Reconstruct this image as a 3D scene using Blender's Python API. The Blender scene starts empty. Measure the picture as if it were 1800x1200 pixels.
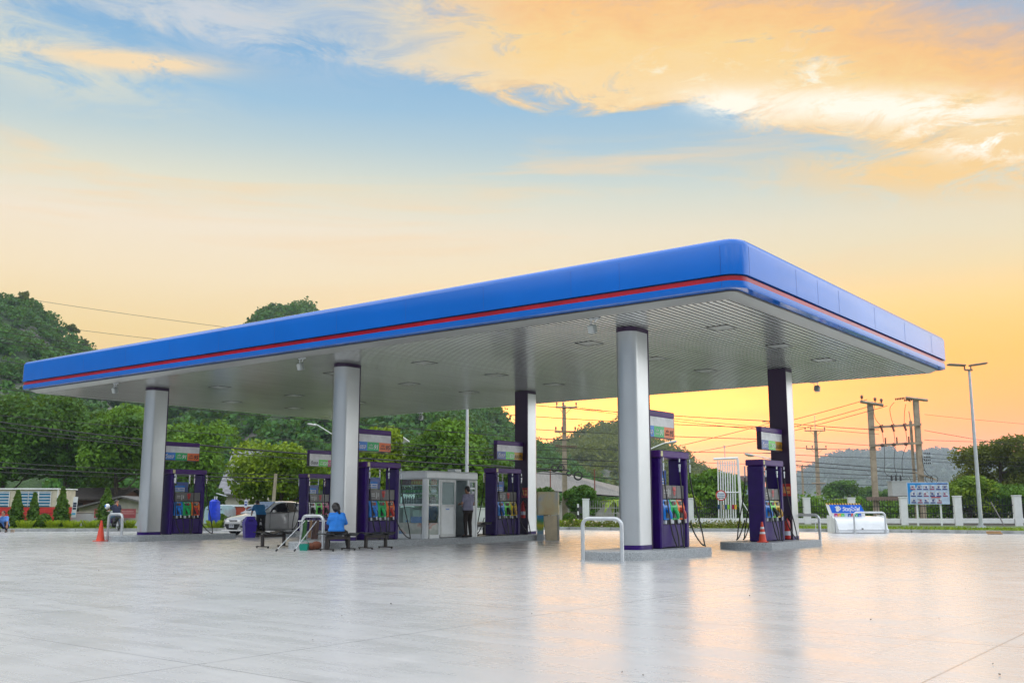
import bpy, bmesh, math, random
import numpy as np
from mathutils import Vector, Matrix
rnd = random.Random(7)
NR = np.random.RandomState(11)
SC = bpy.context.scene
COL = SC.collection
PI = math.pi

# ------------------------------------------------------------------ camera
CAM_H, FPX, PITCH, YAW = 1.22, 1741.5, .1652, .6562
cam_d = bpy.data.cameras.new("camera"); cam = bpy.data.objects.new("camera", cam_d); COL.objects.link(cam)
cam.location = (0, 0, CAM_H); cam.rotation_euler = (PI / 2 + PITCH, 0, YAW)
cam_d.lens = FPX / 1800 * 36; cam_d.sensor_width = 36; cam_d.clip_end = 9000
SC.camera = cam
SY, CY = math.sin(YAW), math.cos(YAW)

def ray(px, py):
    u, v = (px - 900) / FPX, (600 - py) / FPX
    f = Vector((-SY * math.cos(PITCH), CY * math.cos(PITCH), math.sin(PITCH)))
    r = Vector((CY, SY, 0)); up = r.cross(f)
    return f + r * u + up * v
def at(px, py, D):
    """world point at horizontal distance D (along the view axis)"""
    d = ray(px, py); t = D / (d.x * -SY + d.y * CY)
    return Vector((d.x * t, d.y * t, CAM_H + d.z * t))
def L(px, D, z=0.0):
    p = at(px, 890, D); return Vector((p.x, p.y, z))
def zat(px, py, D): return at(px, py, D).z
FW = Vector((-SY, CY, 0)); RT = Vector((CY, SY, 0))

# ------------------------------------------------------------------ materials
def lin(c):
    return tuple(((x / 255) / 12.92 if x <= 10.3 else (((x / 255) + .055) / 1.055) ** 2.4) for x in c)
class NT:
    def __init__(s, nt): s.nt = nt; s.x = 0
    def n(s, t, **kw):
        o = s.nt.nodes.new(t); s.x += 40; o.location = (s.x, 0)
        for k, v in kw.items(): setattr(o, k, v)
        return o
    def put(s, sock, v):
        if isinstance(v, bpy.types.NodeSocket): s.nt.links.new(v, sock)
        else: sock.default_value = v
    def m(s, op, a, b=0.0, c=0.0, clamp=False):
        o = s.n('ShaderNodeMath', operation=op, use_clamp=clamp)
        s.put(o.inputs[0], a); s.put(o.inputs[1], b); s.put(o.inputs[2], c); return o.outputs[0]
    def smooth(s, x, a, b):
        o = s.n('ShaderNodeMapRange', interpolation_type='SMOOTHSTEP')
        s.put(o.inputs[0], x); s.put(o.inputs[1], a); s.put(o.inputs[2], b); return o.outputs[0]
    def mix(s, f, a, b, bt='MIX'):
        o = s.n('ShaderNodeMix', data_type='RGBA', blend_type=bt)
        s.put(o.inputs[0], f); s.put(o.inputs[6], a if isinstance(a, bpy.types.NodeSocket) else (*a, 1)); s.put(o.inputs[7], b if isinstance(b, bpy.types.NodeSocket) else (*b, 1)); return o.outputs[2]
    def ramp(s, f, stops, interp='LINEAR'):
        o = s.n('ShaderNodeValToRGB'); r = o.color_ramp; r.interpolation = interp
        while len(r.elements) < len(stops): r.elements.new(.5)
        for e, (p, c) in zip(r.elements, stops): e.position = p; e.color = (*c, 1) if len(c) == 3 else c
        s.put(o.inputs[0], f); return o.outputs[0]
    def noise(s, vec, scale, detail=3, rough=.5, dist=0):
        o = s.n('ShaderNodeTexNoise'); s.put(o.inputs['Vector'], vec); s.put(o.inputs['Scale'], scale)
        o.inputs['Detail'].default_value = detail; o.inputs['Roughness'].default_value = rough; o.inputs['Distortion'].default_value = dist
        return o.outputs[0]
    def mapv(s, vec, scale=(1, 1, 1), rot=(0, 0, 0), loc=(0, 0, 0)):
        o = s.n('ShaderNodeMapping'); s.put(o.inputs[0], vec); o.inputs['Location'].default_value = loc
        o.inputs['Rotation'].default_value = rot; o.inputs['Scale'].default_value = scale; return o.outputs[0]
MATS = {}
def new_mat(name):
    m = bpy.data.materials.new(name); m.use_nodes = True; t = NT(m.node_tree)
    b = [n for n in m.node_tree.nodes if n.type == 'BSDF_PRINCIPLED'][0]
    return m, t, b
def mat(name, rgb, rough=.5, metal=0., var=.12, scale=3., bump=0., bscale=60., coat=0., spec=.5, rvar=.1, emit=0, stretch=(1, 1, 1)):
    """a plain coloured surface with a little uneven colour and gloss"""
    if name in MATS: return MATS[name]
    m, t, b = new_mat(name)
    co = t.n('ShaderNodeTexCoord').outputs['Object']; co = t.mapv(co, stretch)
    nz = t.noise(co, scale, 4, .6)
    f = t.smooth(nz, .3, .7)
    a = tuple(max(0, c * (1 - var)) for c in rgb); c2 = tuple(min(1, c * (1 + var)) for c in rgb)
    t.put(b.inputs['Base Color'], t.mix(f, a, c2))
    n2 = t.noise(co, scale * 2.7, 3, .6)
    t.put(b.inputs['Roughness'], t.m('ADD', rough - rvar / 2, t.m('MULTIPLY', n2, rvar), clamp=True))
    b.inputs['Metallic'].default_value = metal; b.inputs['Coat Weight'].default_value = coat; b.inputs['Coat Roughness'].default_value = .06
    b.inputs['Specular IOR Level'].default_value = spec
    if bump:
        bn = t.n('ShaderNodeBump'); bn.inputs['Strength'].default_value = bump; bn.inputs['Distance'].default_value = .02
        t.put(bn.inputs['Height'], t.noise(co, bscale, 4, .6)); t.put(b.inputs['Normal'], bn.outputs[0])
    if emit: b.inputs['Emission Color'].default_value = (*rgb, 1); b.inputs['Emission Strength'].default_value = emit
    MATS[name] = m; return m
def leaf_mat(name, dark, light, trans=.25, rough=.55):
    m, t, b = new_mat(name)
    at_ = t.n('ShaderNodeAttribute', attribute_name='tint').outputs['Fac']
    oi = t.n('ShaderNodeTexCoord').outputs['Object']
    nz = t.noise(oi, .45, 3, .6)
    f = t.m('ADD', t.m('MULTIPLY', at_, .6), t.m('MULTIPLY', t.smooth(nz, .35, .7), .5), clamp=True)
    c = t.mix(f, dark, light)
    t.put(b.inputs['Base Color'], c); b.inputs['Roughness'].default_value = rough; b.inputs['Specular IOR Level'].default_value = .25
    tr = t.n('ShaderNodeBsdfTranslucent'); t.put(tr.inputs[0], t.mix(.5, c, (.25, .3, .02)))
    mx = t.n('ShaderNodeMixShader'); mx.inputs[0].default_value = trans
    t.nt.links.new(b.outputs[0], mx.inputs[1]); t.nt.links.new(tr.outputs[0], mx.inputs[2])
    out = [n for n in m.node_tree.nodes if n.type == 'OUTPUT_MATERIAL'][0]; t.nt.links.new(mx.outputs[0], out.inputs[0])
    MATS[name] = m; return m
def glass_mat(name, tint=(.8, .9, .88), alpha=.3, rough=.03):
    m, t, b = new_mat(name)
    tr = t.n('ShaderNodeBsdfTransparent'); tr.inputs[0].default_value = (*tint, 1)
    gl = t.n('ShaderNodeBsdfGlossy'); gl.inputs['Roughness'].default_value = rough
    fr = t.n('ShaderNodeLayerWeight'); fr.inputs[0].default_value = .5
    mx = t.n('ShaderNodeMixShader'); t.put(mx.inputs[0], t.m('ADD', t.m('MULTIPLY', t.m('POWER', fr.outputs[1], 4), .6), alpha * .15, clamp=True))
    t.nt.links.new(tr.outputs[0], mx.inputs[1]); t.nt.links.new(gl.outputs[0], mx.inputs[2])
    out = [n for n in m.node_tree.nodes if n.type == 'OUTPUT_MATERIAL'][0]; t.nt.links.new(mx.outputs[0], out.inputs[0])
    MATS[name] = m; return m

# ------------------------------------------------------------------ mesh builder
class MB:
    def __init__(s): s.v = []; s.f = []; s.mi = []; s.sm = []
    def add(s, vs, fs, mi=0, smooth=False, M=None):
        o = len(s.v)
        s.v += [tuple(M @ Vector(p)) for p in vs] if M else [tuple(p) for p in vs]
        for f in fs: s.f.append(tuple(i + o for i in f)); s.mi.append(mi); s.sm.append(smooth)
        return s
    def box(s, x0, x1, y0, y1, z0, z1, mi=0, bev=0., M=None):
        x0, x1 = min(x0, x1), max(x0, x1); y0, y1 = min(y0, y1), max(y0, y1); z0, z1 = min(z0, z1), max(z0, z1)
        if bev <= 0:
            vs = [(x, y, z) for z in (z0, z1) for y in (y0, y1) for x in (x0, x1)]
            fs = [(0, 2, 3, 1), (4, 5, 7, 6), (0, 1, 5, 4), (2, 6, 7, 3), (0, 4, 6, 2), (1, 3, 7, 5)]
            return s.add(vs, fs, mi, False, M)
        b = min(bev, (x1 - x0) / 2.01, (y1 - y0) / 2.01, (z1 - z0) / 2.01)
        X, Y, Z = (x0, x1), (y0, y1), (z0, z1); vs = []; ix = {}
        for i in (0, 1):
            for j in (0, 1):
                for k in (0, 1):
                    sx, sy, sz = b * (1 - 2 * i), b * (1 - 2 * j), b * (1 - 2 * k)
                    for a, p in enumerate(((X[i], Y[j] + sy, Z[k] + sz), (X[i] + sx, Y[j], Z[k] + sz), (X[i] + sx, Y[j] + sy, Z[k]))):
                        ix[(i, j, k, a)] = len(vs); vs.append(p)
        fs = []
        for i in (0, 1):
            q = [(i, 0, 0, 0), (i, 1, 0, 0), (i, 1, 1, 0), (i, 0, 1, 0)]; fs.append([ix[t] for t in (q if i else q[::-1])])
            q = [(0, i, 0, 1), (0, i, 1, 1), (1, i, 1, 1), (1, i, 0, 1)]; fs.append([ix[t] for t in (q if i else q[::-1])])
            q = [(0, 0, i, 2), (1, 0, i, 2), (1, 1, i, 2), (0, 1, i, 2)]; fs.append([ix[t] for t in (q if i else q[::-1])])
        for i in (0, 1):
            for j in (0, 1):
                q = [(i, j, 0, 0), (i, j, 0, 1), (i, j, 1, 1), (i, j, 1, 0)]; fs.append([ix[t] for t in (q if (i ^ j) else q[::-1])])
                q = [(i, 0, j, 0), (i, 0, j, 2), (i, 1, j, 2), (i, 1, j, 0)]; fs.append([ix[t] for t in (q if not (i ^ j) else q[::-1])])
                q = [(0, i, j, 1), (0, i, j, 2), (1, i, j, 2), (1, i, j, 1)]; fs.append([ix[t] for t in (q if (i ^ j) else q[::-1])])
        for i in (0, 1):
            for j in (0, 1):
                for k in (0, 1):
                    q = [ix[(i, j, k, a)] for a in (0, 1, 2)]; fs.append(q if (i + j + k) % 2 else q[::-1])
        return s.add(vs, fs, mi, False, M)
    def tube(s, pts, r, n=8, mi=0, cap=True, M=None, flat=None):
        pts = [Vector(p) for p in pts]; N = len(pts); rs = r if isinstance(r, (list, tuple)) else [r] * N
        vs = []; fs = []; prev = None
        for i, p in enumerate(pts):
            d = (pts[min(i + 1, N - 1)] - pts[max(i - 1, 0)])
            d = d.normalized() if d.length > 1e-9 else Vector((0, 0, 1))
            if prev is None:
                a = Vector((0, 0, 1)) if abs(d.z) < .9 else Vector((1, 0, 0)); u = d.cross(a).normalized()
            else:
                u = (prev - d * prev.dot(d)); u = u.normalized() if u.length > 1e-6 else d.orthogonal().normalized()
            prev = u; w = d.cross(u)
            for k in range(n):
                t = 2 * PI * k / n; vs.append(p + (u * math.cos(t) + w * math.sin(t)) * rs[i])
        for i in range(N - 1):
            for k in range(n):
                fs.append((i * n + k, i * n + (k + 1) % n, (i + 1) * n + (k + 1) % n, (i + 1) * n + k))
        s.add(vs, fs, mi, n > 5, M)
        if cap: s.add(vs[:n], [tuple(range(n))[::-1]], mi, False, M); s.add(vs[-n:], [tuple(range(n))], mi, False, M)
        return s
    def lathe(s, prof, n=16, c=(0, 0, 0), mi=0, M=None, sx=1, sy=1):
        vs = []; fs = []
        for r, z in prof:
            for k in range(n): t = 2 * PI * k / n; vs.append((c[0] + r * sx * math.cos(t), c[1] + r * sy * math.sin(t), c[2] + z))
        for i in range(len(prof) - 1):
            for k in range(n): fs.append((i * n + k, i * n + (k + 1) % n, (i + 1) * n + (k + 1) % n, (i + 1) * n + k))
        s.add(vs, fs, mi, True, M)
        s.add(vs[:n], [tuple(range(n))[::-1]], mi, False, M); s.add(vs[-n:], [tuple(range(n))], mi, False, M); return s
    def sphere(s, c, r, n=12, mi=0, M=None):
        r = (r, r, r) if isinstance(r, (int, float)) else r; vs = []; fs = []; h = max(4, n // 2)
        for i in range(h + 1):
            a = PI * i / h
            for k in range(n): t = 2 * PI * k / n; vs.append((c[0] + r[0] * math.sin(a) * math.cos(t), c[1] + r[1] * math.sin(a) * math.sin(t), c[2] - r[2] * math.cos(a)))
        for i in range(h):
            for k in range(n): fs.append((i * n + k, i * n + (k + 1) % n, (i + 1) * n + (k + 1) % n, (i + 1) * n + k))
        return s.add(vs, fs, mi, True, M)
    def prism(s, poly, a, b, axis='z', mi=0, M=None, smooth=False):
        """extrude a 2-D outline: axis z -> (x,y); y -> (x,z); x -> (y,z)"""
        def P(p, h): return (p[0], p[1], h) if axis == 'z' else ((p[0], h, p[1]) if axis == 'y' else (h, p[0], p[1]))
        n = len(poly); lo = [P(p, a) for p in poly]; hi = [P(p, b) for p in poly]
        s.add(lo + hi, [(k, (k + 1) % n, n + (k + 1) % n, n + k) for k in range(n)], mi, smooth, M)
        s.add(lo, [tuple(range(n))[::-1]], mi, False, M); s.add(hi, [tuple(range(n))], mi, False, M); return s
    def loft(s, rings, mi=0, closed=True, cap=True, smooth=True, M=None):
        n = len(rings[0]); vs = [p for r in rings for p in r]; fs = []
        for i in range(len(rings) - 1):
            for k in range(n if closed else n - 1):
                fs.append((i * n + k, i * n + (k + 1) % n, (i + 1) * n + (k + 1) % n, (i + 1) * n + k))
        s.add(vs, fs, mi, smooth, M)
        if cap and closed: s.add(rings[0], [tuple(range(n))[::-1]], mi, False, M); s.add(rings[-1], [tuple(range(n))], mi, False, M)
        return s
    def merge(s, o, M=None, mi=None):
        k = len(s.v); s.v += [tuple(M @ Vector(p)) for p in o.v] if M else o.v
        for f, a, b in zip(o.f, o.mi, o.sm): s.f.append(tuple(i + k for i in f)); s.mi.append(a if mi is None else mi); s.sm.append(b)
        return s
def setp(o, label=None, cat=None, group=None, kind=None):
    if label: o['label'] = label
    if cat: o['category'] = cat
    if group: o['group'] = group
    if kind: o['kind'] = kind
    return o
def obj(name, mb, mats, parent=None, label=None, cat=None, group=None, kind=None, loc=None, rotz=None, fixn=True):
    me = bpy.data.meshes.new(name); me.from_pydata(mb.v, [], mb.f)
    for m in (mats if isinstance(mats, (list, tuple)) else [mats]): me.materials.append(m)
    me.polygons.foreach_set('material_index', mb.mi); me.polygons.foreach_set('use_smooth', mb.sm)
    me.update()
    if any(mb.sm): me.set_sharp_from_angle(angle=math.radians(38))
    if fixn:
        bm = bmesh.new(); bm.from_mesh(me); bmesh.ops.recalc_face_normals(bm, faces=bm.faces); bm.to_mesh(me); bm.free()
    o = bpy.data.objects.new(name, me); COL.objects.link(o)
    if parent: o.parent = parent
    if loc is not None: o.location = loc
    if rotz is not None: o.rotation_euler[2] = rotz
    return setp(o, label, cat, group, kind)
def thing(name, label, cat, loc=(0, 0, 0), rotz=0., group=None):
    o = bpy.data.objects.new(name, None); COL.objects.link(o); o.location = loc; o.rotation_euler = (0, 0, rotz); o.empty_display_size = .2
    return setp(o, label, cat, group)
KIDS = {}
def dup(o, loc=None, rotz=None, label=None, parent=None):
    c = o.copy(); COL.objects.link(c)
    if parent: c.parent = parent
    if loc is not None: c.location = loc
    if rotz is not None: c.rotation_euler[2] = rotz
    if label: c['label'] = label
    for k in list(o.children): dup(k, parent=c)
    return c
def text_mb(txt, size, M, mi=0, align='CENTER', thick=.004, shear=0, bold=0.0):
    """lettering: flat in local XY, pushed through M"""
    cu = bpy.data.curves.new("lettering", 'FONT'); cu.body = txt; cu.size = size; cu.align_x = align; cu.align_y = 'CENTER'
    cu.extrude = thick / 2; cu.shear = shear; cu.offset = bold; cu.resolution_u = 3
    o = bpy.data.objects.new("lettering", cu); COL.objects.link(o)
    dg = bpy.context.evaluated_depsgraph_get(); me = bpy.data.meshes.new_from_object(o.evaluated_get(dg))
    mb = MB(); mb.add([v.co[:] for v in me.vertices], [tuple(p.vertices) for p in me.polygons], mi, False, M)
    bpy.data.objects.remove(o); bpy.data.curves.remove(cu); bpy.data.meshes.remove(me); return mb
def face_px(x, y, z):   # text plane facing +X, reading along +Y
    return Matrix(((0, 0, 1, x), (1, 0, 0, y), (0, 1, 0, z), (0, 0, 0, 1)))
def face_ny(x, y, z):   # facing -Y, reading along +X
    return Matrix(((1, 0, 0, x), (0, 0, -1, y), (0, 1, 0, z), (0, 0, 0, 1)))
def np_obj(name, V, F, mats, tint=None, smooth=False, parent=None, **kw):
    """big meshes straight from arrays (quads)"""
    me = bpy.data.meshes.new(name); nv, nf = len(V), len(F)
    me.vertices.add(nv); me.vertices.foreach_set('co', np.asarray(V, np.float32).ravel())
    k = F.shape[1]; me.loops.add(nf * k); me.polygons.add(nf)
    me.loops.foreach_set('vertex_index', np.asarray(F, np.int32).ravel()); me.polygons.foreach_set('loop_start', np.arange(0, nf * k, k, dtype=np.int32))
    for m in (mats if isinstance(mats, (list, tuple)) else [mats]): me.materials.append(m)
    if tint is not None:
        a = me.attributes.new('tint', 'FLOAT', 'FACE'); a.data.foreach_set('value', np.asarray(tint, np.float32))
    me.polygons.foreach_set('use_smooth', [smooth] * nf); me.update(calc_edges=True); me.validate()
    o = bpy.data.objects.new(name, me); COL.objects.link(o)
    if parent: o.parent = parent
    loc = kw.pop('loc', None)
    if loc is not None: o.location = loc
    return setp(o, **kw)

# ------------------------------------------------------------------ colours
M = {}
M['silver'] = mat('silver_cladding', (.60, .61, .61), .285, .95, var=.03, scale=.8, rvar=.0)
M['purple'] = mat('purple_paint', (.026, .0, .125), .36, 0, var=.15, spec=.35, rvar=.04)
M['purple_light'] = mat('purple_trim', (.075, .016, .17), .36, 0, var=.1, spec=.35, rvar=.04)
M['purple_dark'] = mat('dark_purple_panel', (.032, .008, .045), .36, 0, var=.06, rvar=.04)
M['blue'] = mat('blue_fascia', (.0, .125, .53), .3, 0, var=.06, scale=.35, coat=1., rvar=.03, spec=.0)
[n for n in M['blue'].node_tree.nodes if n.type == 'BSDF_PRINCIPLED'][0].inputs['Coat IOR'].default_value = 1.5
M['red'] = mat('red_stripe', (.40, .0, .014), .3, 0, var=.2, scale=.6, coat=.5, spec=.1)
M['white'] = mat('white_paint', (.78, .78, .78), .4, 0, var=.05)
M['lip'] = mat('pale_blue_edge_metal', (.5, .6, .7), .25, .6, var=.2, scale=.6)
M['black'] = mat('black_plastic', (.012, .012, .013), .45, 0, var=.2)
M['rubber'] = mat('black_rubber', (.014, .013, .013), .5, 0, var=.2)
M['steel'] = mat('galvanised_steel', (.6, .62, .63), .35, .6, var=.08, rvar=.15)
M['chrome'] = mat('chrome', (.75, .75, .74), .15, 1, var=.03)
M['alu'] = mat('kiosk_aluminium', (.74, .76, .75), .38, .1, var=.06, scale=2)
M['dgrey'] = mat('dark_grey_panel', (.055, .052, .05), .35, 0, var=.08, coat=.2)
M['granite'] = mat('granite_terrazzo', (.36, .38, .39), .55, 0, var=.45, scale=45, bump=.1)
M['glass'] = glass_mat('clear_glass')
M['red_paint'] = mat('red_paint', (.55, .02, .015), .35, 0, coat=.3)
M['orange'] = mat('orange_cone_plastic', (.75, .065, .025), .45, 0, var=.12)
M['skin'] = mat('skin', (.36, .18, .11), .5, 0, var=.08, scale=9)
M['hair'] = mat('black_hair', (.012, .009, .008), .45, 0, var=.3, scale=30, bump=.3, bscale=90)
M['shoe'] = mat('dark_leather', (.02, .015, .013), .5)
M['wood_pole'] = mat('pole_concrete', (.36, .29, .21), .8, 0, var=.2, scale=2.5, bump=.15, bscale=25)
M['brown_metal'] = mat('brown_bench_steel', (.035, .026, .022), .4, .2)
M['lens'] = mat('frosted_lamp_lens', (.44, .46, .43), .35, 0)
M['bark'] = mat('bark', (.09, .07, .05), .9, 0, var=.35, scale=6, bump=.5, bscale=20)
for k, c in dict(p_blue=(.0, .19, .66), p_green=(.0, .46, .1), p_orange=(.9, .16, .008), p_yellow=(.85, .6, .01), p_lime=(.13, .75, .06), p_white=(.7, .72, .72), p_pink=(.6, .06, .2), p_gold=(.62, .32, .01), p_slate=(.07, .13, .42)).items():
    M[k] = mat('fuel_panel_' + k[2:], c, .35, 0, var=.06, coat=.3)
M['ink'] = mat('dark_lettering', (.03, .02, .02), .5)
M['paper'] = mat('white_printed_card', (.72, .74, .8), .5, 0, var=.05)
# ------------------------------------------------------------------ sky, sun
def azel(px, py):
    d = ray(px, py).normalized(); return math.degrees(math.atan2(d.dot(RT), d.dot(FW))), math.degrees(math.asin(d.z))
SUN_AZ, SUN_EL = azel(975, 735)[0], 6.0
def build_world():
    w = bpy.data.worlds.new("World"); SC.world = w; w.use_nodes = True
    t = NT(w.node_tree); bg = w.node_tree.nodes['Background']
    g = t.n('ShaderNodeTexCoord').outputs['Generated']
    r = t.n('ShaderNodeVectorRotate', rotation_type='Z_AXIS'); t.put(r.inputs['Vector'], g); r.inputs['Angle'].default_value = -YAW
    sp = t.n('ShaderNodeSeparateXYZ'); t.put(sp.inputs[0], r.outputs[0]); X, Y, Z = sp.outputs
    az = t.m('MULTIPLY', t.m('ARCTAN2', X, Y), 180 / PI)
    el = t.m('MULTIPLY', t.m('ARCSINE', Z), 180 / PI)
    elf = t.m('DIVIDE', el, 60, clamp=True)
    K = lambda l: [(e / 60, lin(c)) for e, c in l]
    right = t.ramp(elf, K([(0, (250, 170, 120)), (2.5, (255, 178, 105)), (5, (255, 190, 55)), (8, (255, 205, 88)), (11, (255, 224, 150)), (13.5, (250, 229, 184)), (15.6, (238, 228, 200)), (17.2, (218, 222, 208)), (18.8, (192, 212, 214)), (20.6, (164, 198, 218)), (24, (142, 186, 220)), (32, (130, 165, 212)), (60, (165, 190, 228))]))
    left = t.ramp(elf, K([(0, (255, 180, 90)), (6, (255, 206, 118)), (9.5, (255, 222, 150)), (12.5, (255, 232, 190)), (15.5, (250, 234, 208)), (18, (230, 228, 206)), (20.3, (192, 211, 214)), (22.5, (156, 195, 221)), (25.5, (130, 178, 217)), (30, (125, 165, 215)), (60, (160, 190, 228))]))
    # thin unevenness so that the bands are not ruler-straight
    pv = t.n('ShaderNodeCombineXYZ'); t.put(pv.inputs[0], az); t.put(pv.inputs[1], el)
    P = pv.outputs[0]
    c = t.mix(t.smooth(az, -18, 24), left, right)
    # soft warm veils in the pale part of the left sky
    veil = t.noise(t.mapv(P, (.022, .22, 1), (0, 0, .1)), 1.6, 4, .62, .6)
    vm = t.m('MULTIPLY', t.smooth(veil, .48, .72), t.m('MULTIPLY', t.smooth(el, 9, 14), t.m('SUBTRACT', 1, t.smooth(el, 20, 21.6))))
    c = t.mix(t.m('MULTIPLY', vm, .55), c, lin((255, 218, 165)))
    # glow where the sun has gone behind the hill
    sa = SUN_AZ
    gd = t.m('ADD', t.m('POWER', t.m('DIVIDE', t.m('SUBTRACT', az, sa + 3), 11.5), 2), t.m('POWER', t.m('DIVIDE', t.m('SUBTRACT', el, 5.5), 3.4), 2))
    glow = t.m('EXPONENT', t.m('MULTIPLY', gd, -1))
    streak = t.noise(t.mapv(P, (.05, .5, 1), (0, 0, .02)), 1.5, 2, .5, .3)
    glow = t.m('MULTIPLY', glow, t.m('ADD', .55, t.m('MULTIPLY', streak, .8)), clamp=True)
    c = t.mix(t.m('MULTIPLY', glow, .95), c, (2.5, 1.45, .36))
    # cloud bank: distance above a sloping lower edge
    edge_pts = sorted([azel(x, y) for x, y in ((-300, 20), (0, 40), (300, 55), (560, 100), (760, 150), (1000, 192), (1200, 205), (1450, 232), (1620, 285), (1800, 330), (2050, 400))])
    a0, a1 = edge_pts[0][0], edge_pts[-1][0]
    edge = t.m('MULTIPLY', t.ramp(t.m('DIVIDE', t.m('SUBTRACT', az, a0), a1 - a0, clamp=True), [((a - a0) / (a1 - a0), (e / 40,) * 3) for a, e in edge_pts]), 40)
    tilt = .22
    Q = t.mapv(P, (.055, .15, 1), (0, 0, tilt))
    n1 = t.noise(Q, 1.5, 4, .62, .8); n2 = t.noise(t.mapv(P, (.09, .3, 1), (0, 0, tilt), (4, 9, 0)), 1.7, 7, .72, .8)
    n3 = t.noise(t.mapv(P, (.16, .42, 1), (0, 0, tilt), (14, 3, 0)), 1.9, 6, .72, .5)
    d = t.m('ADD', t.m('SUBTRACT', el, edge), t.m('MULTIPLY', t.m('SUBTRACT', n1, .5), 3.2))
    d = t.m('ADD', d, t.m('MULTIPLY', t.m('SUBTRACT', n2, .5), 3.4))
    top = t.smooth(t.m('ADD', d, t.m('MULTIPLY', n3, 2)), 6.5, 12.5)
    body = t.m('MULTIPLY', t.smooth(d, -.15, 1.0), t.m('SUBTRACT', 1, t.m('MULTIPLY', top, .8)))
    wr = t.smooth(az, -13, 3)                                  # warm to the right, pale to the left
    dens = t.m('MULTIPLY', body, t.m('ADD', .42, t.m('MULTIPLY', wr, .55)))
    dens = t.m('MULTIPLY', dens, t.m('ADD', .5, t.smooth(n2, .25, .6)), clamp=True)
    warm = t.ramp(t.m('DIVIDE', t.m('ADD', d, t.m('MULTIPLY', t.m('SUBTRACT', n3, .5), 6)), 10, clamp=True), [(0, lin((246, 208, 150))), (.12, lin((255, 222, 165))), (.34, lin((255, 216, 145))), (.6, lin((253, 200, 132))), (.85, lin((214, 186, 168))), (1, lin((186, 182, 186)))])
    pale = t.ramp(n2, [(.3, lin((188, 200, 214))), (.55, lin((214, 216, 210))), (.75, lin((246, 222, 180)))])
    cc = t.mix(wr, pale, warm)
    hot = t.m('MULTIPLY', t.smooth(n3, .5, .74), t.m('MULTIPLY', t.smooth(d, .1, 1.4), t.m('SUBTRACT', 1, t.smooth(d, 2.4, 4.6))))
    hot = t.m('MULTIPLY', hot, t.smooth(az, 2, 13), clamp=True)
    cc = t.mix(hot, cc, (1.05, .98, .78))
    c = t.mix(dens, c, cc)
    # second, lower wisp on the far right and pale streaks on the far left
    def wisp(c, px, py, sx, sy, col, amt, lo=.4, hi=.66, tl=tilt, seed=(0, 0, 0)):
        a, e = azel(px, py)
        u = t.m('SUBTRACT', az, a); v = t.m('ADD', t.m('SUBTRACT', el, e), t.m('MULTIPLY', u, tl))
        gg = t.m('EXPONENT', t.m('MULTIPLY', t.m('ADD', t.m('POWER', t.m('DIVIDE', u, sx), 2), t.m('POWER', t.m('DIVIDE', v, sy), 2)), -1))
        nn = n2 if seed[0] % 2 else n3
        return t.mix(t.m('MULTIPLY', t.m('MULTIPLY', gg, t.smooth(nn, lo, hi)), amt, clamp=True), c, col)
    c = wisp(c, 1650, 300, 8, 1.5, lin((255, 214, 145)), 1.1, .3, .55, .12, (3, 5, 0))
    c = wisp(c, 1560, 190, 8, .9, (1.1, 1.02, .85), 1.3, .38, .6, .16, (23, 5, 0))
    c = wisp(c, 1300, 186, 2.6, .7, (1.1, 1.02, .85), 1.4, .3, .55, .16, (2, 15, 0))
    c = wisp(c, 1705, 238, 3.2, 1.1, (1.15, 1.08, .95), 1.3, .44, .62, .3, (8, 1, 0))
    c = wisp(c, 60, 95, 7, 1.9, lin((222, 222, 205)), 1.1, .36, .62, .1, (7, 2, 0))
    c = wisp(c, 230, 108, 4.4, .5, lin((250, 222, 178)), 1.5, .3, .55, -.06, (1, 8, 0))
    c = wisp(c, 330, 20, 9, 1.6, lin((205, 212, 222)), .8, .4, .65, .15, (11, 2, 0))
    # unseen sky overhead and behind the viewer, brightened to light the scene
    low = t.m('MULTIPLY', t.m('SUBTRACT', 1, t.smooth(el, 4, 14)), t.smooth(az, -14, 10))
    c = t.mix(low, c, t.mix(1, c, (1.9, 1.1, .3), 'MULTIPLY'))
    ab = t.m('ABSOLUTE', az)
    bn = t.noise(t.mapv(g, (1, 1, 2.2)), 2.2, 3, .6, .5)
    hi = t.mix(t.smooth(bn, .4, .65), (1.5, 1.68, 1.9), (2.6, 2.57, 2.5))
    sr = t.mix(t.smooth(el, 2, 30), (2.4, 2.42, 2.38), hi)                    # pale sky to the right, out of view, brightened to light facing sides
    sl = t.mix(t.smooth(el, 17, 34), (.06, .1, .14), hi)                      # low left sky darkened to keep reflections off the fascia
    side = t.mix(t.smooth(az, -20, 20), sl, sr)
    rear = t.mix(t.smooth(el, 14, 34), (.26, .3, .35), hi)                     # low sky behind the viewer darkened for contrast in reflections
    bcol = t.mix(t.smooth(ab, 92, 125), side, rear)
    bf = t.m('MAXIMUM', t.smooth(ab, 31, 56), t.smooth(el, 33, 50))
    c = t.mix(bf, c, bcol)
    ns = t.n('ShaderNodeTexSky', sky_type='NISHITA', sun_disc=False); ns.sun_elevation = math.radians(SUN_EL)
    ns.sun_rotation = -(YAW - math.radians(SUN_AZ)); ns.altitude = 50; ns.dust_density = 2
    c = t.mix(1, c, t.mix(1, ns.outputs[0], (.0004, .0004, .0004), 'MULTIPLY'), 'ADD')
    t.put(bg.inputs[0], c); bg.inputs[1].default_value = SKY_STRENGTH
SKY_STRENGTH = 1.0; HAZE = .0003
build_world()
sd = bpy.data.lights.new("sun", 'SUN'); sd.energy = .5; sd.angle = math.radians(45); sd.color = (1, .72, .42)
so = bpy.data.objects.new("sun", sd); COL.objects.link(so)
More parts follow.
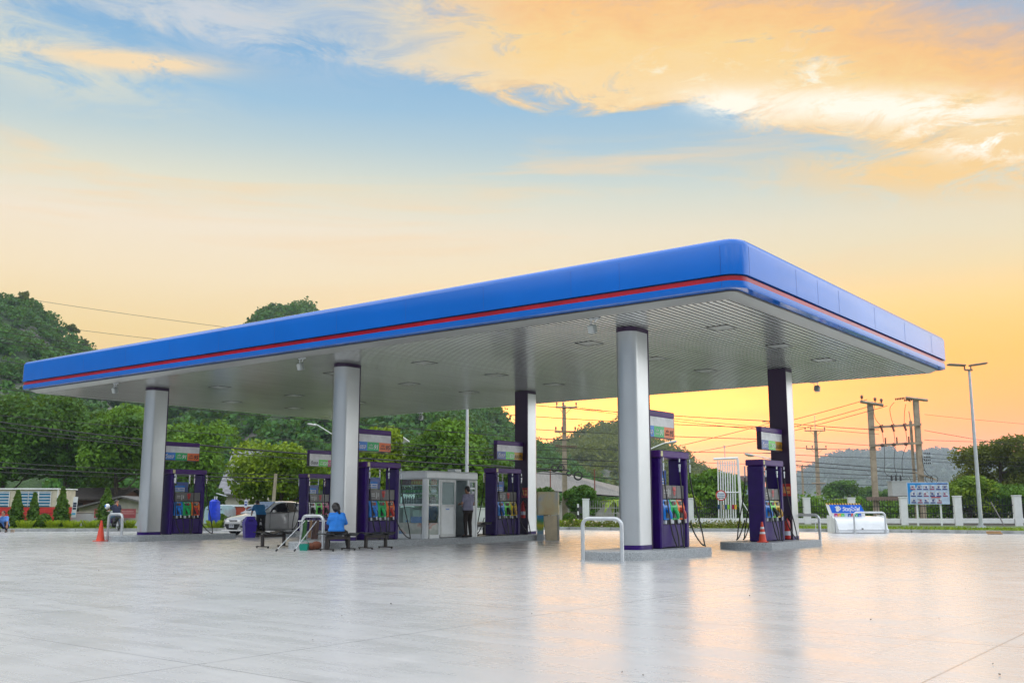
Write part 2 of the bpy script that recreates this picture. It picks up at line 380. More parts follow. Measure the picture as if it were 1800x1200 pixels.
sdir = FW * math.cos(math.radians(SUN_AZ)) * math.cos(math.radians(SUN_EL)) + RT * math.sin(math.radians(SUN_AZ)) * math.cos(math.radians(SUN_EL)) + Vector((0, 0, math.sin(math.radians(SUN_EL))))
so.rotation_euler = sdir.to_track_quat('Z', 'Y').to_euler()
vs_ = SC.view_settings; vs_.view_transform = 'Standard'; vs_.look = 'None'; vs_.exposure = 0.0; vs_.gamma = 1
SC.cycles.use_denoising = True; SC.cycles.max_bounces = 5; SC.cycles.diffuse_bounces = 4; SC.cycles.transparent_max_bounces = 16; SC.cycles.sample_clamp_indirect = 6

# ------------------------------------------------------------------ ground
KERB = [(-900, 50), (-200, 50), (300, 51), (700, 53.5), (1000, 54.5), (1230, 50.8), (1450, 50), (1600, 48.3), (1800, 45.6), (2100, 42), (2900, 38)]
kp = [L(x, d) for x, d in KERB]
def forecourt_mat():
    m, t, b = new_mat('polished_concrete')
    o = t.n('ShaderNodeTexCoord').outputs['Object']; sp = t.n('ShaderNodeSeparateXYZ'); t.put(sp.inputs[0], o)
    big = t.noise(o, .16, 4, .6, .3); mid = t.noise(o, 1.1, 6, .62, .6); fine = t.noise(o, 9, 5, .65)
    sweep = t.noise(t.mapv(o, (.35, 2.6, 1), (0, 0, YAW + .15)), 1.3, 6, .65, .7)     # broom marks across the slab
    f = t.m('ADD', t.m('MULTIPLY', big, .35), t.m('ADD', t.m('MULTIPLY', mid, .2), t.m('ADD', t.m('MULTIPLY', fine, .04), t.m('MULTIPLY', sweep, .35))))
    col = t.ramp(f, [(.3, (.41, .405, .40)), (.48, (.465, .46, .455)), (.62, (.50, .495, .488))])
    stain = t.smooth(t.noise(t.mapv(o, (.5, 1.6, 1), (0, 0, YAW)), .55, 6, .7, 1.2), .6, .78)
    col = t.mix(t.m('MULTIPLY', stain, .35), col, (.24, .24, .245))
    drip = t.m('MULTIPLY', t.smooth(t.noise(o, 5.5, 2, .5), .735, .78), t.smooth(t.noise(o, .3, 2), .5, .62))
    col = t.mix(t.m('MULTIPLY', drip, .55), col, (.12, .12, .12))
    tv = t.n('ShaderNodeCombineXYZ'); t.put(tv.inputs[0], t.m('ADD', sp.outputs[0], t.m('MULTIPLY', t.m('SINE', t.m('MULTIPLY', sp.outputs[1], .17)), 1.6)))
    tyre = t.m('MULTIPLY', t.smooth(t.noise(t.mapv(tv.outputs[0], (1.9, 1, 1)), 1.0, 3, .6), .6, .68), t.smooth(t.noise(t.mapv(o, (1, .12, 1)), .5, 3), .48, .62))
    col = t.mix(t.m('MULTIPLY', tyre, .22), col, (.22, .22, .225))
    # saw-cut joints every few metres
    def joint(v, off, pitch, w):
        q = t.m('ABSOLUTE', t.m('SUBTRACT', t.m('WRAP', t.m('SUBTRACT', v, off), pitch / 2, -pitch / 2), 0))
        return t.m('SUBTRACT', 1, t.smooth(q, w * .55, w))
    wob = t.m('MULTIPLY', t.m('SUBTRACT', t.noise(o, 3, 2), .5), .01)
    j = t.m('MAXIMUM', joint(t.m('ADD', sp.outputs[0], wob), -2.15, 4.75, .012), joint(t.m('ADD', sp.outputs[1], wob), 4.9, 5.0, .010))
    jf = t.m('MULTIPLY', j, .6)
    col = t.mix(jf, col, (.11, .11, .115))
    t.put(b.inputs['Base Color'], col)
    ro = t.m('ADD', .1, t.m('ADD', t.m('MULTIPLY', sweep, .2), t.m('MULTIPLY', mid, .16)))
    t.put(b.inputs['Roughness'], t.m('ADD', ro, t.m('MULTIPLY', stain, .12), clamp=True))
    b.inputs['Specular IOR Level'].default_value = .75
    bn = t.n('ShaderNodeBump'); bn.inputs['Strength'].default_value = .045; bn.inputs['Distance'].default_value = .02
    h = t.m('SUBTRACT', t.m('ADD', t.m('MULTIPLY', sweep, .7), t.m('MULTIPLY', mid, .35)), t.m('MULTIPLY', j, 2.4))
    t.put(bn.inputs['Height'], h); t.put(b.inputs['Normal'], bn.outputs[0]); return m
fc = MB(); poly = [p.copy() for p in kp] + [Vector((70, 20, 0)), Vector((70, -50, 0)), Vector((-120, -50, 0))]
fc.add([(p.x, p.y, 0) for p in poly], [tuple(range(len(poly)))])
obj('forecourt_pavement', fc, forecourt_mat(), kind='structure')
M['grass'] = mat('grass_ground', (.075, .12, .022), .85, 0, var=.5, scale=1.2, bump=.6, bscale=14)
M['dirt'] = mat('far_ground', (.1, .11, .05), .9, 0, var=.4, scale=.1)
gb = MB(); gb.add([(-2400, -2400, -.03), (2400, -2400, -.03), (2400, 2400, -.03), (-2400, 2400, -.03)], [(0, 1, 2, 3)]); obj('ground', gb, M['dirt'], kind='structure')
def offset_line(pts, k): return [p + FW * k for p in pts]
vb = MB(); a = offset_line(kp, .17); bb = offset_line(kp, 16)
for i in range(len(a) - 1): vb.add([(*a[i][:2], .11), (*a[i + 1][:2], .11), (*bb[i + 1][:2], .13), (*bb[i][:2], .13)], [(0, 1, 2, 3)])
obj('grass_verge', vb, M['grass'], kind='structure')
M['kerb'] = mat('kerb_concrete', (.34, .35, .34), .75, 0, var=.25, scale=1.5, bump=.2)
kb = MB(); p0, p1 = kp, offset_line(kp, .17)
for i in range(len(kp) - 1):
    n = max(1, int((kp[i + 1] - kp[i]).length / 2))
    for j in range(n):
        q = [p0[i].lerp(p0[i + 1], (j + e) / n) for e in (.006, .994)] + [p1[i].lerp(p1[i + 1], (j + e) / n) for e in (.994, .006)]
        kb.prism([(v.x, v.y) for v in q], -.02, .15)
obj('kerb', kb, M['kerb'], kind='structure')

# ------------------------------------------------------------------ canopy
XR, YF, XL, YB = -8.544, 18.925, -39.24, 35.366
ZB, ZT = 5.78, 6.87
CX1 = [-12.352, -22.73, -33.108]      # right-hand face of each row of columns
YFR, YBK = 21.656, 30.502             # rear of the front columns / front of the back columns
SOF = 5.65
canopy = thing('canopy', 'large flat blue-edged canopy with red stripe and slatted ceiling on six silver columns', 'canopy', (0, 0, 0))
def outline(inset, r, seg=7):
    x0, x1, y0, y1 = XL + inset, XR - inset, YF + inset, YB - inset; pts = []
    for cx, cy, a in ((x1 - r, y0 + r, -90), (x1 - r, y1 - r, 0), (x0 + r, y1 - r, 90), (x0 + r, y0 + r, 180)):
        for k in range(seg + 1):
            t = math.radians(a + 90 * k / seg); pts.append((cx + r * math.cos(t), cy + r * math.sin(t)))
    return pts
def ringsz(prof, r=.46):  # prof: (inset, z)
    return [[(x, y, z) for x, y in outline(i, max(.02, r - i))] for i, z in prof]
def panelled(name, prof, m, seam=True):
    """a fascia band; thin gaps between the panels are real slits"""
    mb = MB(); mb.loft(ringsz(prof), 0, True, False, True); return obj(name, mb, m, canopy)
panelled('fascia_panel', [(.14, 6.07), (.0, 6.07), (.0, 6.1), (0, ZT - .16), (.02, ZT - .09), (.06, ZT - .035), (.12, ZT - .008), (.2, ZT), (1.2, ZT)], M['blue'])
MSE = mat('seam_shadow_gap', (.0, .05, .28), .5)
for x in (-8.99, -11.49, -12.82, -15.48, -18.17, -20.88, -23.6, -26.34, -29.03, -31.66, -34.43, -37.41):
    s_ = MB(); s_.box(x - .004, x + .004, YF - .0015, YF + .01, 6.08, ZT - .17); obj('panel_seam', s_, MSE, canopy)
    s_ = MB(); s_.box(x - .004, x + .004, YF + .0265, YF + .05, ZB + .02, 5.935); obj('panel_seam', s_, MSE, canopy)
for y in (19.39, 22.0, 23.37, 24.84, 27.67, 30.46, 33.34):
    s_ = MB(); s_.box(XR - .01, XR + .002, y - .006, y + .006, 6.08, ZT - .17); obj('panel_seam', s_, MSE, canopy)
panelled('shadow_gap', [(.12, 6.075), (.14, 6.05)], mat('dark_gap', (.02, .008, .03), .5))
M['stripe'] = M['red']
panelled('red_stripe', [(.13, 6.045), (.05, 6.045), (.04, 5.94), (.12, 5.94)], M['red'])
panelled('lower_fascia', [(.12, 5.936), (.03, 5.936), (.025, ZB + .01), (.03, ZB), (.24, ZB - .004)], M['blue'])
panelled('dark_edge_line', [(.241, ZB - .004), (.243, ZB - .03), (.29, ZB - .032)], M['dgrey'])
panelled('edge_trim', [(.291, ZB - .03), (.5, SOF + .004), (.585, SOF + .004)], mat('edge_trim_metal', (.44, .45, .42), .35, .3, var=.06, scale=.6))
def soffit_mat():
    m, t, b = new_mat('soffit_metal_strip')
    o = t.n('ShaderNodeTexCoord').outputs['Object']
    a = t.n('ShaderNodeAttribute', attribute_name='tint').outputs['Fac']
    nz = t.noise(o, .5, 3, .5)
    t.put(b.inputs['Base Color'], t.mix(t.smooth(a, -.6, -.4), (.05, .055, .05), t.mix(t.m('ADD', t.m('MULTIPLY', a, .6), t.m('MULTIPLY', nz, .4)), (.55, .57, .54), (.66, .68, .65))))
    b.inputs['Metallic'].default_value = .35
    t.put(b.inputs['Roughness'], t.m('ADD', .14, t.m('MULTIPLY', nz, .1))); return m
V = []; F = []; T = []
x = XL + .58; pw = .165
while x < XR - .6:
    k = len(V); x1 = min(x + pw, XR - .58)
    y0, y1 = YF + .58, YB - .58; pr = [(0, .017), (.002, .008), (.016, .0), (.118, .002), (.123, .014), (.165, .017)]
    for yy in (y0, y1): V += [(min(x + a, x1), yy, SOF + h) for a, h in pr]
    for i in range(5): F.append((k + i, k + i + 1, k + 6 + i + 1, k + 6 + i)); T.append(rnd.random() if i < 3 else -1.)  # groove faces tinted dark so the gaps between strips read as shaded
    x += pw
np_obj('soffit', np.array(V), np.array(F), soffit_mat(), T, parent=canopy)
rb = MB(); rb.box(XL + .57, XR - .57, YF + .57, YB - .57, SOF + .04, ZT - .05); obj('roof_deck', rb, mat('roof_sheet', (.05, .05, .05), .6), canopy)
dl0 = None
M['lens'] = mat('frosted_lamp_lens', (.62, .64, .62), .25, 0, coat=.3)
for x in (-10.75, -14.7, -20.85, -24.9, -31.25, -35.3):
    for y in (22.6, 26.2, 29.6):
        if dl0 is None:
            mb = MB(); mb.box(-.3, .3, -.3, -.275, -.012, .02); mb.box(-.3, .3, .275, .3, -.012, .02); mb.box(-.3, -.275, -.275, .275, -.012, .02); mb.box(.275, .3, -.275, .275, -.012, .02)
            dl0 = obj('downlight', mb, M['dgrey'], canopy, loc=(x, y, SOF))
            ln = MB(); ln.box(-.27, .27, -.27, .27, -.006, .01); ln.box(-.02, .02, -.27, .27, -.012, -.0065); obj('lens', ln, M['lens'], dl0)
        else: dup(dl0, loc=(x, y, SOF))
# columns: rounded silver cladding, flat purple face towards the pump
CW, CL = .588, .60
def column(i, back):
    x1 = CX1[i]; x0 = x1 - CW; s = 1 if back else -1; yf = YBK if back else YFR
    # outline: flat at yf, rounded at yf + s*CL*1.45
    pts = []; r = CW / 2; ye = yf + s * (CL + .12)
    N = 14
    arc = [(x0 + r - r * math.cos(PI * k / N), ye - s * r * .78 + s * r * .78 * math.sin(PI * k / N)) for k in range(N + 1)]
    pts = [(x0, yf + s * .012)] + arc + [(x1, yf + s * .012)]
    mb = MB(); mb.prism(pts, .31, SOF - .12, 'z', 0, None, True)
    c = obj('column', mb, M['silver'], canopy)
    inn = [(x0 + (px_ - x0 - r) * 0 + (px_ - (x0 + r)) * .995 + r, py) for px_, py in pts]
    bp = MB(); bp.prism(pts, .2, .308); obj('base_band', bp, M['purple'], c); bp = MB(); bp.prism(pts, SOF - .118, SOF - .01); obj('top_band', bp, M['purple_dark'], c)
    pb = MB(); pb.box(x0 - .012, x1 + .012, yf - s * .03, yf + s * .012, .2, SOF - .015, 0, .008); obj('back_panel', pb, M['purple_dark'], c)
    return c
for i in range(3):
    for b_ in (False, True): column(i, b_)

# ------------------------------------------------------------------ islands
def island(i, y0, y1, nose0, nose1, label):
    x1 = CX1[i] + .56; x0 = x1 - 1.62; n = 12; pts = []
    # bottom edge (towards viewer) then right, top, left
    for k in range(n + 1):
        u = k / n; pts.append((x0 + (x1 - x0) * u, y0 - nose0 * math.sin(PI * u) ** .8 if nose0 else y0))
        if not nose0 and k == 0: pass
    for k in range(n + 1):
        u = 1 - k / n; pts.append((x0 + (x1 - x0) * u, y1 + (nose1 * math.sin(PI * u) ** .8 if nose1 else 0)))
    mb = MB(); mb.prism(pts, -.01, .185); ins = [((p[0] - (x0 + x1) / 2) * .985 + (x0 + x1) / 2, (p[1] - (y0 + y1) / 2) * .995 + (y0 + y1) / 2) for p in pts]
    k = len(pts); mb.loft([[(*p, .185) for p in pts], [(*p, .2) for p in ins]], 0, True, False, False); mb.add([(*p, .2) for p in ins], [tuple(range(k))])
    return obj('pump_island', mb, M['granite'], label=label, cat='pump island')
island(0, 20.2, 23.72, .55, 0, 'grey granite island under the nearest column and pump, rounded nose towards the viewer')
island(0, 27.55, 31.4, .45, 0, 'short grey granite island carrying the pump with a traffic cone on it')
island(1, 20.0, 30.9, .55, .3, 'long grey granite island carrying the glass kiosk between two pumps')
island(2, 20.4, 24.6, .55, 0, 'grey granite island under the leftmost column, a cone and a hoop at its nose')
island(2, 27.6, 31.4, .4, .3, 'grey granite island behind the bench hoop, beside the parked white car')

# ------------------------------------------------------------------ pumps
def hose_path(y0, z0, y1, z1, out=.12, low=.06, x0=.03, side=0.):
    """hangs from a fitting, loops near the kerb and climbs to the nozzle"""
    P = [(x0, y0, z0), (x0 + .02, y0 + .005, z0 - .3)]
    ya, yb = y0 + .02 * (1 if y1 > y0 else -1), y1
    pts = [(x0 + .03 + out * .3, y0 + side * .2, z0 * .55), (x0 + out * .8, y0 + side * .55, .45), (x0 + out, y0 + (y1 - y0) * .3 + side, low + .03), (x0 + out * 1.15, (y0 + y1) / 2 + side, low), (x0 + out, y0 + (y1 - y0) * .75 + side * .8, low + .06), (x0 + out * .8, y1 + side * .3, .34), (x0 + out * .5, y1, z1)]
    return spline(P + pts, 5)
def spline(pts, k=4):
    P = [Vector(p) for p in pts]; out = []
    for i in range(len(P) - 1):
        a, b, c, d = P[max(i - 1, 0)], P[i], P[i + 1], P[min(i + 2, len(P) - 1)]
        for j in range(k):
            t = j / k; out.append(.5 * ((2 * b) + (c - a) * t + (2 * a - 5 * b + 4 * c - d) * t * t + (3 * b - a - 3 * c + d) * t ** 3))
    return out + [P[-1]]
PL = 1.5   # pump length
def pump(i, y0, label, cols, noz):
    root = thing('fuel_pump', label, 'fuel pump', (CX1[i] + .1, y0, .2), 0, 'purple fuel pumps under the canopy')
    for ya in (0, PL - .16):
        mb = MB(); mb.box(-.5, 0, ya, ya + .16, 0, 2.24, 0, .03)
        sp_ = obj('side_panel', mb, M['purple'], root)
        ln = MB(); ys = ya - .002 if ya == 0 else ya + .16
        ln.box(-.48, -.02, ys - .002, ys + .002, 1.06, 1.068); obj('panel_joint', ln, M['purple_dark'], sp_)
    mb = MB(); mb.box(-.53, .035, -.03, PL + .03, 2.242, 2.42, 0, .02); obj('top_bar', mb, M['purple_light'], root)
    st = MB(); st.box(.036, .04, .02, .12, 2.27, 2.4); obj('sticker', st, mat('pale_yellow_sticker', (.65, .6, .3), .5), root)
    mb = MB(); mb.box(-.46, -.1, .162, PL - .162, .02, 1.2); mb.box(-.44, -.16, .162, PL - .162, 1.2, 1.56); obj('inner_cabinet', mb, M['black'], root)
    mb = MB(); mb.box(-.098, -.04, .2, PL - .164, .03, .58, 0, .012); obj('lower_panel', mb, M['purple'], root)
    # display with readouts
    mb = MB()
    mb.box(-.158, -.05, .24, .70, 1.225, 1.56, 0, .01); mb.box(-.158, -.05, .705, .95, 1.225, 1.56, 0, .01); mb.box(-.158, -.05, .955, PL - .165, 1.225, 1.56, 0, .01)
    dp = obj('display_panel', mb, mat('grey_display_panel', (.13, .12, .11), .35, 0, coat=.2), root)
    rd = MB(); rd.box(-.05, -.044, .30, .45, 1.41, 1.44); rd.box(-.05, -.044, .30, .45, 1.35, 1.375); rd.box(-.05, -.044, .5, .53, 1.28, 1.47); rd.box(-.05, -.044, .57, .6, 1.33, 1.45); obj('readout', rd, mat('pale_grey_readout', (.45, .46, .44), .4), dp)
    lg = MB()
    for (a, b2, z0, z1) in ((.75, .9, 1.42, 1.52), (.77, .88, 1.34, 1.4), (.8, .85, 1.3, 1.335)): lg.box(-.05, -.044, a, b2, z0, z1, 0, .002)
    lg.sphere((-.046, .825, 1.45), (.006, .06, .05), 10); obj('emblem', lg, M['red_paint'], dp)
    # nozzle bays, tops leaning back
    w = (PL - .20 - .18) / 3
    for k in range(3):
        ya = .215 + k * w; yb = ya + w - .012
        mb = MB()
        prof = [(-.098, .70), (-.03, .70), (-.03, 1.02), (-.085, 1.2), (-.098, 1.2)]
        mb.prism(prof, ya, yb, 'y')
        np_ = obj('nozzle_bay', mb, M[cols[k]], root)
        mb = MB(); yc = (ya + yb) / 2
        A = Vector((-.052, yc, 1.105)); mb.box(-.07, -.046, yc - .1, yc + .1, 1.06, 1.16, 0, .004, Matrix.Translation((.01, 0, 0)))
        mb.box(-.04, -.024, yc - .07, yc + .1, .74, 1.0, 0, .004); obj('holster', mb, M['dgrey'], np_)
        mb = MB(); mb.sphere((-.036, yc + .05, 1.11), (.014, .035, .035), 8); obj('badge', mb, M['red_paint'] if k != 2 else mat('badge_white', (.75, .6, .4), .4), np_)
        tx = MB(); tx.merge(text_mb(('ดีเซล', 'โซฮอล์ 91', 'โซฮอล์ 95')[k], .075, Matrix.Translation((-.052, yc, 1.165)) @ Matrix.Rotation(math.radians(-17), 4, 'Y') @ face_px(0, 0, 0)))
        obj('lettering', tx, M['white'], np_)
        mb = MB()   # nozzle: grip, spout in the holster, guard
        mb.tube([(-.03, yc - .02, .98), (.02, yc - .01, .93), (.05, yc + .02, .84), (.06, yc + .04, .72)], [.035, .055, .05, .03], 8)
        nz = obj('nozzle', mb, M[noz[k]], root)
        g2 = MB(); g2.tube([(.05, yc + .04, .74), (.09, yc + .07, .76), (.1, yc + .06, .86), (.06, yc + .03, .92)], .012, 6); g2.tube([(-.03, yc - .02, .98), (-.08, yc - .03, 1.03)], .02, 6); obj('guard', g2, M['black'], nz)
        t2 = MB(); t2.tube([(.06, yc + .04, .72), (.06, yc + .05, .62)], .024, 8); obj('swivel', t2, M['white'], nz)
        tg = MB(); tg.box(-.095, -.03, yc - .1, yc - .03, .6, .69, 0, .004); obj('tag', tg, M['paper'], root)
        # hose from the top bar
        hy = (.10, .95, PL + .0)[k]; hp = hose_path(hy, 1.95, yc + .05, .63, (.2, .12, .26)[k], (.05, .03, .04)[k], .05, (.12, -.05, .3)[k])
        hb = MB(); hb.tube(hp, .018, 7); h = obj('hose', hb, M['rubber'], root)
        cb = MB(); cb.tube([(.05, hy, 2.24), (.05, hy, 2.15)], .02, 8); cb.tube([(.05, hy, 2.1), (.05, hy, 2.02)], .03, 8); cb.tube([(.052, hy, 2.02), (.052, hy, 1.9)], .022, 8); obj('coupling', cb, M['chrome'], h)
        # far-side hose
        hp = [(-.54 - (p[0] - .03) - .05, p[1], p[2]) for p in hose_path((.1, .6, 1.2)[k], 1.95, (.3, .75, 1.25)[k], .63, .3, .05, .05, -.1)]
        hb = MB(); hb.tube(hp, .018, 6); h = obj('hose', hb, M['rubber'], root)
        cb = MB(); q = hp[0]; cb.tube([(q[0], q[1], 2.24), (q[0], q[1], 1.9)], .024, 8); obj('coupling', cb, M['chrome'], h)
    # leaflets standing on the display
    mb = MB(); mb.box(-.3, -.285, .3, .78, 1.58, 1.82); c = obj('leaflet', mb, M['paper'], root)
    mb = MB(); mb.box(-.284, -.28, .3, .78, 1.74, 1.82); mb.box(-.284, -.28, .34, .5, 1.68, 1.71); mb.box(-.284, -.28, .55, .74, 1.68, 1.71); mb.box(-.284, -.28, .34, .74, 1.61, 1.64); obj('print', mb, M['p_blue'], c)
    mb = MB(); mb.box(-.4, -.36, .5, .98, 1.58, 1.95); obj('poster_board', mb, M['p_slate'], root)
    return root
N1 = ['p_blue', 'p_green', 'red_paint']; N2 = ['p_blue', 'black', 'p_gold']
pump(0, 21.93, 'purple fuel pump beside the nearest column, blue, green and orange nozzle panels', ['p_blue', 'p_green', 'p_orange'], N1)
pump(0, 28.15, 'purple fuel pump behind a traffic cone, with a yellow nozzle', ['p_blue', 'p_lime', 'p_yellow'], N2)
pump(1, 21.93, 'purple fuel pump left of the glass kiosk, behind the empty bench', ['p_blue', 'p_green', 'p_orange'], N1)
pump(1, 28.4, 'purple fuel pump right of the glass kiosk, beside a fire extinguisher', ['p_blue', 'p_lime', 'p_yellow'], N2)
pump(2, 21.93, 'purple fuel pump beside the leftmost column, two bins and a white car behind', ['p_blue', 'p_green', 'p_orange'], N1)
pump(2, 28.5, 'purple fuel pump with white, lime and pink panels in front of the white car', ['p_white', 'p_lime', 'p_pink'], ['black', 'black', 'black'])

# ------------------------------------------------------------------ hanging grade signs
def grade_sign(i, back, label, cols, words):
    x = CX1[i] - CW / 2 + .02; y0 = YFR + .031 if not back else YBK - .031 - 1.62; ln = 1.62
    root = thing('fuel_grade_sign', label, 'fuel sign', (x, y0, 0), 0, 'fuel grade signs on the columns')
    mb = MB(); mb.box(-.09, .09, 0, ln, 3.5, 3.66, 0, .02); obj('top_cap', mb, M['purple_light'], root)
    mb = MB(); mb.box(-.07, .07, .03, ln - .01, 3.26, 3.498); obj('header_band', mb, mat('off_white_band', (.85, .85, .84), .4), root)
    mb = MB(); mb.box(-.075, .075, 0, .028, 2.98, 3.498); mb.box(-.075, .075, ln - .009, ln, 2.98, 3.498); mb.box(-.075, .075, .03, ln - .01, 2.96, 2.978); obj('sign_frame', mb, M['purple_dark'], root)
    w = (ln - .045) / 3
    for k in range(3):
        mb = MB(); mb.box(-.07, .07, .031 + k * w, .031 + (k + 1) * w - .001, 2.98, 3.258); p = obj('grade_panel', mb, M[cols[k]], root)
        big, small, ink = words[k]; t_ = MB(); yc = .031 + (k + .5) * w
        if small:
            t_.merge(text_mb('แก๊ส', .085, face_px(.072, yc - w * .2, 3.155), shear=.15)); t_.merge(text_mb('โซฮอล์', .085, face_px(.072, yc - w * .2, 3.07), shear=.15)); t_.merge(text_mb(big, .2, face_px(.072, yc + w * .23, 3.1), shear=.2, bold=.004))
        else: t_.merge(text_mb(big, .2, face_px(.072, yc, 3.1), shear=.15, bold=.003))
        obj('lettering', t_, M[ink], p)
    return root
A_ = (['p_blue', 'p_green', 'p_orange'], [('ดีเซล', 0, 'white'), ('91', 1, 'white'), ('95', 1, 'ink')])
B_ = (['p_slate', 'p_lime', 'p_gold'], [('ดีเซล', 0, 'white'), ('E20', 1, 'white'), ('เบนซิน', 0, 'ink')])
C_ = (['p_white', 'p_lime', 'p_pink'], [('ดีเซล', 0, 'ink'), ('E20', 1, 'white'), ('E85', 1, 'white')])
grade_sign(0, False, 'green and orange 91 and 95 fuel sign mounted on the nearest column', *A_)
grade_sign(0, True, 'blue, lime and gold fuel sign above the pump with a cone', *B_)
grade_sign(1, False, 'blue, green and orange 91 and 95 fuel sign above the pump left of the kiosk', *A_)
grade_sign(1, True, 'blue, lime and gold fuel sign above the pump right of the kiosk', *B_)
grade_sign(2, False, 'blue, green and orange 91 and 95 fuel sign on the leftmost column', *A_)
grade_sign(2, True, 'white and lime E20 fuel sign above the pump by the white car', *C_)

# ------------------------------------------------------------------ floodlights hung under the canopy edge
fl0 = None
for x, y, rz, lb in ((-12.6, 19.6, 0, 'small grey floodlight under the front canopy edge left of the nearest column'), (-23.1, 19.6, 0, 'small grey floodlight under the middle of the front canopy edge'), (-33.3, 19.6, 0, 'small grey floodlight under the left end of the front canopy edge'), (-32.3, 34.75, PI, 'small grey floodlight under the back canopy edge above the kiosk'), (-13.0, 34.75, PI, 'small grey floodlight under the back canopy edge right of the far column')):
    if fl0 is None:
        fl0 = thing('floodlight', lb, 'floodlight', (x, y, SOF), rz, 'floodlights under the canopy edge')
        mb = MB(); mb.box(-.15, .15, -.02, .02, -.03, 0); mb.tube([(-.1, 0, -.02), (-.11, 0, -.12), (-.1, -.02, -.2)], .015, 6); mb.tube([(.15, 0, -.015), (.05, 0, -.03), (0, 0, -.1)], .012, 6); obj('bracket', mb, M['steel'], fl0)
        mb = MB(); mb.box(-.2, 0, -.1, .06, -.36, -.14, 0, .03, Matrix.Rotation(.25, 4, 'X')); hd = obj('lamp_head', mb, mat('grey_cast_housing', (.3, .32, .3), .45, .3), fl0)
        mb = MB(); mb.box(-.18, -.02, -.104, -.101, -.34, -.16, 0, 0, Matrix.Rotation(.25, 4, 'X')); obj('lens', mb, M['lens'], hd)
    else: dup(fl0, (x, y, SOF), rz, lb)

# ------------------------------------------------------------------ hoop barriers
def hoop(xa, xb, y, label, rot=0, ht=1.0):
    w = xb - xa; r = .045; pts = [(0, 0, 0), (0, 0, ht - .2)]
    for k in range(1, 6): a = PI / 2 * k / 5; pts.append((.16 - .16 * math.cos(a), 0, ht - .2 + .16 * math.sin(a)))
    pts += [(w - p[0], 0, p[2]) for p in pts[::-1]]
    o = thing('hoop_barrier', label, 'hoop barrier', (xa, y, 0), rot, 'steel hoop barriers at the island ends')
    mb = MB(); mb.tube(pts, r, 12); obj('hoop_tube', mb, M['steel'], o)
    for x in (0, w):
        mb = MB(); mb.lathe([(.075, 0), (.075, .012), (.05, .016)], 12, (x, 0, 0)); obj('base_plate', mb, M['steel'], o)
hoop(-12.75, -11.78, 19.2, 'grey steel hoop barrier in front of the nearest column', .12)
hoop(-23.0, -22.1, 19.75, 'grey steel hoop barrier with mop poles leaning on it')
hoop(-33.95, -33.05, 20.05, 'white steel hoop barrier beside the orange cone at the left island')
hoop(-12.85, -11.95, 31.75, 'grey steel hoop barrier behind the far right column')
ec = at(1529, 930, 46.5); hoop(ec.x - .7, ec.x + .75, ec.y, 'white steel hoop barrier in front of the white filling ramp', YAW)

# ------------------------------------------------------------------ extinguishers and their signs
def extinguisher(i, label, x, y, z):
    o = thing('fire_extinguisher', label, 'fire extinguisher', (x, y, z), 0, 'red fire extinguishers')
    mb = MB(); mb.lathe([(.02, 0), (.085, .01), (.09, .05), (.09, .48), (.07, .56), (.03, .6), (.03, .64)], 14); c = obj('cylinder', mb, M['red_paint'], o)
    mb = MB(); mb.lathe([(.091, .12), (.092, .13), (.092, .24), (.091, .25)], 14); obj('label_band', mb, M['paper'], c)
    mb = MB(); mb.box(-.03, .03, -.03, .03, .64, .69); mb.box(-.02, .14, -.015, .015, .69, .72); mb.box(-.02, .12, -.015, .015, .66, .675); obj('valve', mb, M['black'], o)
    mb = MB(); mb.tube(spline([(.03, 0, .66), (.12, .02, .6), (.13, .03, .4), (.11, .02, .15)], 4), .014, 6); obj('hose', mb, M['rubber'], o)
extinguisher(1, 'red fire extinguisher hanging on the purple column right of the kiosk', CX1[1] - .12, YBK - .14, .8)
extinguisher(0, 'red fire extinguisher with white band beside the pump with the cone', CX1[0] - .1, YBK - .16, .22)
for i in (0, 1):
    o = thing('extinguisher_sign', ('small red sign on the far right purple column' if i == 0 else 'small red sign on the purple column above the hanging extinguisher'), 'safety sign', (CX1[i] - .12, YBK - .034, 1.75))
    mb = MB(); mb.box(-.14, .14, -.006, .003, -.19, .19); obj('sign_plate', mb, M['red_paint'], o)
    mb = MB(); mb.box(-.11, -.03, -.009, -.0065, -.1, .1); mb.box(0, .11, -.009, -.0065, .02, .1); mb.box(0, .11, -.009, -.0065, -.12, -.02); obj('pictogram', mb, mat('orange_print', (.8, .35, .1), .5), o)
# ------------------------------------------------------------------ kiosk
KX1, KX0, KY0, KY1, KZ = -22.28, -23.55, 24.3, 26.95, .2
kio = thing('kiosk', 'small glazed aluminium kiosk on the long island, shelves of bottles behind its glass', 'kiosk', ((KX0 + KX1) / 2, (KY0 + KY1) / 2, KZ))
ox, oy = (KX0 + KX1) / 2, (KY0 + KY1) / 2
X1, X0, Y0, Y1 = KX1 - ox, KX0 - ox, KY0 - oy, KY1 - oy
H_ = 2.2
mb = MB()
mb.lathe([(.11, 0), (.11, H_ - .28)], 16, (X1 - .11, Y0 + .11, 0))
mb.box(X0, X0 + .07, Y0, Y0 + .07, 0, H_ - .28); mb.box(X0, X0 + .07, Y1 - .07, Y1, 0, H_ - .28); mb.box(X1 - .07, X1, Y1 - .07, Y1, 0, H_ - .28)
mb.box(X0 + .07, X1 - .2, Y0, Y0 + .05, 0, .14); mb.box(X0, X0 + .05, Y0 + .07, Y1 - .07, 0, .1)
mb.box(X1 - .06, X1 - .005, Y0 + .22, Y0 + .70, 0, .12); mb.box(X1 - .06, X1 - .005, Y0 + .66, Y0 + .73, .12, H_ - .28)
mb.box(X1 - .06, X1 - .004, Y0 + 2.14, Y0 + 2.2, 0, H_ - .28)
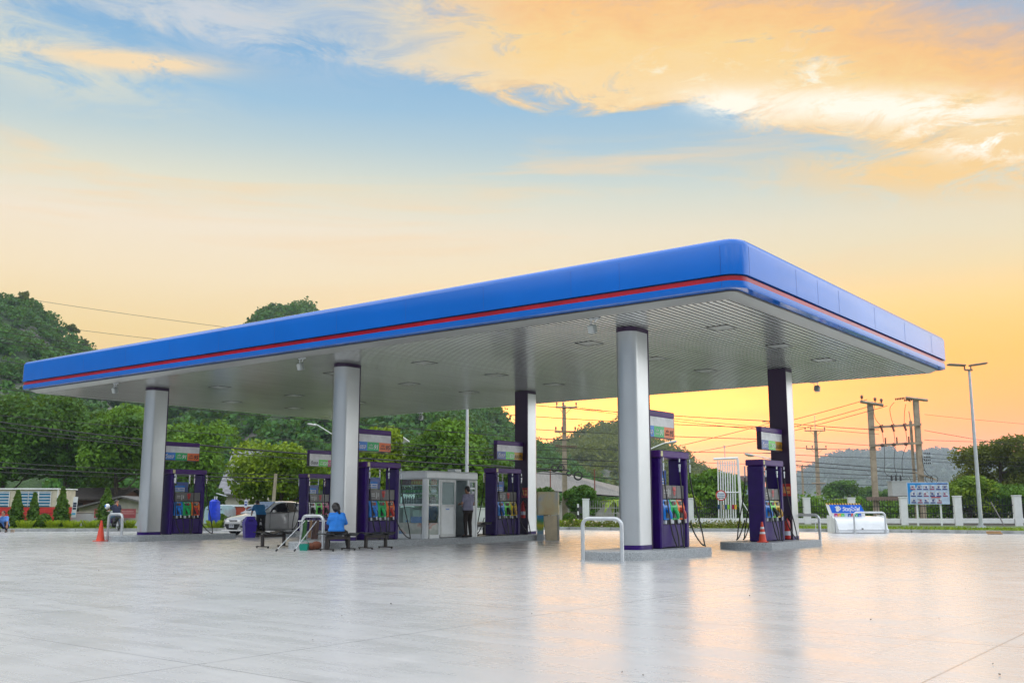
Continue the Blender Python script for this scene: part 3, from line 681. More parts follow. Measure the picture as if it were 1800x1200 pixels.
mb.box(X0 + .07, X1 - .2, Y0 + .004, Y0 + .05, 1.05, 1.11); mb.box(X1 - .055, X1 - .008, Y0 + .22, Y0 + .66, 1.05, 1.11)
mb.box(X1 - .055, X1 - .006, Y0 + 2.2, Y1 - .07, 1.62, 1.68); mb.box(X1 - .055, X1 - .006, Y0 + 2.2, Y1 - .07, 1.0, 1.06)
obj('frame', mb, M['alu'], kio)
mb = MB(); mb.box(X0 - .03, X1 + .03, Y0 - .03, Y1 + .03, H_ - .278, H_, 0, .05); mb.box(X1 - .5, X1 - .15, Y0 + 1.65, Y0 + 1.95, H_ + .002, H_ + .09); obj('roof', mb, M['alu'], kio)
mb = MB(); mb.box(X0 + .02, X1 - .02, Y0 + .06, Y1 - .03, .0, .03); obj('floor_panel', mb, M['dgrey'], kio)
for (a, b2, z0, z1) in ((X0 + .07, X1 - .2, 1.112, H_ - .28),): 
    mb = MB(); mb.box(a, b2, Y0 + .02, Y0 + .028, z0, z1); obj('window', mb, M['glass'], kio)
    mb = MB(); mb.box(a, b2, Y0 + .02, Y0 + .028, .50, 1.048); obj('window', mb, M['glass'], kio)
def poster_mat():
    m, t, b = new_mat('coloured_print'); o = t.n('ShaderNodeTexCoord').outputs['Object']
    c = t.ramp(t.noise(t.mapv(o, (1, 1, 1.6), (.5, .4, 0)), 1.7, 2), [(.35, (.38, .42, .36)), (.45, (.55, .56, .5)), (.52, (.5, .25, .18)), (.58, (.45, .5, .5)), (.66, (.04, .2, .5))])
    t.put(b.inputs['Base Color'], c); b.inputs['Roughness'].default_value = .3; return m
M['print'] = poster_mat()
mb = MB(); mb.box(X0 + .07, X1 - .2, Y0 + .012, Y0 + .03, .142, .498); obj('lower_print_panel', mb, M['print'], kio)
mb = MB(); mb.box(X1 - .04, X1 - .032, Y0 + .22, Y0 + .66, 1.112, H_ - .28); obj('window', mb, M['glass'], kio)
mb = MB(); mb.box(X1 - .04, X1 - .032, Y0 + .22, Y0 + .66, .5, 1.048); obj('window', mb, M['glass'], kio)
mb = MB(); mb.box(X1 - .045, X1 - .028, Y0 + .22, Y0 + .66, .122, .498); obj('lower_print_panel', mb, M['print'], kio)
# sliding door leaf
dr = MB(); ya, yb = Y0 + .735, Y0 + 1.5
for (a, b2, z0, z1) in ((ya, ya + .07, .03, H_ - .285), (yb - .07, yb, .03, H_ - .285), (ya + .07, yb - .07, .03, .12), (ya + .07, yb - .07, 1.02, 1.1), (ya + .07, yb - .07, H_ - .36, H_ - .285)): dr.box(X1 - .045, X1 + .006, a, b2, z0, z1)
door = obj('door', dr, mat('white_door_frame', (.66, .67, .64), .4), kio)
mb = MB(); mb.box(X1 - .03, X1 - .01, ya + .07, yb - .07, .122, 1.018); obj('door_panel', mb, M['alu'], door)
mb = MB(); mb.box(X1 - .024, X1 - .016, ya + .07, yb - .07, 1.102, H_ - .362); obj('window', mb, M['glass'], door)
mb = MB(); mb.box(X1 - .009, X1 - .006, ya + .26, ya + .47, .92, 1.0); mb2 = MB(); obj('door_sign', mb, M['paper'], door)
mb = MB(); mb.box(X1 - .0058, X1 - .004, ya + .28, ya + .45, .925, .95); obj('door_sign_stripe', mb, M['p_blue'], door)
mb = MB(); mb.box(X1 - .05, X1 - .012, Y0 + 2.2, Y1 - .07, .0, .998); obj('counter_panel', mb, M['alu'], kio)
mb = MB(); mb.box(X1 - .04, X1 - .032, Y0 + 2.2, Y1 - .07, 1.062, 1.618); obj('window', mb, M['glass'], kio)
mb = MB(); mb.box(X1 - .04, X1 - .032, Y0 + 2.2, Y1 - .07, 1.682, H_ - .29); obj('window', mb, M['glass'], kio)
mb = MB()
for (a, b2, z0, z1) in ((Y0 + 2.2, Y0 + 2.25, 1.062, H_ - .29), (Y1 - .12, Y1 - .07, 1.062, H_ - .29), (Y0 + 2.25, Y1 - .12, H_ - .34, H_ - .29)): mb.box(X1 - .03, X1 - .001, a, b2, z0, z1)
obj('window_frame', mb, mat('white_door_frame', (.66, .67, .64), .4), kio)
mb = MB(); mb.box(X1 - .031, X1 - .027, Y0 + 2.4, Y0 + 2.6, 1.32, 1.55); mb.box(X1 - .031, X1 - .027, Y0 + 2.28, Y0 + 2.55, 1.42, 1.46); nt = obj('window_notice', mb, M['paper'], kio)
nb = MB(); nb.box(X1 - .0265, X1 - .025, Y0 + 2.43, Y0 + 2.57, 1.42, 1.45); nb.box(X1 - .0265, X1 - .025, Y0 + 2.5, Y0 + 2.57, 1.34, 1.38); obj('notice_print', nb, M['ink'], nt)
mb = MB(); mb.box(X0 + .02, X0 + .028, Y0 + .07, Y1 - .07, 1.0, H_ - .28); obj('rear_window', mb, M['glass'], kio)
mb = MB(); mb.box(X0 + .01, X0 + .03, Y0 + .07, Y1 - .07, .1, .998); obj('rear_panel', mb, M['alu'], kio)
mb = MB(); mb.box(X0 + .08, X1 - .22, Y1 - .03, Y1 - .01, 0, H_ - .28); obj('end_panel', mb, mat('white_inner_panel', (.5, .53, .55), .5), kio)
mb = MB(); mb.box(X0 + .1, X1 - .35, Y0 + 1.9, Y0 + 1.93, .03, 1.9); obj('partition', mb, mat('white_inner_panel', (.5, .53, .55), .5), kio)
shz = (1.15, 1.5, 1.86 - .04)
for z in (1.112, 1.44, 1.72): 
    mb = MB(); mb.box(X0 + .08, X1 - .13, Y0 + .06, Y0 + .38, z, z + .018); mb.box(X1 - .36, X1 - .06, Y0 + .385, Y0 + .66, z, z + .018); obj('shelf', mb, M['white'], kio)
# goods on the shelves: every bottle a thing
def bottle_proto(name, label, cat, group, kind, cmat, lmat):
    o = thing(name, label, cat, (0, 0, 0), 0, group); mb = MB()
    if kind == 'jug': mb.box(-.05, .05, -.032, .032, 0, .15, 0, .014); mb.prism([(-.05, .15), (.05, .15), (.02, .2), (-.02, .2)], -.026, .026, 'y'); mb.tube([(.045, 0, .14), (.06, 0, .17), (.03, 0, .195)], .009, 6)
    else: mb.lathe([(.03, 0), (.036, .01), (.036, .14), (.03, .17), (.013, .2), (.013, .215)], 10)
    obj('bottle_body', mb, cmat, o); cp = MB(); cp.lathe([(.016, .2), (.016, .235)], 8); obj('cap', cp, M['black'] if kind != 'jug' else M['white'], o)
    lb = MB()
    if kind == 'jug': lb.box(-.036, .036, -.0345, .0345, .03, .12)
    else: lb.lathe([(.0368, .04), (.0368, .12)], 10)
    obj('bottle_label', lb, lmat, o); return o
MO = mat('orange_oil_plastic', (.6, .17, .03), .3, 0, coat=.3); MR_ = mat('dark_red_oil_plastic', (.24, .03, .025), .3, 0, coat=.3); MG = mat('dark_green_plastic', (.03, .09, .05), .35); MGr = mat('grey_oil_plastic', (.14, .12, .13), .35)
def row(proto, pts):
    for i, p in enumerate(pts):
        if i == 0: proto.location = p
        else: dup(proto, p)
zA, zB, zC = KZ + 1.738, KZ + 1.458, KZ + 1.13
xs = [KX0 + .14 + k * .108 for k in range(9)]; ys = [KY0 + .45 + k * .075 for k in range(3)]
row(bottle_proto('oil_bottle', 'dark red oil jug on the top shelf of the glass kiosk', 'bottle', 'dark red oil jugs on the top kiosk shelf', 'jug', MR_, mat('label_brown', (.3, .1, .08), .5)), [(x, KY0 + .12, zA) for x in xs[:4]])
row(bottle_proto('oil_bottle', 'orange oil jug on the top shelf of the glass kiosk', 'bottle', 'orange oil jugs on the top kiosk shelf', 'jug', MO, mat('label_gold', (.75, .5, .12), .5)), [(x, KY0 + .12, zA) for x in xs[4:]] + [(KX1 - .12, y, zA) for y in ys])
row(bottle_proto('oil_bottle', 'dark bottle with green label on the middle kiosk shelf', 'bottle', 'green labelled bottles on the middle kiosk shelf', 'b', MG, mat('label_green', (.07, .4, .06), .5)), [(x, KY0 + .12, zB) for x in xs] )
row(bottle_proto('oil_bottle', 'pale bottle at the side end of the middle kiosk shelf', 'bottle', 'pale bottles on the middle kiosk shelf', 'b', mat('pale_plastic', (.4, .42, .4), .35), M['paper']), [(KX1 - .12, y, zB) for y in ys])
row(bottle_proto('oil_bottle', 'grey bottle on the lowest glass shelf of the kiosk', 'bottle', 'grey bottles on the lowest kiosk shelf', 'b', MGr, mat('label_grey', (.25, .22, .24), .5)), [(x, KY0 + .12, zC) for x in xs] + [(KX1 - .12, y, zC) for y in ys])
o = thing('electric_box', 'white electrical box behind the lower kiosk window, left', 'box', (KX0 + .3, KY0 + .2, KZ + .5)); mb = MB(); mb.box(-.16, .16, -.08, .08, -.0, .52, 0, .015); obj('casing', mb, M['white'], o); mb = MB(); mb.box(-.02, .1, -.083, -.08, .03, .08); obj('nameplate', mb, M['p_blue'], o)
mb = MB(); mb.box(-.16, .16, -.12, .12, -.46, 0); obj('stand', mb, M['dgrey'], o)
o = thing('carton', 'blue and white carton behind the lower kiosk window, right', 'box', (KX0 + .72, KY0 + .2, KZ + .5)); mb = MB(); mb.box(-.2, .22, -.09, .1, 0, .2); obj('lower_carton', mb, M['p_blue'], o); mb = MB(); mb.box(-.12, .14, -.085, .1, .2, .42); obj('upper_carton', mb, M['white'], o)
mb = MB(); mb.box(-.16, .16, -.12, .12, -.46, 0); obj('stand', mb, M['dgrey'], o)

# ------------------------------------------------------------------ benches
def bench_mesh():
    o = thing('bench', 'x', 'bench', (0, 0, 0), 0, 'black steel benches beside the pumps')
    mb = MB(); Ln = 1.25; W = .40; rows = []
    for k in range(15):
        u = k / 14; y = Ln * u; dz = .035 * math.sin(u * PI * 4) ; up = .03 if k in (0, 14) else 0
        rows.append([(-W / 2, y, .43 + dz + up), (W / 2, y, .43 + dz + up), (W / 2, y, .455 + dz + up), (-W / 2, y, .455 + dz + up)])
    mb.loft(rows, 0, True, True, True); obj('seat', mb, M['black'], o)
    for y in (.22, Ln - .22):
        mb = MB(); mb.box(-.045, .045, y - .04, y + .04, .05, .41, 0, .008); mb.box(-.29, .29, y - .03, y + .03, .03, .06, 0, .008)
        l = obj('leg', mb, M['brown_metal'], o)
        for x in (-.26, .26): f = MB(); f.lathe([(.022, 0), (.022, .03)], 8, (x, y, 0)); obj('foot', f, M['rubber'], l)
    mb = MB(); mb.box(-.035, .035, .262, Ln - .262, .31, .40); obj('beam', mb, M['brown_metal'], o)
    return o
b0 = bench_mesh(); b0.location = (-21.38, 19.05, 0); b0['label'] = 'black slatted bench the woman in blue sits on'
dup(b0, (-21.38, 20.55, 0), 0, 'empty black bench right of the seated woman')
dup(b0, (-24.45, 19.25, 0), 0, 'black bench behind the leaning mop poles')
dup(b0, (-22.85, 27.0, .2), 0, 'black bench between the kiosk and the pump with the extinguisher')

# ------------------------------------------------------------------ cones, bin, poles
def cone(label, loc, band, sc=1.):
    o = thing('traffic_cone', label, 'traffic cone', loc, .3, 'orange traffic cones')
    mb = MB(); mb.box(-.19, .19, -.19, .19, 0, .03, 0, .01); mb2 = MB(); prof = [(.15, .03), (.14, .06), (.035, .72), (.03, .74)]
    mb.lathe(prof, 18); obj('cone_body', mb, M['orange'], o)
    if band:
        for z in (.3, .48): r = .14 - (z - .06) / .66 * .105; q = MB(); q.lathe([(r + .004, z), (r - .01, z + .075)], 18); obj('band', q, M['white'], o)
    o.scale = (sc, sc, sc)
cone('plain orange traffic cone by the white hoop at the left island', (-33.9, 19.75, 0), False)
cone('orange and white banded traffic cone in front of the far right pump', (-12.2, 27.85, .2), True, .8)
bn = L(440, 40.6); o = thing('waste_bin', 'purple-blue swing-lid waste bin in front of the white car', 'bin', bn, YAW + .5)
def sq(h, z): return [(-h, -h, z), (h, -h, z), (h, h, z), (-h, h, z)]
MBI = mat('blue_purple_plastic', (.06, .025, .42), .35, 0, coat=.2)
mb = MB(); mb.loft([sq(.19, 0), sq(.235, .5), sq(.25, .5), sq(.25, .54)], 0, True, True, False); obj('bin_body', mb, MBI, o)
mb = MB(); mb.loft([sq(.245, .541), sq(.235, .62), sq(.14, .82), sq(.12, .84)], 0, True, True, False); ld = obj('lid', mb, MBI, o)
mb = MB(); mb.box(-.1, .1, -.232, -.19, .62, .72, 0, .01, Matrix.Rotation(-.0, 4, 'X')); obj('flap', mb, mat('bin_flap', (.04, .015, .25), .35), ld)
def stick(name, label, cat, a, b, mats, head=None):
    mb = MB(); mb.tube([a, b], .014, 7); o = obj(name, mb, mats, label=label, cat=cat)
    if head: q = MB(); q.merge(head); obj('head', q, M['rubber'], o)
for k, (pa, pb, lb) in enumerate((((488, 968, 28.0), (536, 915, 28.9), 'long grey mop pole leaning on the hoop, left one'), ((520, 968, 28.0), (556, 916, 28.9), 'long grey mop pole leaning on the hoop, right one'))):
    a = L(pa[0], pa[2]); a.z = .02; b_ = at(pb[0], pb[1], pb[2]); hd = MB(); hd.tube([a, a.lerp(b_, .05)], .025, 6)
    stick('mop', lb, 'mop', a, b_, M['steel'], hd)
c = L(548, 29.6)
o = thing('folding_table', 'small white folding rack hung with towels behind the hoop', 'rack', c, YAW)
mb = MB(); mb.box(-.36, .42, -.2, .2, .8, .825, 0, .01); obj('rack_top', mb, M['white'], o)
for sx in (-.3, .36):
    mb = MB(); mb.tube([(sx, -.17, 0), (sx, .17, .8)], .014, 6); obj('leg', mb, M['steel'], o); mb = MB(); mb.tube([(sx, .17, 0), (sx, -.17, .8)], .014, 6); obj('leg', mb, M['steel'], o)
def towel(lb, px, D, z0, z1, w, m):
    p = L(px, D); rows = []
    for k in range(9):
        u = k / 8; z = z1 + (z0 - z1) * u; rows.append([(-w / 2 + .02 * math.sin(3 * u + 1), -.02 + .015 * math.sin(5 * u), z), (-w / 6, .02 + .015 * math.sin(4 * u), z), (w / 6, -.03, z), (w / 2 - .03 * u, .015, z), (w / 6, 0, z), (-w / 6, .05, z)])
    mb = MB(); mb.loft(rows); obj('towel', mb, m, label=lb, cat='towel', group='towels on the rack', loc=p, rotz=YAW)
towel('green towel hanging from the white folding rack', 537, 29.2, .28, .84, .14, mat('green_cloth', (.06, .16, .05), .9))
towel('dark brown towel hanging right on the white folding rack', 556, 29.25, .3, .83, .2, mat('brown_cloth', (.09, .055, .045), .9))
towel('tan towel hanging in the middle of the white folding rack', 547, 29.2, .34, .83, .1, mat('tan_cloth', (.3, .18, .1), .9))
c = L(537, 28.75); o = thing('basket', 'small green plastic basket on the ground under the rack', 'basket', c, YAW)
MGB = mat('teal_plastic', (.0, .28, .2), .4)
mb = MB(); mb.loft([sq(.1, 0), sq(.13, .18), sq(.115, .18), sq(.09, .02)], 0, True, True, False); obj('basket_body', mb, MGB, o); mb = MB(); mb.tube([(-.12, 0, .17), (-.1, 0, .27), (.1, 0, .27), (.12, 0, .17)], .01, 6); obj('handle', mb, MGB, o)
c = L(549, 29.15); o = thing('carton', 'brown bundle lying under the white folding rack', 'bundle', c, YAW)
mb = MB(); mb.sphere((0, 0, .1), (.26, .14, .1), 14); mb.sphere((.16, -.02, .13), (.16, .13, .12), 12); obj('bundle_cloth', mb, mat('rust_cloth', (.18, .06, .03), .9), o)

# ------------------------------------------------------------------ people
def remesh(parts, vox, name, m, parent=None, tags=(), mats=None, loc=None):
    mb = MB()
    for p in parts: mb.merge(p)
    me = bpy.data.meshes.new(name); me.from_pydata(mb.v, [], mb.f); o = bpy.data.objects.new(name, me); COL.objects.link(o)
    md = o.modifiers.new('r', 'REMESH'); md.mode = 'VOXEL'; md.voxel_size = vox
    sm = o.modifiers.new('s', 'SMOOTH'); sm.factor = .5; sm.iterations = 3
    dg = bpy.context.evaluated_depsgraph_get(); m2 = bpy.data.meshes.new_from_object(o.evaluated_get(dg)); m2.name = name
    bpy.data.objects.remove(o); bpy.data.meshes.remove(me)
    for k in (mats or [m]): m2.materials.append(k)
    m2.polygons.foreach_set('use_smooth', [True] * len(m2.polygons))
    if tags:
        for p in m2.polygons:
            for (c, r, i) in tags:
                if (p.center - Vector(c)).length < r: p.material_index = i; break
    o = bpy.data.objects.new(name, m2); COL.objects.link(o)
    if parent: o.parent = parent
    if loc is not None: o.location = loc
    return o
def cap(a, b, r0, r1, n=12):
    mb = MB(); a, b = Vector(a), Vector(b)
    mb.tube([a, a.lerp(b, .33), a.lerp(b, .66), b], [r0, r0 * .67 + r1 * .33, r0 * .33 + r1 * .67, r1], n); mb.sphere(a, r0, n); mb.sphere(b, r1, n); return mb
def ell(c, r, rot=None, n=16):
    mb = MB(); Mx = Matrix.Translation(c) @ (rot.to_4x4() if rot else Matrix()); mb.sphere((0, 0, 0), r, n, 0, Mx); return mb
def hand(w, d, nrm, side):
    """palm, four unequal curled fingers and a thumb leaving the side of the palm"""
    w = Vector(w); d = Vector(d).normalized(); nrm = Vector(nrm); nrm = (nrm - d * nrm.dot(d)).normalized(); s = d.cross(nrm) * side; out = []
    out.append(cap(w, w + d * .05, .026, .030)); out.append(cap(w + d * .02 + s * .018, w + d * .075 + s * .026, .02, .016)); out.append(cap(w + d * .02 - s * .018, w + d * .075 - s * .026, .02, .016))
    for k, ln in enumerate((.066, .076, .07, .054)):
        a = w + d * .085 + s * (.030 - .02 * k); b = a + d * ln * .5 + nrm * .006; c = b + d * ln * .35 + nrm * ln * .35
        out += [cap(a, b, .0098, .009, 8), cap(b, c, .009, .0075, 8)]
    a = w + d * .025 + s * .03; b = a + s * .03 + d * .03 + nrm * .012; c = b + d * .03 + nrm * .01; out += [cap(a, b, .013, .011, 8), cap(b, c, .011, .009, 8)]
    return out
def person(label, loc, rz, J, shirt, trousers, hair='short', sleeve=.6, shoes=True, skirt=False, vox=.0105, extra=None, collar=None):
    """J: joints in local space, facing +Y. One body surface; clothes, hair and shoes are children."""
    V_ = {k: Vector(v) for k, v in J.items() if k not in ('look', 'girth')}; look = Vector(J['look']).normalized(); gi = J.get('girth', 1.)
    root = None; pel, che, nek, hd = V_['pelvis'], V_['chest'], V_['neck'], V_['head']
    up = (hd - nek).normalized(); rt = look.cross(up).normalized(); up = rt.cross(look).normalized(); R3 = Matrix((rt, look, up)).transposed()
    H = lambda x, y, z: hd + R3 @ Vector((x, y, z))
    sh = (V_['sr'] - V_['sl']).normalized()
    body = [ell(hd + up * .02, (.074, .092, .105), R3), ell(H(0, .025, -.055), (.056, .07, .066), R3), ell(H(0, .093, -.012), (.013, .02, .022), R3, 10), ell(H(.074, -.005, -.005), (.012, .022, .032), R3, 10), ell(H(-.074, -.005, -.005), (.012, .022, .032), R3, 10), ell(H(0, .082, -.06), (.024, .014, .012), R3, 10), ell(H(0, .07, .03), (.05, .022, .014), R3, 10), ell(H(0, .073, -.098), (.02, .015, .014), R3, 10)]
    body += [cap(nek - up * .02, hd - up * .05, .056, .05)]
    tor = [cap(che + sh * .09 * gi, che - sh * .09 * gi, .118 * gi, .118 * gi), cap(pel + sh * .08 * gi, pel - sh * .08 * gi, .108 * gi, .108 * gi), cap(pel, che, .112 * gi, .125 * gi), cap(pel + sh * .06, che + sh * .08, .1 * gi, .11 * gi), cap(pel - sh * .06, che - sh * .08, .1 * gi, .11 * gi), cap(che, nek, .12 * gi, .058), cap(V_['sl'], nek - up * .02, .06, .05), cap(V_['sr'], nek - up * .02, .06, .05), cap(V_['sl'], che - sh * .05, .062, .1 * gi), cap(V_['sr'], che + sh * .05, .062, .1 * gi)]
    body += tor; arms = []; legs = []; tr = []; slv = []; hnds = []
    for s_, sd in (('l', -1), ('r', 1)):
        S, E_, W_ = V_['s' + s_], V_['e' + s_], V_['w' + s_]; hp, kn, an, to = V_['h' + s_], V_['k' + s_], V_['a' + s_], V_['t' + s_]
        body += [cap(S, E_, .053, .041), cap(E_, W_, .041, .027)]; nv = Vector(J.get('palm' + s_, (0, 0, -1))) if False else Vector((-sd * .4, .1, -.6))
        d = V_['f' + s_] - W_ if ('f' + s_) in V_ else (W_ - E_); body += hand(W_, d, (che - W_) + Vector((0, 0, -.2)), sd)
        slv += [cap(S, S.lerp(E_, sleeve), .064, .060)]
        if sleeve > .99: slv += [cap(E_, E_.lerp(W_, .9), .056, .042)]
        body += [cap(hp, kn, .082, .056), cap(kn, kn.lerp(an, .35), .056, .056), cap(kn.lerp(an, .35), an, .056, .036)]
        tr += [cap(hp, kn, .098 * gi ** .5, .07), cap(kn, an + (kn - an).normalized() * .03, .07, .056)]
        ft = an + Vector((0, 0, -.035)); body += [cap(an, to, .036, .03)]
        legs.append((an, to))
    body_o = remesh(body, vox, 'person', None, None, [(H(.032, .083, .006), .017, 1), (H(-.032, .083, .006), .017, 1), (H(0, .097, -.062), .02, 2)], [M['skin'], M['black'], mat('lips', (.3, .09, .07), .5)], loc)
    body_o.rotation_euler[2] = rz; setp(body_o, label, 'person')
    g = .012
    tt = [cap(che + sh * .09 * gi, che - sh * .09 * gi, .118 * gi + g, .118 * gi + g), cap(pel + sh * .07 * gi - up * .0, pel - sh * .07 * gi, .116 * gi + g, .116 * gi + g), cap(pel, che, .116 * gi + g, .127 * gi + g), cap(pel + sh * .07, che + sh * .08, .105 * gi + g, .112 * gi + g), cap(pel - sh * .07, che - sh * .08, .105 * gi + g, .112 * gi + g), cap(che, nek - up * .05, .12 * gi + g, .08), cap(V_['sl'], nek - up * .05, .068, .065), cap(V_['sr'], nek - up * .05, .068, .065), cap(V_['sl'], che - sh * .05, .072, .11 * gi), cap(V_['sr'], che + sh * .05, .072, .11 * gi)]
    so_ = remesh(tt + slv, .013, 'shirt', shirt, body_o)
    if collar: remesh([cap(nek - up * .03 + look * .02, nek + up * .01 + look * .045, .062, .05), cap(nek - up * .08 + look * .07, nek - up * .03 + look * .06, .05, .05)], .012, 'collar', collar, body_o)
    remesh(tr + [cap(pel + sh * .07 * gi - Vector((0, 0, .03)), pel - sh * .07 * gi - Vector((0, 0, .03)), .112 * gi + g, .112 * gi + g), cap(V_['hl'], pel, .1, .1), cap(V_['hr'], pel, .1, .1)], .013, 'trousers', trousers, body_o)
    for an, to in legs:
        d = (to - an); fwd = Vector((d.x, d.y, 0)).normalized() if Vector((d.x, d.y, 0)).length > .01 else look
        remesh([cap(an - fwd * .04 + Vector((0, 0, -.04)), to + Vector((0, 0, .0)), .044, .036), cap(an, an - fwd * .02 + Vector((0, 0, -.035)), .042, .046)], .011, 'shoe', M['shoe'], body_o)
    hr = [ell(H(0, -.018, .04), (.084, .096, .098), R3), ell(H(0, -.05, -.01), (.078, .06, .075), R3)]
    if hair == 'tail': hr += [cap(H(.01, -.09, -.02), H(.02, -.12, -.1), .06, .05), cap(H(.02, -.12, -.1), H(.04, -.1, -.2), .05, .03), ell(H(0, -.02, .03), (.118, .122, .125), R3), ell(H(0, -.05, -.04), (.118, .09, .1), R3)]
    ho = remesh(hr, .01, 'hair', M['hair'], body_o)
    # keep the face clear: drop hair in front of the hairline
    bm = bmesh.new(); bm.from_mesh(ho.data); kill = [f for f in bm.faces if (R3.transposed() @ (f.calc_center_median() - hd)).y > .045 and (R3.transposed() @ (f.calc_center_median() - hd)).z < .062]
    bmesh.ops.delete(bm, geom=kill, context='FACES'); bm.to_mesh(ho.data); bm.free()
    return body_o
STAND = dict(pelvis=(0, 0, .93), chest=(0, .01, 1.24), neck=(0, 0, 1.45), head=(0, .03, 1.6), sl=(-.175, 0, 1.38), sr=(.175, 0, 1.38), hl=(-.09, 0, .9), hr=(.09, 0, .9), kl=(-.1, .02, .5), kr=(.1, .02, .5), al=(-.1, -.02, .09), ar=(.1, -.02, .09), tl=(-.12, .13, .036), tr=(.12, .13, .036), look=(0, 1, -.05))
def facing(dx, dy): return math.atan2(dy, dx) - PI / 2
J = dict(STAND); J.update(el=(-.24, .05, 1.12), wl=(-.16, .3, 1.1), er=(.25, .0, 1.1), wr=(.12, .26, 1.02), fl=(-.05, .4, 1.12), fr=(.02, .36, 1.05), look=(-.25, 1, -.3), head=(0, .05, 1.59), girth=1.08)
C_sh = mat('lavender_grey_shirt', (.27, .26, .36), .85, bump=.3, bscale=9); C_tr = mat('dark_brown_trousers', (.028, .019, .016), .85, bump=.3, bscale=9)
person('man in grey shirt and dark trousers standing at the kiosk door, back turned', (-22.08, 26.22, .2), facing(-1, .12), J, C_sh, C_tr)
# sitting woman, back to the viewer
J = dict(pelvis=(0, 0, .56), chest=(0, .06, .86), neck=(0, .1, 1.06), head=(-.04, .15, 1.19), sl=(-.17, .07, .99), sr=(.17, .07, .99), hl=(-.1, .04, .54), hr=(.1, .04, .54), kl=(-.24, .42, .47), kr=(.26, .40, .48), al=(-.24, .44, .09), ar=(.32, .5, .10), tl=(-.26, .58, .036), tr=(.36, .63, .036), el=(-.24, .15, .75), wl=(-.12, .36, .7), er=(.26, .15, .75), wr=(.13, .36, .68), look=(-.25, 1, -.35), girth=1.22)
C_b = mat('bright_blue_shirt', (.02, .2, .66), .85, bump=.3, bscale=9); C_k = mat('black_trousers', (.014, .013, .015), .85, bump=.3, bscale=9)
person('woman in bright blue shirt sitting on the bench, back turned, dark hair tied', (-21.5, 19.72, 0), facing(-.72, .7), J, C_b, C_k, 'tail', .95)
# man leaning over the bonnet
J = dict(pelvis=(0, -.04, .93), chest=(0, .2, 1.17), neck=(0, .38, 1.3), head=(-.02, .5, 1.36), sl=(-.175, .31, 1.25), sr=(.175, .31, 1.25), hl=(-.09, -.04, .9), hr=(.09, -.04, .9), kl=(-.11, .02, .5), kr=(.12, -.04, .5), al=(-.11, -.05, .09), ar=(.14, -.12, .09), tl=(-.13, .11, .036), tr=(.17, .04, .036), el=(-.24, .42, 1.04), wl=(-.2, .62, .94), er=(.24, .4, 1.02), wr=(.2, .6, .92), look=(-.1, .8, -.6), girth=1.1)
C_t = mat('teal_blue_shirt', (.01, .13, .3), .85, bump=.3, bscale=9)
pm = L(459, 41.2); person('man in teal blue shirt bending over the bonnet of the white car', pm, facing(-.85, .35), J, C_t, C_k, 'short', .7)
# crouching man
J = dict(pelvis=(0, -.12, .3), chest=(0, .06, .58), neck=(0, .12, .77), head=(.0, .17, .9), sl=(-.17, .08, .71), sr=(.17, .08, .71), hl=(-.1, -.1, .28), hr=(.1, -.1, .28), kl=(-.2, .3, .46), kr=(.2, .3, .46), al=(-.17, .08, .09), ar=(.17, .08, .09), tl=(-.2, .24, .036), tr=(.2, .24, .036), el=(-.26, .24, .52), wl=(-.32, .36, .34), er=(.24, .3, .52), wr=(.1, .32, .68), fr=(.06, .28, .78), fl=(-.34, .38, .2), look=(.05, 1, -.1))
C_lb = mat('light_blue_shirt', (.1, .25, .62), .85, bump=.3, bscale=9); C_n = mat('navy_trousers', (.012, .014, .03), .85)
person('man in light blue shirt crouching on the kerb edge, hand to face', L(10, 49), facing(.61, -.79), J, C_lb, C_n, 'short', .9)
# kiosk attendant
J = dict(STAND); J.update(pelvis=(0, 0, .6), chest=(0, .02, .88), neck=(0, .02, 1.08), head=(0, .05, 1.22), sl=(-.16, 0, 1.02), sr=(.16, 0, 1.02), hl=(-.09, 0, .56), hr=(.09, 0, .56), kl=(-.12, .4, .5), kr=(.12, .4, .5), al=(-.12, .38, .09), ar=(.12, .38, .09), tl=(-.12, .52, .04), tr=(.12, .52, .04), el=(-.22, .1, .78), wl=(-.12, .32, .72), er=(.22, .1, .78), wr=(.12, .32, .72), look=(.2, 1, -.2))
person('seated attendant with dark hair inside the glass kiosk', (-23.0, 25.4, KZ), facing(.2, 1), J, C_lb, C_n, 'tail', .9)
stool = thing('stool', 'dark stool under the attendant inside the kiosk', 'stool', (-23.0, 25.4, KZ + .03)); mb = MB(); mb.box(-.18, .18, -.18, .18, .38, .42, 0, .01); obj('seat', mb, M['black'], stool)
for sx in (-.14, .14):
    for sy in (-.14, .14): mb = MB(); mb.box(sx - .02, sx + .02, sy - .02, sy + .02, 0, .379); obj('leg', mb, M['black'], stool)

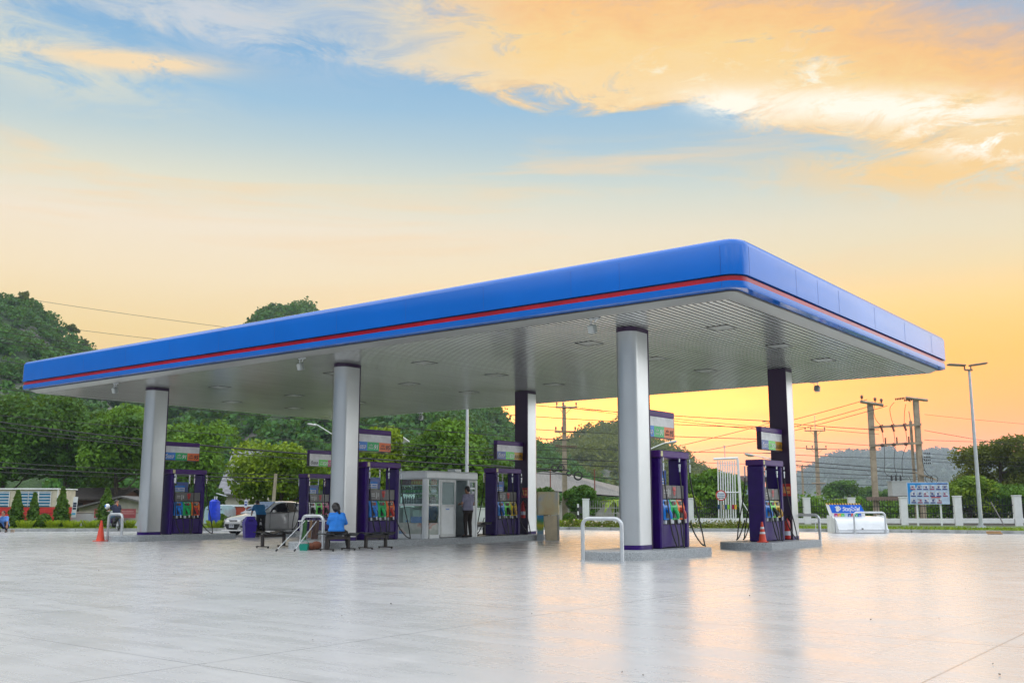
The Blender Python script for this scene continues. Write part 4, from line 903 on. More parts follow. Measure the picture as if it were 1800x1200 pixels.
# ------------------------------------------------------------------ white hatchback
def car():
    root = thing('parked_car', 'white hatchback parked behind the pumps, windows dark', 'car', (0, 0, 0))
    Wp = M['car_white'] = mat('white_car_paint', (.82, .81, .79), .3, 0, var=.04, scale=1, coat=1.)
    # stations along the length x (0 front .. 3.95), half-widths and heights: sill, belt, roof
    st = [(0.0, .52, .30, .58, .60), (.06, .66, .22, .66, .68), (.25, .79, .2, .74, .77), (.6, .84, .2, .82, .86), (1.0, .85, .2, .89, .95), (1.25, .85, .2, .93, 1.02), (1.6, .85, .2, .95, 1.06), (2.2, .85, .2, .97, 1.08), (2.9, .85, .2, 1.0, 1.1), (3.4, .84, .22, 1.04, 1.14), (3.75, .8, .26, 1.06, 1.14), (3.9, .72, .34, 1.0, 1.06), (3.95, .6, .42, .9, .94)]
    rings = []
    for x, w, zs, zb, zr in st:
        r = []
        for s in (-1, 1):
            pr = [(w * .86, zs), (w * .97, zs + .08), (w, (zs + zb) / 2 - .02), (w * .99, zb - .06), (w * .94, zb), (w * .6, zr - .015), (w * .25, zr)]
            r += [(s * a, x, z) for a, z in (pr if s == -1 else pr[::-1])]
        rings.append(r)
    mb = MB(); mb.loft(rings, 0, True, True, True); obj('body', mb, Wp, root)
    # cabin
    cb = [(1.02, .70, .95, .96), (1.5, .68, 1.0, 1.26), (1.85, .66, 1.02, 1.42), (2.3, .64, 1.02, 1.475), (2.8, .63, 1.03, 1.47), (3.3, .61, 1.06, 1.40), (3.62, .58, 1.08, 1.26), (3.82, .55, 1.04, 1.1)]
    rg = []
    for x, w, z0, z1 in cb:
        r = []
        for s in (-1, 1):
            pr = [(.83, min(z0, z1 - .02)), (w + .13 * (1 - (z1 - .95) / .6), z0 + (z1 - z0) * .5), (w - .02, z1 - .05), (w - .14, z1 - .008), (w * .4, z1)]
            r += [(s * a, x, z) for a, z in (pr if s == -1 else pr[::-1])]
        rg.append(r)
    mb = MB(); mb.loft(rg, 0, True, True, True); obj('roof', mb, Wp, root)
    G = mat('dark_car_glass', (.02, .022, .025), .06, 0, var=.1, coat=1.)
    for s in (-1, 1):
        def sidew(pts, name='side_window'):
            mb = MB()
            def P(y, z): 
                k = max(0, min(1, (z - .98) / .47)); return (s * (.846 - .185 * k + .012), y, z)
            a = [P(*p) for p in pts]; b = [(p[0] - s * .03, p[1], p[2]) for p in a]; n = len(a)
            mb.add(a + b, [tuple(range(n)), tuple(range(n, 2 * n))[::-1]] + [(k, (k + 1) % n, n + (k + 1) % n, n + k) for k in range(n)]); return obj(name, mb, G, root)
        sidew([(1.3, 1.0), (1.42, 1.12), (1.72, 1.3), (2.0, 1.385), (2.28, 1.4), (2.3, 1.0)])
        sidew([(2.36, 1.0), (2.35, 1.4), (2.8, 1.395), (3.15, 1.34), (3.3, 1.22), (3.22, 1.05)])
        mb = MB(); mb.box(s * .84, s * .856, 1.32, 1.326, .3, .98); mb.box(s * .845, s * .858, 2.325, 2.333, .3, 1.0); mb.box(s * .82, s * .852, 1.33, 3.2, .245, .252); obj('door_seam', mb, M['dgrey'], root)
        for y in (2.12, 3.0): mb = MB(); mb.box(s * .845, s * .885, y, y + .17, .84, .865, 0, .008); obj('door_handle', mb, Wp, root)
        mb = MB(); mb.sphere((s * .95, 1.45, 1.02), (.1, .07, .07), 12); mb.box(s * .8, s * .9, 1.42, 1.48, .98, 1.01); obj('wing_mirror', mb, Wp, root)
        # headlight swept back along the wing
        hl = MB(); a = [(s * .5, .06, .62), (s * .64, .10, .70), (s * .81, .52, .82), (s * .83, .56, .76), (s * .74, .16, .62), (s * .6, .03, .57)]
        b = [(p[0] + s * .02, p[1] - .025, p[2] + .012) for p in a]; n = 6
        hl.add(a + b, [tuple(range(n)), tuple(range(n, 12))[::-1]] + [(k, (k + 1) % n, n + (k + 1) % n, n + k) for k in range(n)]); obj('headlight', hl, mat('headlight_glass', (.12, .13, .14), .08, .3, coat=1.), root)
        fg = MB(); fg.box(s * .5, s * .68, .0, .08, .36, .43, 0, .02); obj('fog_light', fg, M['black'], root)
        for y in (.72, 3.2):
            mb = MB(); MM = Matrix.Translation((s * .74, y, .3)) @ Matrix.Rotation(PI / 2, 4, 'Y'); mb.lathe([(.18, -.1), (.28, -.1), (.305, -.06), (.305, .06), (.28, .1), (.18, .1)], 24, (0, 0, 0), 0, MM); wh = obj('wheel', mb, M['rubber'], root)
            rm = MB(); rm.lathe([(.18, -.07), (.19, .08), (.04, .085)], 20, (0, 0, 0), 0, MM)
            for q in range(7): rm.box(.03, .17, -.02, .02, .05, .1, 0, 0, MM @ Matrix.Rotation(q * 2 * PI / 7, 4, 'Z'))
            obj('rim', rm, M['steel'], wh)
            ar = MB(); pts = [(s * .856, y + .36 * math.cos(a), .3 + .36 * math.sin(a)) for a in np.linspace(0, PI, 14)]; p2 = [(s * .856, y + .30 * math.cos(a), .3 + .30 * math.sin(a)) for a in np.linspace(0, PI, 14)]
            ar.add(pts + p2, [(k, k + 1, 14 + k + 1, 14 + k) for k in range(13)]); obj('wheel_arch', ar, M['black'], root)
    ws = MB()
    a = [(-.66, 1.2, 1.06), (.66, 1.2, 1.06), (.52, 1.84, 1.425), (-.52, 1.84, 1.425)]; b = [(p[0], p[1] - .012, p[2] + .022) for p in a]
    a2 = a + b; ws.add(a2, [(0, 1, 2, 3), (7, 6, 5, 4), (0, 4, 5, 1), (1, 5, 6, 2), (2, 6, 7, 3), (3, 7, 4, 0)]); obj('windscreen', ws, mat('windscreen_glass', (.08, .1, .12), .05, 0, coat=1.), root)
    for x in (-.45, .1): mb = MB(); mb.tube([(x, 1.16, 1.075), (x + .35, 1.5, 1.26)], .012, 5); obj('wiper', mb, M['black'], root)
    gr = MB(); pts = [(-.5, .50), (.5, .50), (.46, .40), (.3, .27), (-.3, .27), (-.46, .40)]; gr.prism(pts, -.03, .06, 'y'); g_ = obj('grille', gr, M['black'], root)
    up = MB(); up.prism([(-.26, .66), (.26, .66), (.22, .625), (-.22, .625)], -.005, .08, 'y'); obj('upper_grille', up, M['black'], root)
    sp = MB(); sp.box(-.68, .68, -.06, .06, .2, .25, 0, .02); obj('bumper_lip', sp, Wp, root)
    pl = MB(); pl.box(-.17, .17, -.05, -.031, .34, .48, 0, .006); p_ = obj('number_plate', pl, M['paper'], root)
    for k, (x0, x1) in enumerate(((-.12, -.08), (-.06, -.03), (.03, .07), (.085, .12))): q = MB(); q.box(x0, x1, -.053, -.0505, .41, .455); obj('character', q, M['ink'], p_)
    return root
c = car(); nf = L(444, 42.3); c.location = (nf.x - 1.25, nf.y - .05, 0)

# ------------------------------------------------------------------ motorbike and rider
mp = L(203, 51.4); mrz = facing(-.95, .25)
mk = thing('motorbike', 'small motorbike with a helmet on its mirror beside the left kerb', 'motorbike', mp, mrz)
for y, nm in ((.62, 'wheel'), (-.58, 'wheel')):
    MM = Matrix.Translation((0, y, .28)) @ Matrix.Rotation(PI / 2, 4, 'Y'); mb = MB(); mb.tube([(.25 * math.cos(a), .25 * math.sin(a), 0) for a in np.linspace(0, 2 * PI, 25)], .035, 8, 0, False, MM); w = obj(nm, mb, M['rubber'], mk)
    mb = MB(); mb.tube([(.215 * math.cos(a), .215 * math.sin(a), 0) for a in np.linspace(0, 2 * PI, 25)], .012, 6, 0, False, MM); mb.lathe([(.04, -.05), (.04, .05)], 10, (0, 0, 0), 0, MM)
    for q in range(10): a = q * PI / 5; mb.tube([(.03 * math.cos(a), .03 * math.sin(a), .02), (.21 * math.cos(a), .21 * math.sin(a), 0)], .004, 4, 0, False, MM)
    obj('rim', mb, M['steel'], w)
mb = MB(); mb.tube(spline([(0, .35, .75), (0, .2, .5), (0, -.05, .42), (0, -.3, .55), (0, -.75, .7)], 4), .06, 8); mb.sphere((0, -.02, .3), (.1, .2, .12), 12); obj('frame', mb, M['black'], mk)
mb = MB(); mb.loft([[(-.1, .3, .4), (.1, .3, .4), (.16, .42, .85), (-.16, .42, .85)], [(-.09, .22, .4), (.09, .22, .4), (.12, .34, .87), (-.12, .34, .87)]], 0); mb.sphere((0, .62, .52), (.07, .2, .06), 12); obj('fairing', mb, mat('purple_fairing', (.12, .05, .18), .3, 0, coat=.6), mk)
mb = MB(); mb.box(-.12, .12, -.7, .05, .68, .77, 0, .04); obj('seat', mb, M['black'], mk)
mb = MB(); mb.tube([(-.34, .3, 1.0), (-.1, .4, .96), (.1, .4, .96), (.34, .3, 1.0)], .017, 7); mb.tube([(-.06, .62, .28), (-.05, .42, .9)], .024, 7); mb.tube([(.06, .62, .28), (.05, .42, .9)], .024, 7); mb.tube([(-.25, .35, .98), (-.3, .36, 1.18)], .008, 5); obj('handlebar', mb, M['steel'], mk)
mb = MB(); mb.tube([(.14, .05, .22), (.14, -.4, .24), (.15, -.75, .32)], [.03, .045, .05], 10); obj('exhaust', mb, M['chrome'], mk)
mb = MB(); mb.sphere((0, .5, .93), (.1, .08, .09), 12); obj('headlight', mb, M['lens'], mk)
hp_ = at(195, 890, 51.4); o = thing('helmet', 'blue and white helmet hung on the motorbike mirror', 'helmet', mk.matrix_basis @ Vector((-.3, .36, 1.24)), mrz)
mb = MB(); mb.sphere((0, 0, 0), (.13, .15, .14), 16); obj('shell', mb, M['white'], o)
for s in (-1, 1): mb = MB(); mb.sphere((s * .045, 0, .01), (.092, .12, .1), 14); obj('stripe', mb, M['p_blue'], o)
mb = MB(); mb.sphere((0, .06, -.05), (.115, .1, .09), 12); obj('visor', mb, M['black'], o)
J = dict(pelvis=(0, -.3, .84), chest=(0, -.16, 1.12), neck=(0, -.12, 1.32), head=(.03, -.08, 1.46), sl=(-.17, -.14, 1.25), sr=(.17, -.14, 1.25), hl=(-.1, -.28, .82), hr=(.1, -.28, .82), kl=(-.22, .12, .66), kr=(.22, .12, .66), al=(-.24, .04, .2), ar=(.27, -.12, .09), tl=(-.26, .17, .17), tr=(.29, .04, .036), el=(-.26, .02, 1.05), wl=(-.3, .26, 1.02), er=(.26, -.06, 1.02), wr=(.22, .06, .8), look=(1, -.45, -.2))
person('man in navy shirt with orange collar sitting astride the motorbike', mp, mrz, J, mat('navy_shirt', (.012, .016, .04), .85), mat('blue_jeans', (.1, .17, .25), .9, bump=.3, bscale=12), 'short', .6, collar=mat('orange_collar', (.6, .13, .02), .8))
# ------------------------------------------------------------------ foliage
from mathutils import noise as mnoise
LM = dict(
    dark=leaf_mat('dark_green_leaves', (.018, .07, .008), (.11, .25, .018)),
    mid=leaf_mat('mid_green_leaves', (.025, .09, .008), (.17, .34, .02)),
    yell=leaf_mat('yellow_green_leaves', (.05, .14, .006), (.35, .46, .018)),
    lime=leaf_mat('lime_leaves', (.2, .32, .01), (.5, .58, .03), .35),
    olive=leaf_mat('olive_leaves', (.04, .065, .01), (.19, .21, .025), .35),
    hill=leaf_mat('hillside_leaves', (.012, .06, .012), (.07, .22, .02)),
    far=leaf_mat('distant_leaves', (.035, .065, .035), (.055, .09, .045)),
    shrub=leaf_mat('clipped_shrub_leaves', (.035, .1, .012), (.15, .27, .025)))
def leaf_quads(C, N, size, asp=.55, rs=NR):
    """diamond leaves: centres C, facing N"""
    n = len(C); N = N / np.maximum(1e-6, np.linalg.norm(N, axis=1, keepdims=True))
    A = rs.normal(size=(n, 3)); U = np.cross(N, A); U /= np.maximum(1e-6, np.linalg.norm(U, axis=1, keepdims=True)); W = np.cross(N, U)
    s = (size * rs.uniform(.6, 1.35, n))[:, None]
    V = np.stack([C + U * s * .5, C + W * s * asp * .5 + N * s * .06, C - U * s * .5, C - W * s * asp * .5 - N * s * .04], 1).reshape(-1, 3)
    return V, np.arange(n * 4).reshape(n, 4)
def crown_points(lobes, n, rs=NR, shell=.72, jit=.9):
    w = np.array([l[1][0] * l[1][2] for l in lobes]); w = w / w.sum(); k = rs.choice(len(lobes), n, p=w)
    c = np.array([l[0] for l in lobes])[k]; r = np.array([l[1] for l in lobes])[k]; tn = np.array([l[2] for l in lobes])[k]
    d = rs.normal(size=(n, 3)); d /= np.linalg.norm(d, axis=1, keepdims=True); d[:, 2] = np.where(d[:, 2] < -.6, -d[:, 2] * .6, d[:, 2])
    rad = shell + (1.06 - shell) * rs.uniform(0, 1, n) ** .6
    P = c + d * r * rad[:, None]
    return P, d + rs.normal(size=(n, 3)) * jit + np.array([0, 0, .25]), np.clip(tn * .55 + rs.uniform(0, .45, n), 0, 1)
def lobes_for(c, R, n, lo=.3, hi=.48, rs=NR, flat=.8):
    out = []
    for i in range(n):
        d = rs.normal(size=3); d /= np.linalg.norm(d); 
        if d[2] < -.8: d[2] *= -.5
        q = rs.uniform(.35, .8); r = rs.uniform(lo, hi)
        out.append((np.array(c) + d * np.array(R) * q, np.array([R[0] * r, R[1] * r, R[2] * r * flat + .05]), rs.uniform(0, 1)))
    return out
def limbs(mb, base, top, R, n, r0):
    mid = base.lerp(top, .5) + Vector((rnd.uniform(-.2, .2), rnd.uniform(-.2, .2), 0))
    mb.tube(spline([base, base.lerp(mid, .5) + Vector((.06, 0, 0)), mid, top], 4), [r0 * (1 - .045 * i) for i in range(13)], 9)
    for i in range(n):
        a = rnd.uniform(0, 2 * PI); s = base.lerp(top, rnd.uniform(.35, .75)); e = s + Vector((math.cos(a) * R[0] * rnd.uniform(.5, .85), math.sin(a) * R[1] * rnd.uniform(.5, .85), R[2] * rnd.uniform(.2, .7)))
        m = s.lerp(e, .5) + Vector((0, 0, -.12 * R[2])); mb.tube(spline([s, m, e], 4), [r0 * .5 * (1 - .1 * k) for k in range(9)], 6)
def tree(label, px, D, ytop, ybot, wpx, kind='mid', leaves=9000, leaf=.34, nl=26, name='tree', grp='trees beyond the forecourt', ybase=None, loose=False, lo=.28, hi=.45, r0=.2):
    base = L(px, D, .0); zt = zat(px, ytop, D); zb = max(.3, zat(px, ybot, D)); R = (wpx / FPX * D / 2, wpx / FPX * D / 2 * .85, (zt - zb) / 2)
    root = thing(name, label, 'tree', base, 0, grp); c = np.array([0, 0, (zt + zb) / 2])
    lb = lobes_for(c, np.array(R) * (1.0 if not loose else 1.05), nl, lo, hi)
    if not loose: lb.append((c, np.array(R) * .72, .3))
    P, N, T = crown_points(lb, leaves, shell=.35 if loose else .7, jit=1.3 if loose else .9)
    P[:, 2] = np.maximum(P[:, 2], .15)
    V, F = leaf_quads(P, N, leaf); np_obj('crown', V, F, LM[kind], T, parent=root)
    mb = MB(); limbs(mb, Vector((0, 0, -.1)), Vector((0, 0, zb + (zt - zb) * .7)), R, 9 if loose else 6, r0); obj('trunk', mb, M['bark'], root)
    return root
tree('big dark green mango tree filling the left edge behind the red bus', 0, 74, 694, 900, 230, 'dark', 15000, .36, 34)
tree('big dark green mango tree behind the conical shrubs and the barn', 112, 77, 690, 880, 220, 'dark', 15000, .36, 34)
tree('big green mango tree behind the leftmost column', 205, 72, 697, 878, 180, 'mid', 13000, .34, 30)
tree('green tree showing right of the leftmost column above the pump', 328, 70, 720, 905, 175, 'mid', 14000, .32, 30)
tree('wide yellow-green rounded tree above the white car', 490, 62, 762, 925, 190, 'yell', 15000, .27, 34)
tree('light green leafy tree right of the middle column', 662, 66, 740, 915, 135, 'yell', 11000, .36, 22)
tree('dense green tree directly behind the glass kiosk', 782, 68, 736, 915, 215, 'mid', 16000, .33, 34)
tree('small dark tree right of the kiosk pump, behind the purple column', 870, 74, 800, 900, 90, 'dark', 5000, .3, 16)
tree('green tree behind the white gate bars', 1258, 76, 816, 925, 125, 'mid', 9000, .3, 24)
tree('low light green bush left of the white gate', 1208, 70, 862, 908, 60, 'yell', 3500, .24, 12, 'bush')
tree('loose open crowned tree at the right edge behind the lamp mast', 1765, 76, 750, 915, 200, 'olive', 17000, .25, 75, loose=True, lo=.13, hi=.27)
tree('bright green bush under the loose tree at the right', 1700, 74, 832, 925, 125, 'yell', 8000, .26, 18, 'bush')
tree('bright green bush at the right edge under the loose tree', 1795, 72, 842, 925, 115, 'mid', 7000, .26, 18, 'bush')
tree('round dark tree far behind the fence, before the blue mountain', 1480, 170, 838, 884, 74, 'dark', 3500, .5, 16)
tree('low dark tree far behind the fence between the two concrete poles', 1578, 180, 852, 886, 70, 'dark', 2500, .5, 14)
tree('low dark tree far off beside the thin concrete pole', 1532, 190, 856, 886, 60, 'dark', 2500, .5, 14)
tree('dark bush left of the tall wooden-coloured power pole', 962, 68, 848, 915, 54, 'dark', 3500, .26, 14, 'bush')
tree('dark bush right of the tall wooden-coloured power pole', 1028, 67, 855, 912, 76, 'dark', 4500, .26, 16, 'bush')
tree('tall bush behind the two bins left of the white car', 372, 64, 845, 925, 70, 'dark', 3500, .26, 14, 'bush')
for px, y0, y1, w, lb, kd in ((1425, 878, 918, 60, 'green bush behind the fence beside the far right column', 'mid'), (1482, 872, 918, 80, 'green bush behind the fence above the blue sign', 'yell'), (1560, 876, 918, 90, 'green bush behind the fence left of the transformer pole', 'mid'), (1640, 880, 920, 90, 'green bush behind the fence under the photo board', 'yell'), (1345, 868, 918, 60, 'green bush behind the fence at the far pump', 'mid'), (1110, 868, 915, 90, 'green bush behind the railing beside the banana plant', 'mid')):
    tree(lb, px, 78, y0, y1, w, kd, 3500, .28, 12, 'bush', 'bushes behind the fence')

pts = []
for px in np.arange(1150, 1860, .35):
    D = 74 + rnd.uniform(0, 3); hh = 1.5 + .5 * mnoise.noise((px * .03, 1.3, 0)); pt = L(px, D); pts.append((pt.x, pt.y, .15 + rnd.random() ** .8 * hh))
P = np.repeat(np.array(pts), 5, 0) + NR.normal(size=(len(pts) * 5, 3)) * .2; P[:, 2] = np.maximum(P[:, 2], .1)
V, F = leaf_quads(P, NR.normal(size=P.shape) + [.4, -.5, .4], .3); np_obj('undergrowth', V, F, LM['mid'], NR.uniform(0, 1, len(P)), kind='stuff')
# clipped shrubs along the left kerb
def shrub(label, px, D, ytop, wpx, ball=False, ybase=930):
    base = L(px, D, .1); zt = zat(px, ytop, D) - .1; R = wpx / FPX * D / 2; n = 2600
    root = thing('clipped_shrub', label, 'shrub', base, 0, 'clipped shrubs along the kerb')
    d = NR.normal(size=(n, 3)); d /= np.linalg.norm(d, axis=1, keepdims=True)
    if ball: P = np.array([0, 0, R * .95]) + d * R * NR.uniform(.75, 1.05, (n, 1)); N = d + NR.normal(size=(n, 3)) * .7
    else:
        u = NR.uniform(0, 1, n) ** .8; a = NR.uniform(0, 2 * PI, n); lump = 1 + .22 * np.sin(a * 3 + u * 19) + .12 * np.sin(a * 5 - u * 31)
        r = R * np.minimum(1.0, (1 - u) * 1.35 + .12) * np.minimum(1, u * 6 + .55) * lump * NR.uniform(.65, 1.08, n)
        P = np.stack([r * np.cos(a), r * np.sin(a), .08 + u * zt * .96], 1); N = np.stack([np.cos(a), np.sin(a), .4 + 0 * a], 1) + NR.normal(size=(n, 3)) * .7
    V, F = leaf_quads(P, N, .16); T = np.clip(NR.uniform(0, .8, n) + .25 * np.sin(P[:, 2] * 5), 0, 1); np_obj('foliage', V, F, LM['shrub'], T, parent=root)
    mb = MB(); mb.tube([(0, 0, -.1), (0, 0, zt * .7)], [.05, .015], 7); obj('stem', mb, M['bark'], root)
shrub('conical clipped shrub nearest the crouching man', 30, 52.6, 862, 22)
shrub('narrow conical shrub in front of the red bus', 60, 52.8, 866, 17)
shrub('conical clipped shrub right of the round one, past the end of the bus', 109, 53.2, 856, 23)
shrub('conical clipped shrub behind the motorbike and helmet', 187, 53.4, 858, 29)
shrub('round clipped shrub between two conical ones', 79, 52.5, 904, 25, True)
shrub('round clipped shrub left of the front of the white car', 389, 53.6, 910, 24, True)
shrub('round clipped shrub at the foot of the tall power pole', 1001, 56.8, 904, 24, True)
def tuft(label, px, D, w, h):
    n = 220; base = L(px, D, .11); a = NR.uniform(0, 2 * PI, n); rr = NR.uniform(0, 1, n) ** .6 * w / 2; V = []; 
    for i in range(n):
        b = np.array([rr[i] * math.cos(a[i]), rr[i] * .5 * math.sin(a[i]), 0]); l = h * NR.uniform(.5, 1.1); o = np.array([math.cos(a[i]), math.sin(a[i]), 0]) * l * .5; s = np.array([-math.sin(a[i]), math.cos(a[i]), 0]) * .02
        V += [b - s, b + s, b + o * .9 + s * .5 + [0, 0, l], b + o - s * .5 + [0, 0, l * .95]]
    np_obj('grass_tuft', np.array(V), np.arange(4 * n).reshape(n, 4), LM['lime'], NR.uniform(0, 1, n), label=label, cat='plant', group='bright grass tufts along the kerb', loc=base)
for px, w, lb in ((47, 1.0, 'bright lime grass tuft between the first two conical shrubs'), (95, .8, 'bright lime grass tuft right of the round shrub'), (128, 1.0, 'bright lime grass tuft below the white banner'), (160, .8, 'bright lime grass tuft left of the motorbike'), (228, .6, 'bright lime grass tuft behind the white hoop'), (378, .7, 'bright lime grass tuft below the blue wrapped machine'), (985, .8, 'bright grass tuft left of the round shrub by the tall power pole'), (1022, 1.0, 'bright grass tuft right of the round shrub by the tall power pole')):
    tuft(lb, px, 51.9 if px < 900 else 56.4, w, .42)
# low flowering ground cover along the right kerb
pts = []
for px in np.arange(990, 1350, .6):
    D = np.interp(px, [k[0] for k in KERB], [k[1] for k in KERB]) + rnd.uniform(.35, 1.6); p = L(px + rnd.uniform(-.5, .5), D); pts.append((p.x, p.y, rnd.uniform(.12, .42)))
P = np.repeat(np.array(pts), 7, 0) + NR.normal(size=(len(pts) * 7, 3)) * .09; P[:, 2] = np.maximum(P[:, 2], .13)
V, F = leaf_quads(P, NR.normal(size=(len(P), 3)) + [0, 0, .6], .13); np_obj('flower_bed_ground_cover', V, F, [LM['olive']], NR.uniform(0, 1, len(P)), kind='stuff')
k = NR.choice(len(P), 260); Q = P[k] + [0, 0, .06]; V, F = leaf_quads(Q, NR.normal(size=(260, 3)) + [0, 0, 1], .11, .9); np_obj('flower_blossom_cover', V, F, [mat('pale_pink_petals', (.65, .5, .35), .7)], None, kind='stuff')
# grass blades on the verge near the kerb
pts = []
for i in range(9000):
    px = rnd.uniform(-120, 1900); D = np.interp(px, [k[0] for k in KERB], [k[1] for k in KERB]) + .25 + rnd.random() ** 1.6 * 6; p = L(px, D); pts.append((p.x, p.y, .15))
P = np.array(pts); V, F = leaf_quads(P, NR.normal(size=P.shape) * [1, 1, .25], .17, .3); np_obj('verge_grass', V, F, [LM['yell']], NR.uniform(.2, 1, len(P)), kind='stuff')
# banana plant and red flowers
def fronds(name, label, cat, px, D, h, n, ln, w, m, z0=.1):
    root = thing(name, label, cat, L(px, D, .1)); V = []; F = []
    for i in range(n):
        a = 2 * PI * i / n + rnd.uniform(-.3, .3); d = np.array([math.cos(a), math.sin(a), 0]); s = np.array([-d[1], d[0], 0]); k0 = len(V); K = 7; L_ = ln * rnd.uniform(.75, 1.1); rise = rnd.uniform(.6, 1.1)
        for k in range(K):
            u = k / (K - 1); c = np.array([0, 0, h]) + d * L_ * u * .8 + np.array([0, 0, L_ * (rise * u - 1.1 * u * u)]); ww = w * math.sin(PI * min(.98, u * .9 + .08)); V += [c - s * ww, c + np.array([0, 0, -.04]), c + s * ww]
        for k in range(K - 1): F += [(k0 + 3 * k, k0 + 3 * k + 1, k0 + 3 * k + 4, k0 + 3 * k + 3), (k0 + 3 * k + 1, k0 + 3 * k + 2, k0 + 3 * k + 5, k0 + 3 * k + 4)]
    np_obj('leaves', np.array(V), np.array(F), m, NR.uniform(.3, 1, len(F)), parent=root); mb = MB(); mb.tube([(0, 0, -.1), (0, 0, h)], [.14, .09], 8); obj('stem', mb, LM['mid'], root)
fronds('banana_plant', 'banana plant with broad arching leaves behind the railing', 'plant', 1082, 70, 1.2, 9, 2.2, .26, LM['yell'])
root = thing('flowering_shrub', 'red flowering shrub between the leftmost column and its pump', 'shrub', L(289, 56, .1))
P, N, T = crown_points([(np.array([0, 0, .7]), np.array([.5, .5, .7]), .4)], 900, shell=.3); V, F = leaf_quads(P, N, .16); np_obj('foliage', V, F, LM['mid'], T, parent=root)
P, N, T = crown_points([(np.array([0, 0, 1.5]), np.array([.5, .5, .3]), .4)], 420, shell=.4); V, F = leaf_quads(P, N, .15, .8); np_obj('flowers', V, F, mat('red_petals', (.62, .05, .02), .6), T, parent=root)

# ------------------------------------------------------------------ hills
def rock_mat():
    m, t, b = new_mat('wooded_rock'); o = t.n('ShaderNodeTexCoord').outputs['Object']
    a = t.noise(o, .05, 6, .65); c = t.noise(t.mapv(o, (1, 1, .35)), .22, 6, .7)
    g_ = t.mix(t.smooth(c, .35, .65), (.018, .04, .012), (.04, .08, .018)); r = t.mix(t.smooth(c, .3, .7), (.12, .115, .1), (.27, .26, .24))
    t.put(b.inputs['Base Color'], t.mix(t.smooth(a, .55, .62), g_, r)); b.inputs['Roughness'].default_value = .95
    bn = t.n('ShaderNodeBump'); bn.inputs['Strength'].default_value = .8; bn.inputs['Distance'].default_value = 1.5; t.put(bn.inputs['Height'], c); t.put(b.inputs['Normal'], bn.outputs[0]); return m
M['rock'] = rock_mat()
def hill(name, ridge, Dr, D0, ncrown, rc, nleaf, seed, bare=None, back=1.35, kind_leaf='hill', prof=.8):
    rs = np.random.RandomState(seed); xs_ = np.linspace(ridge[0][0], ridge[-1][0], 110); top = np.interp(xs_, [r[0] for r in ridge], [r[1] for r in ridge])
    nv = 26; vs = np.concatenate([np.linspace(0, 1, nv - 7), np.linspace(1, back, 8)[1:]])
    def surf(px, yt, v):
        D = D0 + (Dr - D0) * v; zt = max(0, zat(px, yt, Dr)); 
        h = (v ** prof if v <= 1 else max(0, 1 - ((v - 1) / (back - 1)) ** 1.6)); p = L(px, D)
        nz = mnoise.fractal((p.x * 9 / Dr, p.y * 9 / Dr, seed), 1., 2., 4)
        return (p.x, p.y, zt * h + nz * .09 * zt * math.sin(PI * min(1, max(0, v * .9))) * (0 if v > .97 and v < 1.05 else 1) - (.3 if h <= 0.001 else 0))
    V = [surf(x, y, v) for v in vs for x, y in zip(xs_, top)]; n = len(xs_); F = [(j * n + i, j * n + i + 1, (j + 1) * n + i + 1, (j + 1) * n + i) for j in range(len(vs) - 1) for i in range(n - 1)]
    np_obj(name, np.array(V), np.array(F), M['rock'], None, True, kind='structure')
    # tree crowns as one mass of leaf clumps
    CV = []; CT = []; CN = []
    for i in range(ncrown):
        px = rs.uniform(ridge[0][0], ridge[-1][0]); v = rs.uniform(.02, 1.0) ** .85; yt = np.interp(px, [r[0] for r in ridge], [r[1] for r in ridge])
        if bare and bare(px, v, rs): continue
        p = np.array(surf(px, yt, v)); r = rc * rs.uniform(.55, 1.3) * (.75 + .35 * v)
        if p[2] < .5: continue
        tn = rs.uniform(0, 1); R = np.array([r, r, r * rs.uniform(.7, 1.15)])
        lb = lobes_for(p + [0, 0, R[2] * .35], R * .8, 6, .35, .6, rs)
        lb = [(a, b, np.clip(tn * .7 + .3 * c, 0, 1)) for a, b, c in lb]
        P, N, T = crown_points(lb, nleaf, rs, .6); CV.append(P); CN.append(N); CT.append(T)
    P = np.concatenate(CV); N = np.concatenate(CN); T = np.concatenate(CT); V, F = leaf_quads(P, N, rc * (.26 if Dr < 1000 else .6), .75, rs)
    np_obj('hillside_forest', V, F, LM[kind_leaf], T, kind='stuff')
hill('left_hill', [(-420, 480), (-200, 495), (-80, 520), (0, 546), (40, 556), (75, 580), (112, 610), (140, 630), (185, 668), (260, 725), (360, 795), (470, 855), (560, 880)], 240, 112, 1800, 2.8, 90, 3)
hill('karst_hill', [(60, 760), (160, 705), (260, 655), (350, 630), (418, 598), (428, 572), (438, 557), (462, 541), (490, 535), (518, 541), (540, 552), (558, 575), (640, 620), (720, 645), (800, 668), (846, 700), (862, 714), (876, 738), (892, 757), (915, 775), (960, 800), (1020, 840), (1080, 880)], 330, 130, 3000, 3.3, 80, 5, lambda px, v, rs: (446 < px < 528 and v > .84 and rs.uniform() < .8) or (690 < px < 740 and .35 < v < .6 and rs.uniform() < .7))
hill('small_hill', [(880, 870), (930, 808), (960, 796), (985, 786), (1010, 772), (1040, 760), (1066, 755), (1095, 755), (1125, 762), (1165, 784), (1210, 815), (1260, 846), (1330, 880)], 470, 260, 900, 4.6, 60, 8, None, 1.4, 'olive')
hill('distant_mountain', [(1290, 884), (1350, 862), (1400, 838), (1425, 822), (1450, 806), (1475, 799), (1500, 794), (1525, 795), (1545, 797), (1560, 790), (1575, 789), (1590, 796), (1620, 799), (1645, 792), (1668, 790), (1700, 798), (1760, 812), (1830, 840), (1950, 880)], 2000, 1200, 3600, 7, 14, 9, None, 1.2, 'far')
